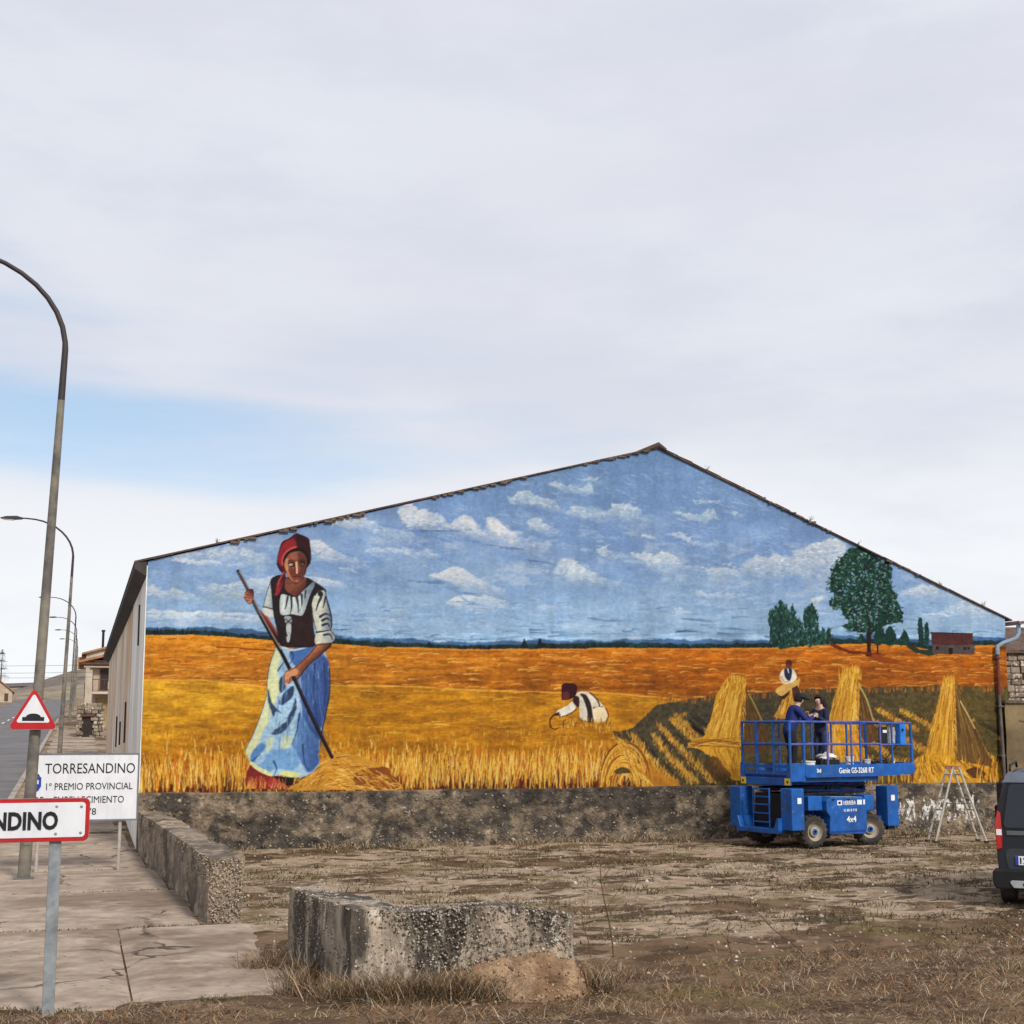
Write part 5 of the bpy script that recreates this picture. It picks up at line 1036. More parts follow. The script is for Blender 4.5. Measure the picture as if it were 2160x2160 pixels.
# ================================================================ street lamps
M_pole = pmat('lamp_pole_steel', (.22, .195, .155), .75, .2, var=.2, scale=5, bump=.2, bscale=50, col2=(.12, .11, .10))
M_poled = pmat('lamp_arm_steel', (.05, .04, .042), .6, .3, var=.2, scale=5, bump=.1)
def street_lamp(y, lean, label, hs=8.95, nseg=10, x=-.76):
    z = gz(y); t = empty('street_lamp', (x, y, z+.01), 0, label, 'street lamp', 'street lamps along the pavement')
    lx = lambda h: lean*h/9.15
    MB().tube([(lx(h), 0, h) for h in (-.1, .6, 3, 6, hs-.9)], [.105, .10, .088, .074, .062], 14, True).build('pole', M_pole, t, smooth=True)
    arc = [(lx(hs-.9), 0, hs-.9), (lx(hs), 0, hs)]+[(lx(hs)-2.0*(1-math.cos(a)), 0, hs+1.65*math.sin(a)) for a in np.linspace(.08, math.pi/2, nseg)]
    MB().tube(arc+[(lx(hs)-2.25, 0, hs+1.66)], [.062, .055]+[.05-.018*i/nseg for i in range(nseg)]+[.03], 10).build('curved_arm', M_poled, t, smooth=True)
    hx = lx(hs)-2.2; hz = hs+1.63
    MB().prism([(hx, hz+.04), (hx-.25, hz+.11), (hx-.7, hz+.08), (hx-.95, hz+.0), (hx-.9, hz-.03), (hx-.3, hz-.05), (hx, hz-.02)], -.12, .12).build('lamp_head', M_poled, t, bevel=.015)
    MB().prism([(hx-.3, hz-.055), (hx-.85, hz-.035), (hx-.8, hz-.075), (hx-.4, hz-.085)], -.09, .09).build('lamp_glass', pmat('lamp_glass', (.5, .5, .48), .25), t)
    MB().box(-.16, .16, -.16, .16, -.05, .03).build('base_plate', M_pole, t, bevel=.01)
    MB().box(lx(.9)-.05, lx(.9)+.05, -.108, -.085, .55, 1.0).build('service_hatch', M_pole, t)
    return t
for y, lean, lab in [(24.12, .28, 'tall curved street lamp carrying the red triangle warning sign'), (63.5, .22, 'second curved street lamp from the front, beyond the triangle sign'), (93, .1, 'third curved street lamp along the street'), (123.5, .15, 'fourth curved street lamp along the street'),
                     (162, .12, 'fifth curved street lamp along the street'), (202, .1, 'sixth curved street lamp along the street'), (245, .1, 'farthest curved street lamp up the street')]:
    if y != 93: street_lamp(y, lean, lab.replace('fourth', 'third').replace('fifth', 'fourth').replace('sixth', 'fifth'))
# ================================================================ signs
M_swhite = pmat('sign_white', (.66, .67, .69), .5, var=.08, scale=3, bump=.05, bscale=8, spots=((.42, .38, .33), 2.6, .60, .80), stretch=(1.5, 1, .5))
M_sred = pmat('sign_red', (.42, .012, .014), .45, var=.1, scale=6, bump=.03)
M_sblack = pmat('sign_black', (.010, .012, .014), .5, var=.1)
M_galv = pmat('galvanised', (.30, .32, .33), .55, .5, var=.2, scale=9, bump=.1, bscale=60, col2=(.24, .26, .27))
M_sblue = pmat('sign_blue', (.02, .05, .36), .45, var=.1)
def rpoly(corners, r, n=6):
    """rounded polygon"""
    o = []; m = len(corners)
    for i in range(m):
        a, b, c = Vector(corners[i-1]), Vector(corners[i]), Vector(corners[(i+1) % m]); u = (a-b).normalized(); w = (c-b).normalized(); h = math.acos(max(-1, min(1, u.dot(w))))/2
        d = r/math.tan(h); p0 = b+u*d; p1 = b+w*d; ctr = b+(u+w).normalized()*(r/math.sin(h)); a0 = math.atan2(p0.y-ctr.y, p0.x-ctr.x); a1 = math.atan2(p1.y-ctr.y, p1.x-ctr.x); da = (a1-a0+math.pi) % (2*math.pi)-math.pi
        for k in range(n+1): o.append((ctr.x+r*math.cos(a0+da*k/n), ctr.y+r*math.sin(a0+da*k/n)))
    return o
def fit_text(name, s, x0, x1, zc, cap, y, mat, parent, bold=0, depth=.003):
    o = text(name, s, cap/.70, mat, parent, RX90, depth, bold); xs_ = [v.co.x for v in o.data.vertices]; zs_ = [v.co.z for v in o.data.vertices]
    a, b, c, d = min(xs_), max(xs_), min(zs_), max(zs_)
    o.data.transform(Matrix.Translation((0, 0, zc)) @ Matrix.Diagonal(((x1-x0)/(b-a), 1, cap/(d-c) if cap else 1, 1)) @ Matrix.Translation((-a, 0, -(c+d)/2)))
    o.data.transform(Matrix.Translation((x0, y, 0))); return o
# --- triangular speed-hump warning on the first lamp
ts = empty('warning_sign', (-.72, 23.93, 0), 0, 'red-edged triangular speed hump sign clamped to the lamp post', 'road sign')
tri = lambda s, dz: [(-.36*s, dz+.64*(1-s)/2.9), (.36*s, dz+.64*(1-s)/2.9), (0, dz+.64*s+.64*(1-s)/2.9)]
MB().prism(rpoly(tri(1.10, 2.455), .05), -.02, .012).build('back_plate', M_galv, ts)
MB().prism(rpoly(tri(1.08, 2.46), .05), -.026, -.021).build('red_border', M_sred, ts)
MB().prism(rpoly(tri(.76, 2.495), .028), -.030, -.0265).build('white_field', M_swhite, ts)
hump = [(-.172, 2.575), (.172, 2.575), (.172, 2.64), (.115, 2.64)]+[(.115*math.cos(a), 2.64+.058*math.sin(a)) for a in np.linspace(.15, math.pi-.15, 12)]+[(-.115, 2.64), (-.172, 2.64)]
MB().prism(hump, -.034, -.0305).build('hump_symbol', M_sblack, ts)
MB().box(-.05, .05, .012, .07, 2.62, 2.66).build('clamp', M_galv, ts); MB().box(-.05, .05, .012, .07, 2.85, 2.89).build('clamp', M_galv, ts)
# --- town name board in front
tb = empty('town_sign', (-.15, 12.45, 0), 0, 'white town name board with a red border on a grey square post', 'road sign')
zc = 1.655; x0, x1 = -1.83, .272
MB().prism(rpoly([(x0, zc-.182), (x1, zc-.182), (x1, zc+.182), (x0, zc+.182)], .05), -.045, -.020).build('back_plate', M_galv, tb)
MB().prism(rpoly([(x0+.003, zc-.179), (x1-.003, zc-.179), (x1-.003, zc+.179), (x0+.003, zc+.179)], .048), -.051, -.0455).build('red_border', M_sred, tb)
MB().prism(rpoly([(x0+.036, zc-.146), (x1-.036, zc-.146), (x1-.036, zc+.146), (x0+.036, zc+.146)], .03), -.056, -.0515).build('white_field', M_swhite, tb)
fit_text('lettering', 'TORRESANDINO', -1.185, .015, zc-.005, .155, -.060, M_sblack, tb, .008)
for xx in (0, -1.55):
    MB().box(xx-.05, xx+.05, -.018, .042, -.1, zc+.17).build('post', M_galv, tb, bevel=.008)
for bx, bz in [(x0+.08, zc+.11), (x0+.08, zc-.11), (x1-.07, zc+.11), (x1-.07, zc-.11), (0, zc+.115), (0, zc-.115)]: MB().lathe([(.012, -.004), (.012, .004), (.006, .006)], 8, Matrix.Translation((bx, -.058, bz)) @ RX90).build('bolt', M_galv, tb)
for zz in (zc+.11, zc-.11): MB().box(-.07, .07, -.02, .05, zz-.02, zz+.02).build('bracket', M_galv, tb)
# --- white prize board behind
pb = empty('prize_board', (.18, 25.2, 0), 0, 'white notice board about a provincial prize standing on two thin posts', 'notice board')
bz0, bz1 = .88, 2.0; bx0, bx1 = -.95, .85
MB().box(bx0, bx1, -.02, .015, bz0, bz1).build('board', M_swhite, pb, bevel=.006)
m = MB(); m.box(bx0-.02, bx1+.02, -.028, .02, bz0-.025, bz0); m.box(bx0-.02, bx1+.02, -.028, .02, bz1, bz1+.025); m.box(bx0-.025, bx0, -.028, .02, bz0, bz1); m.box(bx1, bx1+.025, -.028, .02, bz0, bz1); m.build('frame', pmat('board_frame', (.16, .17, .20), .5, .4), pb)
def bx_(px): return (px-165.5)/110.6*1.0
for s_, xa, xb, zz, cp in [('TORRESANDINO', -.705, .80, 1.765, .175), ('1º PREMIO PROVINCIAL', -.675, .77, 1.455, .118), ('DE    EMBELLECIMIENTO', -.87, .63, 1.225, .118), ('1978', -.12, .17, 1.02, .115)]:
    fit_text('lettering', s_, xa, xb, zz, cp, -.024, M_sblack, pb, 0)
# town emblem beside the second line
MB().prism([(-.90, 1.62), (-.76, 1.62), (-.76, 1.46), (-.80, 1.39), (-.83, 1.37), (-.86, 1.39), (-.90, 1.46)], -.026, -.0205).build('emblem', M_sblue, pb)
MB().prism([(-.86, 1.57), (-.80, 1.57), (-.80, 1.5), (-.86, 1.5)], -.030, -.0265).build('emblem_charge', M_swhite, pb)
MB().prism([(-.88, 1.625), (-.85, 1.68), (-.83, 1.65), (-.81, 1.68), (-.78, 1.625)], -.026, -.0205).build('emblem_crown', pmat('emblem_dark', (.05, .05, .06), .6), pb)
for xx in (-.78, .58): MB().tube([(xx, .035, -.1), (xx, .035, bz1-.05)], .032, 10).build('post', pmat('pale_post', (.42, .38, .33), .7, .2, var=.2, scale=9), pb, smooth=True)
# ================================================================ blue scissor lift
M_blue = pmat('lift_blue', (.006, .095, .37), .5, var=.22, scale=4, bump=.08, bscale=22, spec=.35, col2=(.012, .075, .27), spots=((.15, .17, .19), 9, .60, .74))
M_blued = pmat('lift_blue_dull', (.006, .045, .22), .6, var=.25, scale=7, bump=.1, bscale=40)
M_blk = pmat('machine_black', (.012, .012, .014), .6, var=.2)
M_rub = pmat('tyre_rubber', (.035, .032, .028), .9, var=.3, scale=9, bump=.3, bscale=40, col2=(.075, .06, .045))
M_rim = pmat('dusty_rim', (.34, .30, .235), .7, .2, var=.2, scale=9)
M_yel = pmat('decal_yellow', (.75, .52, .02), .5, var=.1)
M_dwh = pmat('decal_white', (.75, .75, .74), .5, var=.05)
M_cyan = pmat('lift_top_pale', (.16, .30, .42), .8, var=.2, scale=9)  # paler blue for the tops of the engine trays
LX, LY, LR = 15.22, 26.48, math.radians(14)
lift = empty('scissor_lift', (LX, LY, gz(26)-.0), LR, 'bright blue scissor lift with a railed platform parked against the mural', 'scissor lift')
def lp(m, name, mat, bevel=0, parent=None, smooth=False): return m.build(name, mat, parent or lift, smooth=smooth, bevel=bevel)
lp(MB().box(-1.12, 1.15, -.52, .52, .36, .80), 'chassis', M_blued, .02)
lp(MB().box(-1.0, 1.05, -.40, .40, .80, 1.0), 'chassis_top', M_blk)
for sy in (-1, 1):
    prof = [(-.43, .27), (.62, .24), (.66, .36), (.66, .92), (.58, 1.0), (-.40, 1.03), (-.50, .95), (-.50, .74), (-.40, .62)]
    t = lp(MB().prism(prof, sy*.92, sy*.52), 'engine_tray', M_blue, .018)
    MB().prism([(-.36, 1.034), (.56, 1.006), (.56, 1.016), (-.36, 1.044)], sy*.90, sy*.54).build('tray_lid', M_cyan, t)
    lp(MB().box(.68, .98, min(sy*.84, sy*.5), max(sy*.84, sy*.5), .72, 1.05), 'fuel_box', M_blue, .02)
    lp(MB().box(-.92, -.52, min(sy*.82, sy*.5), max(sy*.82, sy*.5), .76, 1.06), 'side_box', M_blue, .02)
for k in range(5):                                                    # hydraulic hoses looping out of the scissor pack
    x_ = -.7+k*.33; lp(MB().tube([(x_, -.47, 1.05), (x_+.05, -.52, 1.12), (x_+.16, -.50, 1.22), (x_+.30, -.46, 1.30)], .012, 6), 'hydraulic_hose', M_blk, smooth=True)
lp(MB().tube([(-.6, 0, 1.06), (.5, 0, 1.26)], .055, 10), 'lift_cylinder', M_blk, smooth=True); lp(MB().box(-.46, .60, -.93, -.921, .30, .335), 'tray_edge', M_blued); lp(MB().box(.10, .16, -.935, -.921, .96, .985), 'tray_latch', M_blk); lp(MB().box(-.34, -.28, -.935, -.921, .97, .995), 'tray_latch', M_blk)
# wheels
def wheel(x, sy, steer):
    t = empty('wheel', (x, sy*.74, .335), steer); t.parent = lift
    M = Matrix.Rotation(math.radians(90), 4, 'X')
    pr = [(.20, -.14), (.27, -.15), (.315, -.13), (.325, -.06), (.325, .06), (.315, .13), (.27, .15), (.20, .14)]
    ty = MB(); ty.lathe(pr, 28, M, False)
    for k in range(18):
        for s2 in (-1, 1):
            a = 2*math.pi*(k+.25*(s2 > 0))/18; Mk = Matrix.Rotation(a, 4, 'Y') @ Matrix.Translation((.326, s2*.07, 0)) @ Matrix.Rotation(s2*.5, 4, 'X'); ty.cbox((0, 0, 0), (.026, .13, .045), Mk)
    ty.build('tyre', M_rub, t, smooth=False)
    MB().lathe([(.205, -.12), (.205, .12), (.195, .14), (.17, .09), (.10, .06), (.10, .12), (.06, .13), (.06, -.13), (.10, -.12), (.10, -.06), (.17, -.12), (.20, -.152), (.205, -.12)], 24, M, False).build('rim', M_rim, t, smooth=True)
    MB().lathe([(.06, -.145), (.06, .145), (.03, .15), (.03, -.15)], 14, M).build('hub', M_blue, t, smooth=True)
for x, st in ((-.80, math.radians(-4)), (.86, math.radians(-22))):
    for sy in (-1, 1): wheel(x, sy, st)
# outrigger housings at the four corners
for sx, sy in ((-1, -1), (-1, 1), (1, -1), (1, 1)):
    x = sx*1.34 if sx < 0 else 1.42
    t = lp(MB().box(x-.17, x+.17, sy*.79-.17, sy*.79+.17, .38, 1.23), 'outrigger_housing', M_blue, .02)
    MB().box(x-.10, x+.10, sy*.79-.10, sy*.79+.10, .30, .38).build('outrigger_foot', M_blk, t)
    if sy < 0: MB().box(x-.06 if sx > 0 else x-.02, x+.05 if sx > 0 else x+.09, -.966, -.961, .92, 1.04).build('decal', M_dwh, t)
    MB().box(min(x, sx*1.0), max(x, sx*1.0), sy*.7-.08, sy*.7+.08, .42, .60).build('outrigger_arm', M_blued, t)
# rear end: step tray and entry ladder
lp(MB().prism([(-.62, .30), (.62, .30), (.66, .36), (.66, .62), (.60, .62), (.52, .40), (-.52, .40), (-.60, .62), (-.66, .62), (-.66, .36)], -1.62, -1.22, 'x'), 'rear_step', M_blue, .012)
ld = empty('entry_ladder', (-1.48, 0, 0)); ld.parent = lift
for sy in (-1, 1): MB().tube([(0, sy*.25, .42), (0, sy*.25, 1.22)], .018, 8).build('stile', M_blue, ld)
for z in (.52, .70, .88, 1.04, 1.20): MB().box(-.03, .03, -.25, .25, z-.012, z+.012).build('rung', M_blue, ld)
lp(MB().box(-1.2, -1.12, -.5, .5, .45, 1.1), 'dark_hollow', M_blk)  # black block painted in for the shaded void behind the ladder
# folded scissor arms
for k in range(4):
    for sy in (-.38, .38):
        z0 = 1.06+k*.068; tilt = .012*(1 if k % 2 else -1)
        lp(MB().box(-1.15, 1.15, sy-.04, sy+.04, z0, z0+.055, Matrix.Rotation(tilt, 4, 'Y')), 'scissor_arm', M_blued if k % 2 else M_blk, .006)
for x in (-1.08, 0, 1.08): lp(MB().tube([(x, -.46, 1.2), (x, .46, 1.2)], .035, 10), 'pivot_pin', M_blk, smooth=True)
# platform
pf = empty('platform', (0, 0, 0)); pf.parent = lift
MB().box(-1.30, 1.36, -.74, .74, 1.46, 1.50).build('deck', M_blued, pf)
MB().box(-1.28, 1.28, -.70, .70, 1.34, 1.455).build('deck_frame', M_blue, pf, bevel=.012)
for sy in (-1, 1):
    MB().box(-.93, 1.38, sy*.765-.015, sy*.765+.015, 1.44, 1.70).build('side_skirt', M_blue, pf, bevel=.006)
    MB().box(-.93, 1.38, sy*.79-.012, sy*.79+.012, 1.44, 1.475).build('skirt_lip', M_blue, pf)
MB().box(1.30, 2.36, -.68, .68, 1.54, 1.58).build('extension_deck', M_blued, pf)
for sy in (-1, 1): MB().prism([(1.385, 1.44), (2.36, 1.46), (2.40, 1.50), (2.40, 1.72), (1.385, 1.70)], sy*.70-.015, sy*.70+.015).build('extension_skirt', M_blue, pf)
MB().box(2.37, 2.40, -.69, .69, 1.46, 1.72).build('extension_end', M_blue, pf)
# end of the platform with the gate
for sy in (-1, 1):
    MB().box(-1.36, -1.30, sy*.72-.06, sy*.72+.06, 1.36, 1.74).build('corner_post_foot', M_blue, pf, bevel=.006)
    MB().box(-1.366, -1.361, sy*.68-.08, sy*.68+.08, 1.29, 1.43).build('decal', M_yel, pf); MB().box(-1.37, -1.367, sy*.69-.022, sy*.69+.022, 1.33, 1.38).build('decal_symbol', M_blk, pf)
MB().box(-1.35, -1.31, -.76, .76, 1.28, 1.44).build('end_beam', M_blue, pf, bevel=.01); MB().box(-1.34, -1.315, -.70, .70, 1.52, 1.58).build('end_kickboard', M_blue, pf); MB().box(-1.34, -1.315, -.70, .70, 1.64, 1.70).build('end_kickboard', M_blue, pf)
MB().box(-1.30, -.93, -.775, -.735, 1.36, 1.74).build('side_skirt', M_blue, pf, bevel=.01)
TOPZ, MIDZ = 2.60, 2.13
M_railp = pmat('rail_scuffed', (.10, .10, .30), .55, var=.3, scale=9, col2=(.02, .08, .36))
def rail(pts, r=.024, name='guard_rail', mat=None): return MB().tube(pts, r, 8).build(name, mat or M_railp, pf, smooth=True)
for sy in (-1, 1):
    rail([(-1.32, sy*.74, TOPZ), (1.34, sy*.74, TOPZ)]); rail([(-1.32, sy*.74, MIDZ), (1.34, sy*.74, MIDZ)])
    rail([(1.34, sy*.68, TOPZ-.02), (2.36, sy*.68, TOPZ-.02)]); rail([(1.34, sy*.68, MIDZ-.02), (2.38, sy*.68, MIDZ-.02)])
    for x in (-1.32, -.93, -.25, .45, .72, 1.33): rail([(x, sy*.74, 1.48), (x, sy*.74, TOPZ)], .024 if x > -.9 else .03, 'rail_post', M_blue if x < -.5 or sy > 0 else None)
    for x in (1.75, 2.37): rail([(x, sy*.68, 1.55), (x-.02*(x > 2), sy*.68, TOPZ-.02)], .024 if x < 2 else .034, 'rail_post', M_blue)
rail([(-1.33, -.74, TOPZ), (-1.33, .74, TOPZ)], .026, mat=M_blue); rail([(-1.33, -.74, MIDZ), (-1.33, .74, MIDZ)], .026, mat=M_blue)
for y in (-.26, .26): rail([(-1.33, y, 1.5), (-1.33, y, TOPZ)], .03, 'gate_post', M_blue)
rail([(2.36, -.68, TOPZ-.02), (2.36, .68, TOPZ-.02)], mat=M_blue); rail([(2.37, -.68, MIDZ-.02), (2.37, .68, MIDZ-.02)], mat=M_blue)
cb = MB().box(1.98, 2.16, -.72, -.58, 2.10, 2.56).build('control_box', pmat('control_blue', (.02, .16, .55), .45), pf, bevel=.015)
MB().box(2.03, 2.06, -.75, -.72, 2.4, 2.46).build('control_lever', M_blk, cb)
mnl = MB().box(1.46, 1.66, -.66, -.56, 2.13, 2.50).build('manual_box', M_blk, pf, bevel=.02); MB().box(1.50, 1.62, -.664, -.6605, 2.37, 2.43).build('decal', M_dwh, mnl)
ins = MB().box(1.70, 1.94, -.60, -.575, 2.14, 2.50).build('instruction_plate', pmat('plate_grey', (.35, .35, .36), .6, var=.4, scale=18), pf)
# writing on the machine
def ltext(s_, x0, x1, z, cap, y, bold=.004, name='lettering'): return fit_text(name, s_, x0, x1, z, cap, y, M_dwh, lift, bold, .002)
ltext('Genie GS-3268 RT', .02, 1.06, 1.575, .12, -.784, .003); ltext('3d', -.62, -.50, 1.58, .08, -.784)
ltext('HERRERA', -.02, .34, .905, .085, -.924, .0015); ltext('4x4', .06, .34, .565, .125, -.924, .003); ltext('G 80 8 9 8', -.02, .36, .75, .055, -.924, .001)
for xa, xb in ((-.20, -.06), (.38, .52), (.56, .61)): lp(MB().box(xa, xb, -.9245, -.9205, .86, .96), 'decal', M_dwh)
lp(MB().box(-.17, -.10, -.927, -.925, .885, .935), 'decal_symbol', M_blk)

# ================================================================ things lying on the platform
def on_lift(x, y, z): return tuple((Matrix.Translation((LX, LY, gz(26))) @ Matrix.Rotation(LR, 4, 'Z')) @ Vector((x, y, z)))
M_plw = pmat('white_plastic', (.72, .72, .70), .5, var=.1); 
def bucket(loc, r, h, mat, label, grp=None):
    t = empty('paint_bucket', loc, 0, label, 'bucket', grp)
    MB().lathe([(r*.82, 0), (r, h), (r*1.05, h), (r*1.05, h*.92), (r*.98, h*.9), (r*.98, h-.005), (r*.9, h-.03), (r*.75, .02)], 18).build('tub', mat, t, smooth=True)
    MB().tube([(-r*1.04, 0, h*.9), (-r*.9, -r*.75, h*.72), (0, -r*1.1, h*.62), (r*.9, -r*.75, h*.72), (r*1.04, 0, h*.9)], .006, 6).build('handle', M_blk, t)
bucket(on_lift(-.62, -.55, 1.50), .14, .28, M_plw, 'white paint bucket near the lift platform corner post')
bucket(on_lift(.62, -.5, 1.50), .10, .36, M_plw, 'tall white paint tub by the middle rail posts of the lift')
bucket(on_lift(1.12, -.52, 1.50), .09, .30, pmat('grey_plastic', (.5, .48, .46), .5), 'greyish paint tub at the inner end of the lift platform')
cr = empty('tool_crate', on_lift(-.08, -.45, 1.50), LR, 'open black plastic crate on the lift platform with a rag over it', 'crate')
for a in [(-.28, .28, -.18, -.165, 0, .3), (-.28, .28, .165, .18, 0, .3), (-.28, -.265, -.18, .18, 0, .3), (.265, .28, -.18, .18, 0, .3), (-.28, .28, -.18, .18, 0, .02)]: MB().box(*a).build('side' if a[5] > .1 else 'base', M_blk, cr)
def crumple(name, loc, sx, sy, sz, mat, label, cat, seed):
    me = bpy.data.meshes.new(name); bm = bmesh.new(); bmesh.ops.create_icosphere(bm, subdivisions=4, radius=1)
    for v in bm.verts:
        p = v.co; s = .6+.9*abs(float(vfbm(p.x*2.2+seed, p.y*2.2+p.z*3.1+seed, 4))-.15); v.co = Vector((p.x*sx*s, p.y*sy*s, p.z*sz*s+sz*.8))
    bm.to_mesh(me); bm.free(); me.materials.append(mat); o = bpy.data.objects.new(name, me); COL.objects.link(o); o.location = loc; tag(o, label, cat); return o
crumple('rag', on_lift(.0, -.45, 1.79), .24, .14, .09, pmat('rag_white', (.68, .67, .64), .9, bump=.3), 'crumpled white rag lying over the black crate', 'rag', 3)
tr = empty('paint_tray', on_lift(1.85, -.45, 1.585), LR, 'white paint tray lying on the lift extension deck', 'tray')
MB().box(-.30, .30, -.15, .15, 0, .10).build('pan', M_plw, tr, bevel=.02); MB().box(-.25, .22, -.12, .12, .101, .105).build('paint_residue', pmat('wet_brown', (.10, .06, .03), .4), tr)
crumple('rag', on_lift(1.80, -.40, 1.70), .26, .12, .07, pmat('rag_dark', (.10, .07, .05), .9, bump=.3), 'dark stained rag heaped on the paint tray', 'rag', 8)
rl = empty('paint_roller', on_lift(1.62, -.48, 1.62), LR, 'dark long-handled paint roller leaning from the tray to the rail', 'roller')
MB().tube([(0, 0, .06), (.62, .05, .52)], .014, 8).build('pole', M_blk, rl); MB().tube([(-.1, -.10, .04), (-.02, .12, .06)], .035, 12).build('sleeve', pmat('roller_fleece', (.16, .10, .06), .95), rl, smooth=True); MB().tube([(0, 0, .06), (-.05, .02, .05)], .008, 6).build('fork', M_galv, rl)
bucket(on_lift(2.12, -.3, 1.585), .08, .16, M_plw, 'small white paint pot at the far end of the lift extension')

# ================================================================ the two painters
def skin_mesh(name, verts, edges, radii, mat, parent, sub=1, root=0):
    me = bpy.data.meshes.new(name); me.from_pydata(verts, edges, []); me.update(); o = bpy.data.objects.new(name, me); COL.objects.link(o)
    o.modifiers.new('Skin', 'SKIN')
    if not me.skin_vertices: 
        pass
    sv = me.skin_vertices[0].data
    for i, r in enumerate(radii): sv[i].radius = (r, r) if not hasattr(r, '__len__') else r; sv[i].use_root = (i == root)
    md = o.modifiers.new('Sub', 'SUBSURF'); md.levels = sub; md.render_levels = sub+1
    me.materials.append(mat); o.parent = parent
    o.modifiers['Skin'].use_smooth_shade = True
    return o
class Sk:
    def __init__(s): s.v = []; s.e = []; s.r = []
    def n(s, p, r, frm=None):
        s.v.append(tuple(p)); s.r.append(r); i = len(s.v)-1
        if frm is not None: s.e.append((frm, i))
        return i
def person(loc, rz, label, jacket, trousers, hair, skin, J, cap=None):
    """J: joint positions in the figure's own frame, facing +x"""
    t = empty('person', loc, rz, label, 'person')
    V = lambda k: Vector(J[k])
    def mir(k, s): p = Vector(J[k+('L' if s > 0 else 'R')]); return p
    b = Sk(); pel = b.n(V('pelvis'), .085); sp_ = b.n(V('spine'), .09, pel); ch = b.n(V('chest'), (.13, .10), sp_); nk = b.n(V('neck'), .055, ch)
    hd = V('head'); f = Vector((1, 0, 0)); hdir = V('face').normalized(); up_ = (hd-V('neck')).normalized()
    h0 = b.n(V('neck')*.45+hd*.55, .062, nk); h1 = b.n(hd, (.082, .098), h0); h2 = b.n(hd+up_*.085, .070, h1)
    b.n(hd+hdir*.092-up_*.02, .020, h1)                                    # nose
    for s in (1, -1):
        sh_ = mir('shoulder', s); el_ = mir('elbow', s); wr = mir('wrist', s); d = (wr-el_).normalized()
        a = b.n(V('chest')*.35+sh_*.65+Vector((0, 0, .03)), .062, ch); a = b.n(sh_, .058, a); a = b.n(sh_*.5+el_*.5, .047, a); a = b.n(el_, .040, a); a = b.n(el_*.5+wr*.5, .036, a); a = b.n(wr, .026, a)
        pm = wr+d*.055; a = b.n(pm, (.036, .022), a)
        sd_ = d.cross(Vector((0, 0, 1))).normalized() if abs(d.z) < .9 else Vector((0, 1, 0)); cu = sd_.cross(d)
        for q, (o_, L) in enumerate(((-.030, .070), (-.010, .082), (.010, .078), (.030, .062))):
            k1 = b.n(pm+d*.04+sd_*o_, .010, a); k2 = b.n(pm+d*(.04+L*.5)+sd_*o_-cu*.012, .009, k1); b.n(pm+d*(.04+L*.8)+sd_*o_-cu*.040, .008, k2)
        k1 = b.n(wr+d*.03-sd_*.038*s-cu*.01, .012, a); b.n(wr+d*.075-sd_*.052*s-cu*.02, .010, k1)
        hp = mir('hip', s); kn = mir('knee', s); an = mir('ankle', s)
        a = b.n(hp, .070, pel); a = b.n(hp*.5+kn*.5, .066, a); a = b.n(kn, .056, a); a = b.n(kn*.6+an*.4, .054, a); a = b.n(an, .038, a); b.n(an+Vector((.13, 0, -.055)), .032, a)
    skin_mesh('body', b.v, b.e, b.r, skin, t)
    j = Sk(); pl_ = j.n(V('pelvis')+Vector((.01, 0, -.13)), .15); pel = j.n(V('pelvis')+Vector((0, 0, .02)), .165, pl_); sp_ = j.n(V('spine'), (.165, .14), pel); ch = j.n(V('chest'), (.195, .15), sp_); j.n(V('neck')*.8+V('chest')*.2, .082, ch)
    for s in (1, -1):
        sh_ = mir('shoulder', s); el_ = mir('elbow', s); wr = mir('wrist', s)
        a = j.n(V('chest')*.35+sh_*.65+Vector((0, 0, .03)), .088, ch); a = j.n(sh_, .080, a); a = j.n(sh_*.5+el_*.5, .068, a); a = j.n(el_, .062, a); a = j.n(el_*.5+wr*.5, .052, a); j.n(wr-(wr-el_)*.06, .040, a)
    skin_mesh('jacket', j.v, j.e, j.r, jacket, t)
    j = Sk(); pel = j.n(V('pelvis')+Vector((0, 0, .03)), .115)
    for s in (1, -1):
        hp = mir('hip', s); kn = mir('knee', s); an = mir('ankle', s)
        a = j.n(hp, .105, pel); a = j.n(hp*.5+kn*.5, .096, a); a = j.n(kn, .080, a); a = j.n(kn*.5+an*.5, .072, a); j.n(an+Vector((0, 0, .02)), .062, a)
    skin_mesh('trousers', j.v, j.e, j.r, trousers, t)
    for s in (1, -1):
        an = mir('ankle', s); j = Sk(); a = j.n(an+Vector((-.03, 0, -.03)), .05); a = j.n(an+Vector((.06, 0, -.05)), .045, a); j.n(an+Vector((.16, 0, -.06)), .036, a); skin_mesh('shoe', j.v, j.e, j.r, M_blk, t)
    # hair: a cap of hair over the skull, open at the face
    bm = bmesh.new(); bmesh.ops.create_uvsphere(bm, u_segments=20, v_segments=14, radius=1); q = hdir.to_track_quat('X', 'Z').to_matrix()
    dele = []
    for v in bm.verts:
        p = v.co.copy()
        if p.x > .35 and p.z < .45 or p.z < -.75: dele.append(v)
        v.co = hd+up_*.02+q @ Vector((p.x*.118-.012, p.y*.098, p.z*.125+.01))*(1+.06*(float(vfbm(p.x*5+3, p.y*5+p.z*4, 3))-.5)*2)
    bmesh.ops.delete(bm, geom=dele, context='VERTS'); me = bpy.data.meshes.new('hair'); bm.to_mesh(me); bm.free(); me.shade_smooth(); me.materials.append(hair); o = bpy.data.objects.new('hair', me); COL.objects.link(o); o.parent = t
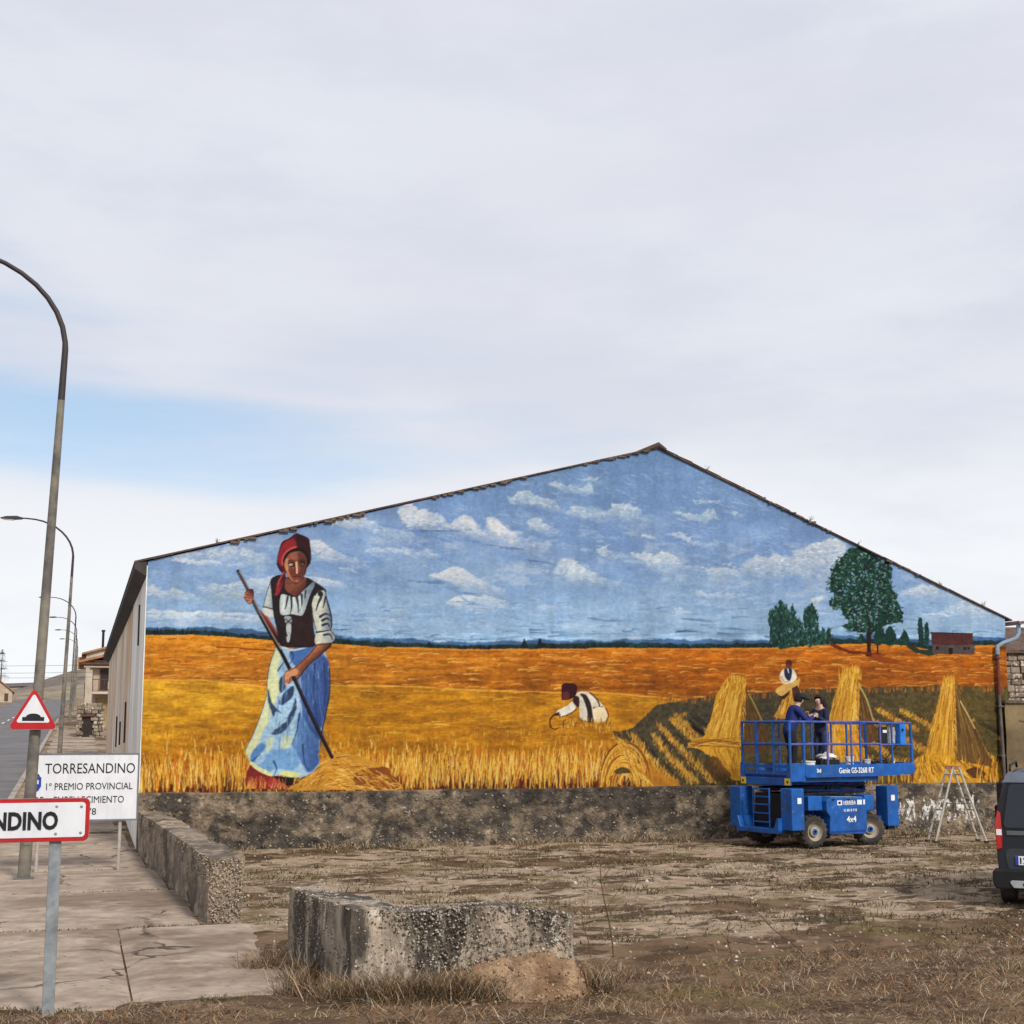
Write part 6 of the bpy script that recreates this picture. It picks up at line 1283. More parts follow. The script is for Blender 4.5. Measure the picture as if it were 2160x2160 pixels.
    if cap is not None:
        c = MB(); M = Matrix.Translation(hd+up_*.055) @ q.to_4x4(); c.lathe([(.124, 0), (.122, .03), (.10, .075), (.05, .095), (.005, .10)], 18, M)
        c.add([M @ Vector(p) for p in [(.09, -.08, 0), (.20, -.05, -.01), (.215, 0, -.01), (.20, .05, -.01), (.09, .08, 0), (.09, -.08, .012), (.20, -.05, .002), (.215, 0, .002), (.20, .05, .002), (.09, .08, .012)]], [(0, 1, 2, 3, 4), (9, 8, 7, 6, 5), (0, 5, 6, 1), (1, 6, 7, 2), (2, 7, 8, 3), (3, 8, 9, 4)])
        c.build('cap', cap, t, smooth=True)
    for s in (1, -1):                                                     # eyes
        sd_ = up_.cross(hdir).normalized(); e = hd+hdir*.086+sd_*s*.032+up_*.012
        MB().lathe([(.001, -.012), (.010, -.006), (.012, 0), (.010, .006), (.001, .012)], 8, Matrix.Translation(e)).build('eye', M_blk, t, smooth=True)
    return t
M_skin = pmat('skin', (.52, .33, .24), .6, var=.08, scale=12, bump=.05)
M_jkt = pmat('jacket_blue', (.013, .024, .13), .8, var=.2, scale=9, bump=.3, bscale=18)
M_jk2 = pmat('jacket_navy', (.012, .018, .045), .85, var=.2, scale=9, bump=.3, bscale=18)
M_trs = pmat('trousers_dark', (.012, .012, .02), .9, var=.3, scale=9, bump=.3, bscale=18)
M_trs2 = pmat('trousers_denim', (.03, .045, .09), .9, var=.3, scale=9, bump=.3, bscale=18)
M_hair = pmat('dark_hair', (.012, .009, .008), .7, var=.3, scale=20, bump=.4, bscale=60)
J1 = dict(pelvis=(-.06, 0, .92), spine=(0, 0, 1.08), chest=(.07, 0, 1.30), neck=(.16, 0, 1.46), head=(.21, 0, 1.575), face=(1, 0, -.2),
          shoulderL=(.07, .19, 1.37), shoulderR=(.07, -.19, 1.37), elbowL=(.30, .22, 1.12), elbowR=(.28, -.22, 1.10), wristL=(.50, .10, 1.24), wristR=(.50, -.08, 1.22),
          hipL=(-.05, .10, .86), hipR=(-.05, -.10, .86), kneeL=(.03, .11, .48), kneeR=(.0, -.11, .48), ankleL=(-.02, .12, .085), ankleR=(-.06, -.12, .085))
person(on_lift(-.52, .05, 1.502), LR+math.radians(-18), 'person in a blue jacket and dark cap stooping over the lift rail', M_jkt, M_trs, M_hair, M_skin, J1, pmat('cap_black', (.012, .012, .014), .8))
J2 = dict(pelvis=(0, 0, .92), spine=(.01, 0, 1.08), chest=(.02, 0, 1.27), neck=(.04, 0, 1.43), head=(.07, 0, 1.55), face=(1, 0, -.1),
          shoulderL=(.02, .17, 1.35), shoulderR=(.02, -.17, 1.35), elbowL=(.10, .22, 1.10), elbowR=(.12, -.22, 1.10), wristL=(.32, .12, 1.22), wristR=(.33, -.10, 1.26),
          hipL=(0, .09, .86), hipR=(0, -.09, .86), kneeL=(.03, .10, .48), kneeR=(.03, -.10, .48), ankleL=(-.01, .11, .085), ankleR=(-.01, -.11, .085))
p2 = person(on_lift(.46, .15, 1.502), LR+math.radians(180+8), 'person with long dark hair in navy clothes facing the stooping one', M_jk2, M_trs2, M_hair, M_skin, J2)
m = MB(); m.tube([(-.04, 0, 1.60), (-.085, 0, 1.50), (-.10, 0, 1.38), (-.09, 0, 1.28)], [.07, .085, .075, .03], 12); m.build('hair_tail', M_hair, p2, smooth=True)

# ================================================================ aluminium step ladder
M_alu = pmat('aluminium', (.56, .53, .46), .45, .5, var=.2, scale=9, bump=.05)
sl = empty('step_ladder', (18.42, 25.95, gz(25.9)), math.radians(-14), 'paint-splashed aluminium double step ladder standing beside the blue lift', 'ladder')
Hh = 1.62
def lrail(x0, y, x1): MB().tube([(x0, y, 0), (x1, y*.86, Hh)], .026, 6).build('stile', M_alu, sl)
fr = empty('front_frame'); fr.parent = sl
for y in (-.24, .24):
    MB().tube([(-.55, y, .01), (-.07, y*.72, Hh)], .025, 6).build('stile', M_alu, fr); MB().cbox((-.555, y, .02), (.09, .06, .04)).build('rubber_foot', M_blk, fr)
for k in range(6):
    f = (k+.75)/6.4; MB().tube([(-.55+.48*f, -.24+.067*f, Hh*f), (-.55+.48*f, .24-.067*f, Hh*f)], .018, 6).build('rung', M_alu, fr)
bk = empty('rear_frame'); bk.parent = sl
for y in (-.24, .24):
    MB().tube([(.58, y, .01), (.06, y*.72, Hh)], .025, 6).build('stile', M_alu, bk); MB().cbox((.585, y, .02), (.09, .06, .04)).build('rubber_foot', M_blk, bk)
for k in range(6):
    f = (k+.75)/6.4; MB().tube([(.58-.52*f, -.24+.067*f, Hh*f), (.58-.52*f, .24-.067*f, Hh*f)], .018, 6).build('rung', M_alu, bk)
for y in (-.17, .17): MB().box(-.10, .10, y-.02, y+.02, Hh-.05, Hh+.03).build('hinge', pmat('hinge_rust', (.25, .12, .06), .7), sl, bevel=.008)
MB().tube([(-.30, -.20, .84), (.30, -.20, .84)], .008, 6).build('spreader_strap', M_rub, sl)

# ================================================================ dark van at the edge of the yard
M_van = pmat('van_paint', (.010, .012, .018), .35, var=.08, scale=3, bump=0, spec=.4)
M_vbl = pmat('van_plastic', (.010, .010, .011), .7, var=.15, scale=9, bump=.1, bscale=80)
M_glass = pmat('tinted_glass', (.010, .013, .022), .15, var=.05, bump=0, spec=.5)
M_vred = pmat('lamp_red', (.42, .01, .012), .2, var=.1, bump=0, spec=.6)
M_vsil = pmat('van_silver', (.46, .48, .50), .35, .5, var=.1, bump=0)
van = empty('van', (12.19, 16.28, 0), math.radians(-40.5), 'dark charcoal van parked rear-on at the edge of the yard', 'van')
HWZ = [(.26, .80), (.42, .855), (.70, .875), (1.0, .875), (1.22, .862), (1.45, .815), (1.68, .755), (1.80, .70), (1.855, .60), (1.885, .35), (1.89, 0.)]
def section(y, top, low=0., sc=1., bow=0.):
    pts = []
    for z, hw in HWZ:
        zz = .26+(z-.26)*(top-.26)/(1.89-.26); pts.append((hw*sc, zz))
    full = [(.875-x, y, z) for x, z in pts]+[(.875+x, y, z) for x, z in pts[::-1][1:]]
    return full
secs = [(.10, 1.86, .97), (.03, 1.84, .965), (.06, 1.865, .985), (.20, 1.88, 1.0), (1.2, 1.90, 1.0), (2.3, 1.88, 1.0), (2.75, 1.80, .99), (3.45, 1.14, .98), (4.15, .98, .95), (4.38, .72, .86), (4.40, .5, .84)]
V = []; F = []
def rake(i, z): return .10*max(0, (z-1.0)/.9)**1.5 if i < 4 else 0          # tailgate leans forward towards the roof
for i, (y, top, sc) in enumerate(secs[1:]):
    for x, yy, z in section(y, top, sc=sc): V.append((x, yy+rake(i, z), z))
n = len(HWZ)*2-1
for i in range(len(secs)-2):
    for k in range(n-1): F.append((i*n+k, i*n+k+1, (i+1)*n+k+1, (i+1)*n+k))
F.append(tuple(range(n-1, -1, -1))); F.append(tuple((len(secs)-2)*n+k for k in range(n)))
b = MB(); b.add(V, F); bo = b.build('body', M_van, van, smooth=True)
def rear(poly, d0, d1, name, mat, parent=None, bevel=0):
    """panel lying on the tailgate: polygon in (x,z), pushed out to follow its rake"""
    m = MB().prism(poly, d0, d1); m.v = [(x, y+rake(0, z)+.03, z) for x, y, z in m.v]; return m.build(name, mat, parent or van, bevel=bevel)
rear(rpoly([(.11, 1.08), (1.64, 1.08), (1.54, 1.68), (.21, 1.68)], .06), -.022, -.004, 'rear_window', M_glass)
rear([(.12, 1.70), (1.63, 1.70), (1.55, 1.84), (.20, 1.84)], -.03, -.004, 'tailgate_spoiler', pmat('van_grey_blue', (.13, .15, .20), .3, spec=.6, bump=0))
for s in (0, 1):
    fx_ = (lambda x: x) if s == 0 else (lambda x: 1.75-x)
    tl = rear([(fx_(x), z) for x, z in [(.015, .78), (.085, .80), (.095, 1.0), (.08, 1.28), (.04, 1.32), (.0, 1.1)]], -.05, .12, 'tail_light', M_vred, bevel=.012)
    rear([(fx_(x), z) for x, z in [(.02, .98), (.09, .98), (.088, 1.06), (.018, 1.06)]], -.056, -.051, 'reverse_lamp', M_dwh, tl)
rear([(.15, .98), (1.60, .98), (1.60, 1.04), (.15, 1.04)], -.018, -.002, 'tailgate_trim', pmat('van_trim', (.10, .11, .12), .4), bevel=.006)
pr = rear(rpoly([(.16, .50), (1.59, .50), (1.64, .80), (.11, .80)], .08), -.012, -.002, 'tailgate_recess', pmat('van_grey', (.035, .04, .048), .45, bump=0))
pt = rear([(.25, .58), (.77, .58), (.77, .70), (.25, .70)], -.026, -.014, 'number_plate', M_dwh); rear([(.25, .58), (.29, .58), (.29, .70), (.25, .70)], -.030, -.0265, 'plate_band', M_sblue, pt)
tx = fit_text('plate_lettering', '124', .31, .47, .64, .085, .001, M_sblack, pt, .003, .001); tx.location = (0, 0, 0)
bp_ = MB().prism(rpoly([(-.02, .26), (1.77, .26), (1.80, .34), (1.80, .52), (-.05, .52), (-.05, .34)], .05), -.10, .16).build('rear_bumper', M_vbl, van, bevel=.025)
MB().prism(rpoly([(.22, .28), (1.53, .28), (1.60, .38), (.15, .38)], .03), -.115, -.098).build('skid_plate', M_vsil, bp_, bevel=.006); MB().prism(rpoly([(.36, .30), (1.39, .30), (1.44, .35), (.31, .35)], .02), -.122, -.114).build('skid_recess', M_vbl, bp_)
for x in (.03, 1.55):
    for y in (.75, 3.55):
        t = empty('wheel', (x+.085, y, .31)); t.parent = van; M = Matrix.Rotation(math.radians(90), 4, 'Y')
        MB().lathe([(.2, -.1), (.29, -.11), (.315, -.08), (.315, .08), (.29, .11), (.2, .1)], 28, M, False).build('tyre', M_rub, t, smooth=True); MB().lathe([(.2, -.09), (.2, .09), (.16, .1), (.15, .05), (.05, .06), (.04, -.06), (.15, -.05)], 24, M).build('rim', M_vsil, t, smooth=True)
for s in (0, 1):
    MB().prism([(1.1, 1.12), (2.65, 1.12), (2.45, 1.62), (1.1, 1.66)], (-.02 if s == 0 else 1.69), (.06 if s == 0 else 1.77), 'x').build('side_window', M_glass, van)
    MB().tube([(.22+1.31*s, .25, 1.86), (.22+1.31*s, .4, 1.93), (.22+1.31*s, 2.0, 1.95), (.22+1.31*s, 2.2, 1.87)], .018, 8).build('roof_rail', M_vbl, van)
    MB().cbox((-.09 if s == 0 else 1.84, 2.85, 1.15), (.16, .10, .2)).build('wing_mirror', M_vbl, van, bevel=.03)
# ================================================================ the village up the street
M_beige = pmat('house_beige', (.50, .42, .33), .92, var=.12, scale=1.2, bump=.2, bscale=14, col2=(.42, .35, .27))
M_tan = pmat('house_tan', (.40, .31, .22), .92, var=.15, scale=1.4, bump=.2, bscale=14, col2=(.46, .38, .29))
M_dkwin = pmat('window_dark', (.03, .02, .018), .35, var=.2, bump=0)
M_wood = pmat('brown_shutter', (.10, .05, .035), .8, var=.2, scale=5)
M_gate = pmat('rusty_gate', (.26, .175, .085), .8, var=.2, scale=2, col2=(.33, .24, .13), stretch=(1, 1, .3))
M_terra = pmat('terracotta', (.36, .17, .09), .9, var=.25, scale=5, bump=.3, bscale=12)
# house with the balcony
y0 = 106.; z0 = gz(y0)
ha = empty('balcony_house', (1.2, y0, z0), 0, 'tan village house with a dark balcony window and tiled porch beyond the barn', 'house')
def hp_(m, name, mat, bevel=0, parent=None): return m.build(name, mat, parent or ha, bevel=bevel)
hp_(MB().box(-.3, 9, 0, 9, -1, 5.0), 'wall', M_tan)
w_ = hp_(MB().box(.15, 1.45, -.06, .03, 2.75, 4.35), 'window', M_wood); hp_(MB().box(.25, 1.35, -.08, -.061, 2.85, 4.25), 'pane', M_dkwin, parent=w_); hp_(MB().box(.75, 1.3, -.10, -.081, 2.85, 3.4), 'pale_curtain', pmat('curtain', (.55, .5, .45), .9), parent=w_)  # pale curtain panel set in the dark pane
bl = hp_(MB().box(-.4, 3, -1.1, 0, 2.45, 2.62), 'balcony', M_beige, .02)
for k in range(8): hp_(MB().box(-.35+k*.4, -.31+k*.4, -1.06, -1.02, 2.62, 3.5), 'baluster', M_wood, parent=bl)
hp_(MB().box(-.4, 3, -1.07, -1.01, 3.5, 3.56), 'handrail', M_wood, parent=bl)
rf_ = hp_(MB().prism([(-1.3, 4.75), (4.5, 6.3), (9.3, 5.0), (9.3, 5.15), (4.5, 6.48), (-1.3, 4.92)], -.9, 9.5), 'roof', M_terra)
for k in range(22): hp_(MB().tube([(-1.3+k*.2, -.92, 4.86+k*.2*.267), (-1.3+k*.2, 9.5, 4.9+k*.2*.267)], .09, 6), 'tile_row', M_terra, parent=rf_)
hp_(MB().box(-1.2, 3.2, -.85, -.1, 4.62, 4.76), 'eave_beam', M_wood); hp_(MB().box(-1.0, 3.2, -.7, -.1, 4.42, 4.55), 'eave_beam', M_beige)
hp_(MB().box(-.1, 1.25, -.12, .02, 0, 2.2), 'garage_gate', M_gate, .01)
# taller pale house behind
y1 = 128.; z1 = gz(y1)
hb = empty('tall_house', (4.4, y1, z1), 0, 'pale gable-ended house with a thin chimney pipe behind the balcony house', 'house')
def hb_(m, name, mat, bevel=0): return m.build(name, mat, hb, bevel=bevel)
hb_(MB().prism([(-4, -1), (6, -1), (6, 5.7), (1, 7.3), (-4, 5.9)], 0, 9), 'wall', M_beige)
hb_(MB().prism([(-4.4, 5.78), (1, 7.32), (6.4, 5.6), (6.4, 5.75), (1, 7.5), (-4.4, 5.95)], -.35, 9.3), 'roof', M_terra)
hb_(MB().tube([(-2.6, .8, 6.2), (-2.6, .8, 8.0)], .11, 8), 'chimney_pipe', M_blk); hb_(MB().tube([(-2.6, .8, 7.95), (-2.6, .8, 8.1)], .17, 8), 'chimney_cowl', M_blk)
hb_(MB().box(-4.7, -4.0, .4, 2.4, 4.6, 5.6), 'dormer', M_terra, .02); hb_(MB().box(-4.05, -4.0, 3, 4.2, 2, 3.4), 'window', M_dkwin)
hb_(MB().box(-3.6, -2.9, -.25, .1, 4.6, 5.3), 'pot_planter', M_terra, .05)
# rubble ruin on the pavement side
y2 = 88.; z2 = gz(y2)
ru = empty('stone_shed', (.1, y2, z2), 0, 'collapsing rubble stone shed with a dark doorway beside the pavement', 'shed')
def ru_(m, name, mat, bevel=0): return m.build(name, mat, ru, bevel=bevel)
ru_(MB().box(-.2, 1.3, .15, 5, -.5, 1.7), 'wall', M_stone)
for r_ in range(10):
    x = -.25
    while x < 1.3:
        L = R.uniform(.22, .5); z = -.1+r_*.22
        if not (.12 < x+L/2 < .72 and z < 1.3) and z+.2 < 2.0+.5*math.sin(x*2+1): ru_(MB().box(x, x+L-.03, -.02-R.uniform(0, .1), .2, z, z+.2), 'stone', R.choice([M_stone, M_stone, M_stone2]), .04)
        x += L
ru_(MB().box(.1, .72, .08, .16, -.1, 1.25), 'doorway', M_dkwin); ru_(MB().box(0, .85, -.1, .2, 1.26, 1.42), 'lintel', M_wood)
# house and wall on the other side of the street
y3 = 240.; z3 = gz(y3)
hc = empty('roadside_house', (-14.9, y3, z3), math.radians(4), 'ochre roadside house with a sloping gable beside the dark conifer', 'house')
def hc_(m, name, mat, bevel=0): return m.build(name, mat, hc, bevel=bevel)
hc_(MB().prism([(-6, -1), (4.2, -1), (4.2, 1.6), (0.6, 4.6), (-6, 3.8)], 0, 10), 'wall', M_tan)
hc_(MB().prism([(.6, 4.62), (4.6, 1.35), (4.6, 1.5), (.6, 4.8), (-6.3, 4.0), (-6.3, 3.85)], -.3, 10.3), 'roof', M_terra)
hc_(MB().box(1.1, 1.9, -.05, .03, .6, 1.7), 'window', M_dkwin); hc_(MB().box(3.0, 3.6, -.05, .03, .0, 1.3), 'door', M_wood)
rw = empty('roadside_wall', (-11.2, 130, gz(130)), 0, 'low stone wall along the far side of the street', 'wall')
for k in range(40): MB().box(-.2, .2, k*1.0-30, k*1.0-30+.96, -.5+(k-30)*.035, .35+R.uniform(-.05, .05)+(k-30)*.035).build('stone', R.choice([M_stone, M_stone2]), rw, bevel=.04)
# long dark-roofed barn further up
y4 = 335.; z4 = gz(y4)
lb = empty('long_shed', (-14, y4, z4+.6), math.radians(-2), 'long grey-roofed farm shed at the top of the street', 'shed')
MB().box(-4, 13, 0, 8, -2, 1.4).build('wall', pmat('shed_wall', (.30, .26, .22), .9, var=.2), lb); MB().prism([(-4.4, 1.4), (13.4, 2.2), (13.4, 3.0), (-4.4, 2.2)], -.3, 8).build('roof', pmat('fibre_cement', (.155, .14, .145), .9, var=.25, scale=2, stretch=(4, 1, 1)), lb)
for k in range(3): MB().prism([(3+k*3, 1.75+k*.14), (5.6+k*3, 1.86+k*.14), (5.6+k*3, 2.05+k*.14), (3+k*3, 1.94+k*.14)], -.36, -.31).build('roof_patch', M_beige, lb)
# hill behind
hx_ = np.linspace(-260, 140, 60); hy_ = np.linspace(270, 620, 30); HX, HY = np.meshgrid(hx_, hy_)
crest = np.interp(HX, [-260, -60, -18, -2, 4, 140], [10, 10.8, 12.4, 18, 19.5, 22])
HZ = 8+(crest-8)*np.clip((HY-270)/90, 0, 1)**.8+(vfbm(HX*.05, HY*.05, 4)-.5)*1.6*np.clip((HY-270)/60, 0, 1)
h, w = HX.shape; I = np.arange(h*w).reshape(h, w); Q = np.stack([I[:-1, :-1], I[:-1, 1:], I[1:, 1:], I[1:, :-1]], -1).reshape(-1, 4)
M_hill = pmat('dry_hillside', (.16, .125, .10), .95, var=.35, scale=.12, bump=.3, bscale=.5, col2=(.24, .19, .13), spots=((.06, .06, .04), .35, .55, .66))
tag(npmesh('hill', np.stack([HX, HY, HZ], -1).reshape(-1, 3), Q, mat=M_hill, smooth=True), 'dry brown hillside rising behind the village street', 'hill', kind='structure')
# conifer at the left edge
M_bark = pmat('bark', (.06, .045, .03), .95); M_leaf = cmat('needles', .8)
def conifer(loc, h, r, label):
    t = empty('conifer', loc, 0, label, 'tree'); MB().tube([(0, 0, 0), (0, 0, h*.5), (.05, 0, h)], [.16, .1, .02], 8).build('trunk', M_bark, t, smooth=True)
    V = []; F = []; C = []; k = 0
    for i in range(2600):
        f = R.uniform(.12, 1)**.8; z = h*f; rr = r*(1-f)**.75+.08; a = R.uniform(0, 6.28); d = rr*R.uniform(.3, 1.08); lay = .25*math.sin(z*5)
        p = Vector((d*math.cos(a), d*math.sin(a), z-.25*d+lay)); u = Vector((math.cos(a), math.sin(a), R.uniform(-.5, .2)))*R.uniform(.16, .34); s = Vector((-math.sin(a), math.cos(a), 0))*R.uniform(.03, .07)
        V += [p-s, p+s, p+u]; F.append((k, k+1, k+2)); k += 3; c = np.array((.022, .042, .022))*R.uniform(.5, 1.7); C += [c]*3
    for s_ in (): pass
    npmesh('crown', V, None, F, np.array(C), M_leaf, t)
conifer((-13.2, 252, gz(252)), 8.8, 2.2, 'dark green conifer rising at the left edge behind the roadside house')
# wires across the street
for i, zz in enumerate((5.1, 4.5, 4.1)):
    pts = [(-40+x*4, 120, gz(120)+zz-1.0*math.sin(math.pi*x/11)*.5-.02*x) for x in range(12)]
    o = MB().tube(pts, .012, 4).build('overhead_wire', M_blk); tag(o, ['top overhead wire crossing the street', 'middle overhead wire crossing the street', 'lowest overhead wire crossing the street'][i], 'wire', 'overhead wires across the street')
up = empty('wire_pole', (4.0, 120.1, gz(120)-.4), 0, 'timber wire pole behind the balcony house', 'pole'); MB().tube([(0, 0, 0), (0, 0, 6.2)], [.12, .08], 10).build('shaft', M_wood, up); MB().box(-.5, .5, -.18, -.08, 5.2, 5.3).build('cross_arm', M_wood, up)
up = empty('wire_pole', (-40, 120.1, gz(120)-.4), 0, 'timber wire pole left of the roadside house', 'pole'); MB().tube([(0, 0, 0), (0, 0, 6.2)], [.12, .08], 10).build('shaft', M_wood, up); MB().box(-.5, .5, -.18, -.08, 5.2, 5.3).build('cross_arm', M_wood, up)
# ================================================================ weeds, dead stalks and dry grass
M_grass = cmat('dry_grass_blades', .9); M_stem = pmat('dry_stalk', (.13, .075, .04), .9, var=.3)
rs = np.random.RandomState(5)
def gheight(x, y):
    """height of the ground sheet under a point"""
    i = np.clip(np.searchsorted(gx, x)-1, 0, len(gx)-2); j = np.clip(np.searchsorted(gy, y)-1, 0, len(gy)-2)
    u = (x-gx[i])/(gx[i+1]-gx[i]); v_ = (y-gy[j])/(gy[j+1]-gy[j])
    return (GZ[j, i]*(1-u)+GZ[j, i+1]*u)*(1-v_)+(GZ[j+1, i]*(1-u)+GZ[j+1, i+1]*u)*v_
def blades(name, x, y, hgt, lean, wid, cols, label, cat):
    n = len(x); z = gheight(x, y)-.01; a = rs.rand(n)*6.283; b_ = rs.rand(n)*6.283; L = lean*(.4+rs.rand(n))
    dx = np.cos(a)*L; dyy = np.sin(a)*L; wx = np.cos(b_)*wid*(.6+.8*rs.rand(n)); wy = np.sin(b_)*wid*(.6+.8*rs.rand(n))
    P0 = np.stack([x-wx, y-wy, z], 1); P1 = np.stack([x+wx, y+wy, z], 1)
    P2 = np.stack([x+dx*.45+wx*.6, y+dyy*.45+wy*.6, z+hgt*.65], 1); P3 = np.stack([x+dx*.45-wx*.6, y+dyy*.45-wy*.6, z+hgt*.65], 1); P4 = np.stack([x+dx, y+dyy, z+hgt*(.8+.25*rs.rand(n))], 1)
    V = np.stack([P0, P1, P2, P3, P4], 1).reshape(-1, 3); k = np.arange(n)*5
    c = np.array(cols)[rs.randint(0, len(cols), n)]*(.65+.7*rs.rand(n, 1)); C = np.repeat(c, 5, 0)
    o = npmesh(name, V, np.stack([k, k+1, k+2, k+3], 1), np.stack([k+3, k+2, k+4], 1), C, M_grass); tag(o, label, cat, kind='stuff'); return o
straws = [(.36, .27, .17), (.28, .19, .11), (.22, .14, .08), (.42, .34, .24), (.16, .10, .06), (.30, .25, .18)]
reds = [(.26, .13, .06), (.20, .10, .05), (.32, .20, .10), (.14, .08, .045), (.38, .30, .20)]
# bank of dead grass in front, matted and thick
n = 90000; x = rs.uniform(-3, 13.5, n); y = rs.uniform(9.0, 14.6, n); lim = 12.75+.09*np.clip(x-4, 0, 9)+.7*(vfbm(x*.7, x*0+2, 3)-.5)-.35*np.clip((1.5-x)/2, 0, 1)
keep = (y < lim)*(rs.rand(n) < .06+1.0*np.clip((vfbm(x*1.1+4, y*1.6, 4)-.42)*5, 0, 1)); keep = keep.astype(bool)
x, y = x[keep], y[keep]; blades('dry_grass', x, y, .015+.115*rs.rand(len(x))**2.4, .16, .0036, straws+reds+reds+reds+[(.07, .045, .03), (.10, .07, .045), (.05, .034, .024)], 'matted dry grass covering the bank at the front', 'grass')
n = 26000; x = rs.uniform(4.2, 13.5, n); y = rs.uniform(11, 15.5, n); keep = (y < 13.6+.14*np.clip(x-4, 0, 9)+.8*(vfbm(x*.8+7, x*0, 3)-.5))*(vfbm(x*1.4, y*1.4+3, 3) > .50)
x, y = x[keep], y[keep]; blades('dead_weeds', x, y, .02+.09*rs.rand(len(x))**2, .13, .0038, reds+[(.07, .05, .03)], 'reddish dead weeds thinning out towards the yard', 'weeds')
# tufts round the broken wall
cx = np.array([2.35, 2.6, 2.9, 3.2, 2.1, 4.65, 3.5, 2.2, 1.95, 2.75, 3.05, 3.3]); cy = np.array([12.35, 12.25, 12.15, 12.1, 12.9, 12.2, 12.0, 13.6, 14.4, 12.2, 12.05, 12.2]); k = rs.randint(0, len(cx), 9000)
x = cx[k]+rs.randn(9000)*.13; y = np.minimum(cy[k]+rs.randn(9000)*.06, np.where(x > 2.4, 12.38, 99)); blades('grass_tufts', x, y, .04+.30*rs.rand(9000)**2.2, .26, .004, straws+reds+[(.08, .065, .03), (.12, .10, .045), (.06, .045, .03)], 'dry grass tufts growing round the broken wall stub', 'grass')
# flattened dead stems lying everywhere on the bank
n = 95000; x = rs.uniform(-3, 13.8, n); y = rs.uniform(9.5, 15, n); keep = (y < 12.9+.16*np.clip(x-4, 0, 9)+.5*(vfbm(x*.9, x*0+8, 3)-.5)-.3*np.clip((1.5-x)/2, 0, 1))*(vfbm(x*1.6+3, y*1.6, 3) > .36)
x, y = x[keep], y[keep]; blades('flattened_stems', x, y, .008+.03*rs.rand(len(x)), .14, .0038, straws+reds+[(.05, .034, .024), (.06, .04, .028), (.09, .06, .04), (.46, .38, .28)], 'flattened dead stems littering the bank at the front', 'dead stems')
# sparse weeds over the yard, in drifts and along cracks
n = 110000; x = rs.uniform(1.5, 20.5, n); y = rs.uniform(13.5, 28.3, n); d = vfbm(x*.5+2, y*1.0+8, 4); d2 = np.abs(vfbm(x*.35+20, y*.8+4, 3)-.5); keep = ((d > .60)*(rs.rand(n) < .5) | (d2 < .012)*(rs.rand(n) < .8)) & ~((x < 2.3) & (y > 17))
x, y = x[keep], y[keep]; blades('yard_weeds', x, y, .02+.055*rs.rand(len(x))**2, .07, .009, [(.10, .075, .035), (.14, .11, .045), (.07, .05, .028), (.18, .13, .07), (.11, .10, .03), (.16, .15, .05), (.22, .18, .10)], 'thin weeds and moss scattered over the yard', 'weeds')
n = 7000; x = rs.uniform(1.4, 21.5, n); y = 28.42-np.abs(rs.randn(n))*.22; keep = vfbm(x*1.2, y*0+5, 3) > .45; x, y = x[keep], y[keep]
blades('wall_foot_weeds', x, y, .03+.13*rs.rand(len(x))**2, .09, .008, straws+[(.10, .09, .035)], 'dry weeds along the foot of the barn plinth', 'weeds')
n = 5000; x = rs.uniform(-1.6, 2.1, n); k = rs.randint(0, 5, n); y = np.array([17.92, 21.97, 25.32, 12.7, 15.5])[k]+rs.randn(n)*np.array([.03, .03, .03, .12, .05])[k]; keep = (vfbm(x*2, k*3., 3) > .5) & ((k != 4) | (x > 1.3)); x, y = x[keep], y[keep]
blades('joint_weeds', x, y, .02+.05*rs.rand(len(x)), .05, .007, [(.09, .08, .03), (.14, .11, .05), (.10, .07, .04)], 'small weeds in the pavement joints', 'weeds')
# denser weed clumps in the yard
nc_ = 170; ccx = rs.uniform(2.4, 20, nc_); ccy = rs.uniform(14, 27.5, nc_); k = rs.randint(0, nc_, 9000); sz = .06+.22*rs.rand(nc_)
x = ccx[k]+rs.randn(9000)*sz[k]*1.6; y = ccy[k]+rs.randn(9000)*sz[k]*.5; blades('weed_clumps', x, y, .02+.09*rs.rand(9000)**1.8, .07, .008, [(.075, .06, .028), (.10, .085, .03), (.05, .035, .02), (.15, .11, .055), (.09, .09, .03)], 'dark weed clumps rooted in the yard', 'weeds')
# loose stones over the yard
P = []; Rr = []
for k in range(3600):
    x = R.uniform(1.8, 20); y = R.uniform(12.6, 28.2)
    if x < 2.3 and y > 17: continue
    P.append((x, y, float(gheight(np.array([x]), np.array([y]))[0])+.004)); Rr.append(R.uniform(.008, .028)*(1 if R.random() < .96 else 2.2))
tag(pebbles('gravel', None, P, None, Rr, [(.42, .36, .29), (.30, .24, .18), (.22, .17, .12), (.5, .45, .38), (.36, .27, .19)]), 'loose stones strewn over the earth yard', 'gravel')
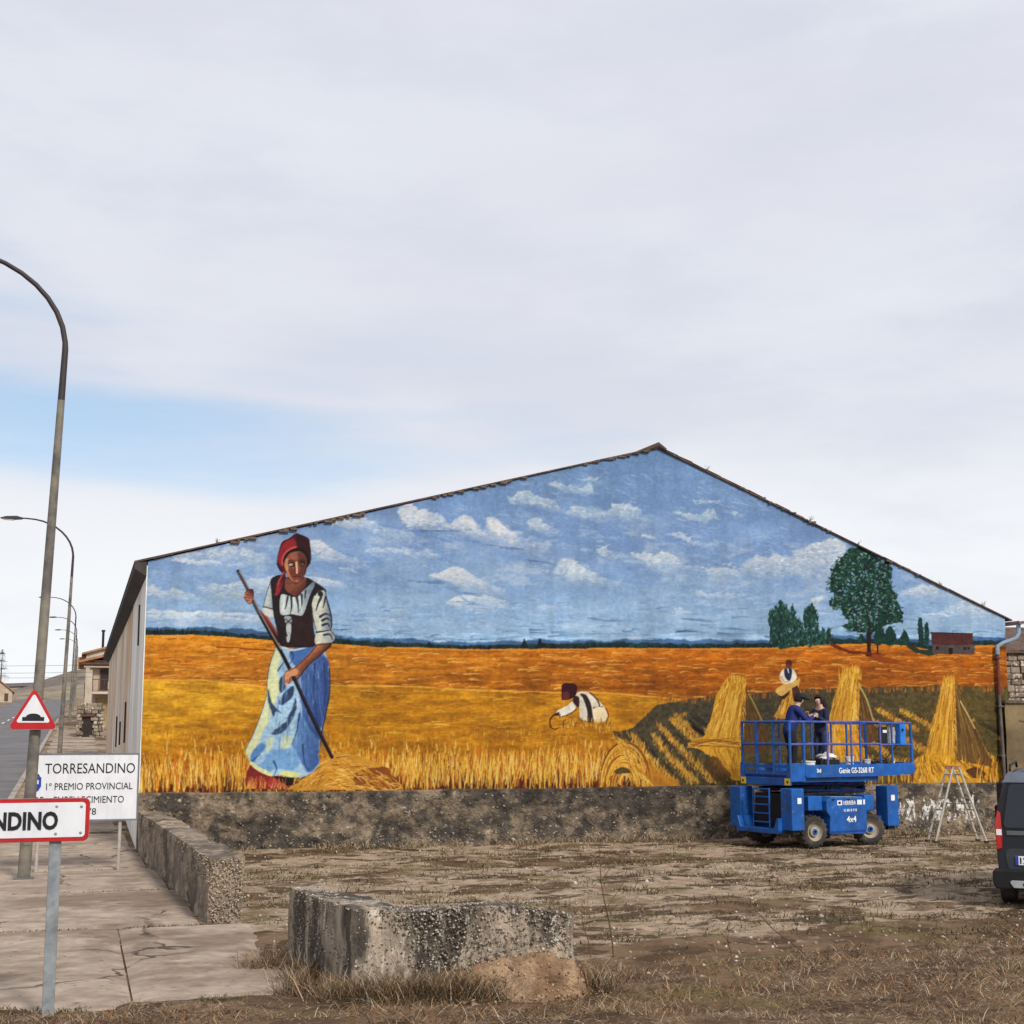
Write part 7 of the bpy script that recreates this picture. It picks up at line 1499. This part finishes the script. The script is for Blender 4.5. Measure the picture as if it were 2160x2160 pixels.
# dead stalks standing up singly
def stalk(x, y, hgt, lx_, label, br=3, r=.008):
    z = float(gheight(np.array([x]), np.array([y]))[0]); t = empty('dead_stalk', (x, y, z-.01), 0, label, 'stalk', 'dead stalks standing in the yard')
    pts = [(lx_*f+.02*math.sin(f*7), .02*math.sin(f*5), hgt*f) for f in np.linspace(0, 1, 7)]; MB().tube(pts, [r*(1-.7*f) for f in np.linspace(0, 1, 7)], 5).build('stem', M_stem, t)
    for k in range(br):
        f = R.uniform(.35, .85); s = R.choice((-1, 1)); L = hgt*R.uniform(.15, .35); MB().tube([(lx_*f, 0, hgt*f), (lx_*f+s*L*.5, .02, hgt*f+L*.6), (lx_*f+s*L*.8, .03, hgt*f+L)], [r*.5, r*.35, r*.2], 4).build('twig', M_stem, t)
for a in [(5.66, 14.2, 1.2, -.18, 'tall dark dead stalk standing right of the broken wall stub', 3, .011), (5.45, 14.35, .6, -.12, 'short dead stalk beside the tall dark one'), (3.35, 13.4, .95, -.05, 'pale dead stalk rising behind the broken wall stub', 4, .008), (6.59, 13.24, .45, -.02, 'thin upright dead stalk in the middle of the weeds'), (7.58, 13.4, .48, -.6, 'leaning dead branch with twigs in the front weeds', 4, .010),
          (9.6, 14.1, .42, .24, 'slanting dead stalk towards the dark van', 2, .007), (5.6, 11.3, .34, .22, 'short slanting stalk in the reddish weeds at the front', 1, .008), (3.75, 13.0, .35, .12, 'forked dead twig behind the broken wall stub', 2, .008), (12.1, 24.5, .5, .05, 'dead stalk in the open yard before the lift', 3, .008)]: stalk(*a)
# bare shrubs behind the yard wall
for i, (x, y, hh) in enumerate([(26.6, 32, 5.6), (28.4, 33.5, 5.9)]):
    t = empty('bare_shrub', (x, y, gz(y)), 0, ['leafless shrub nearest the barn gutter behind the yard wall', 'leafless shrub further right behind the yard wall'][i], 'shrub', 'bare shrubs behind the yard wall')
    m = MB()
    for k in range(16):
        a = R.uniform(0, 6.28); e = R.uniform(.3, 1.0); p1 = (e*math.cos(a)*.5, e*math.sin(a)*.5, hh*.6); p2_ = (e*math.cos(a), e*math.sin(a), hh*R.uniform(.8, 1.0)); m.tube([(0, 0, 0), p1, p2_], [.03, .018, .005], 5)
        for q in range(4):
            f = R.uniform(.2, .9); b0 = tuple(p1[i]+(p2_[i]-p1[i])*f for i in range(3)); m.tube([b0, (b0[0]+R.uniform(-.3, .3), b0[1]+R.uniform(-.3, .3), b0[2]+R.uniform(.2, .5))], [.007, .003], 4)
    m.build('branches', M_bark, t)
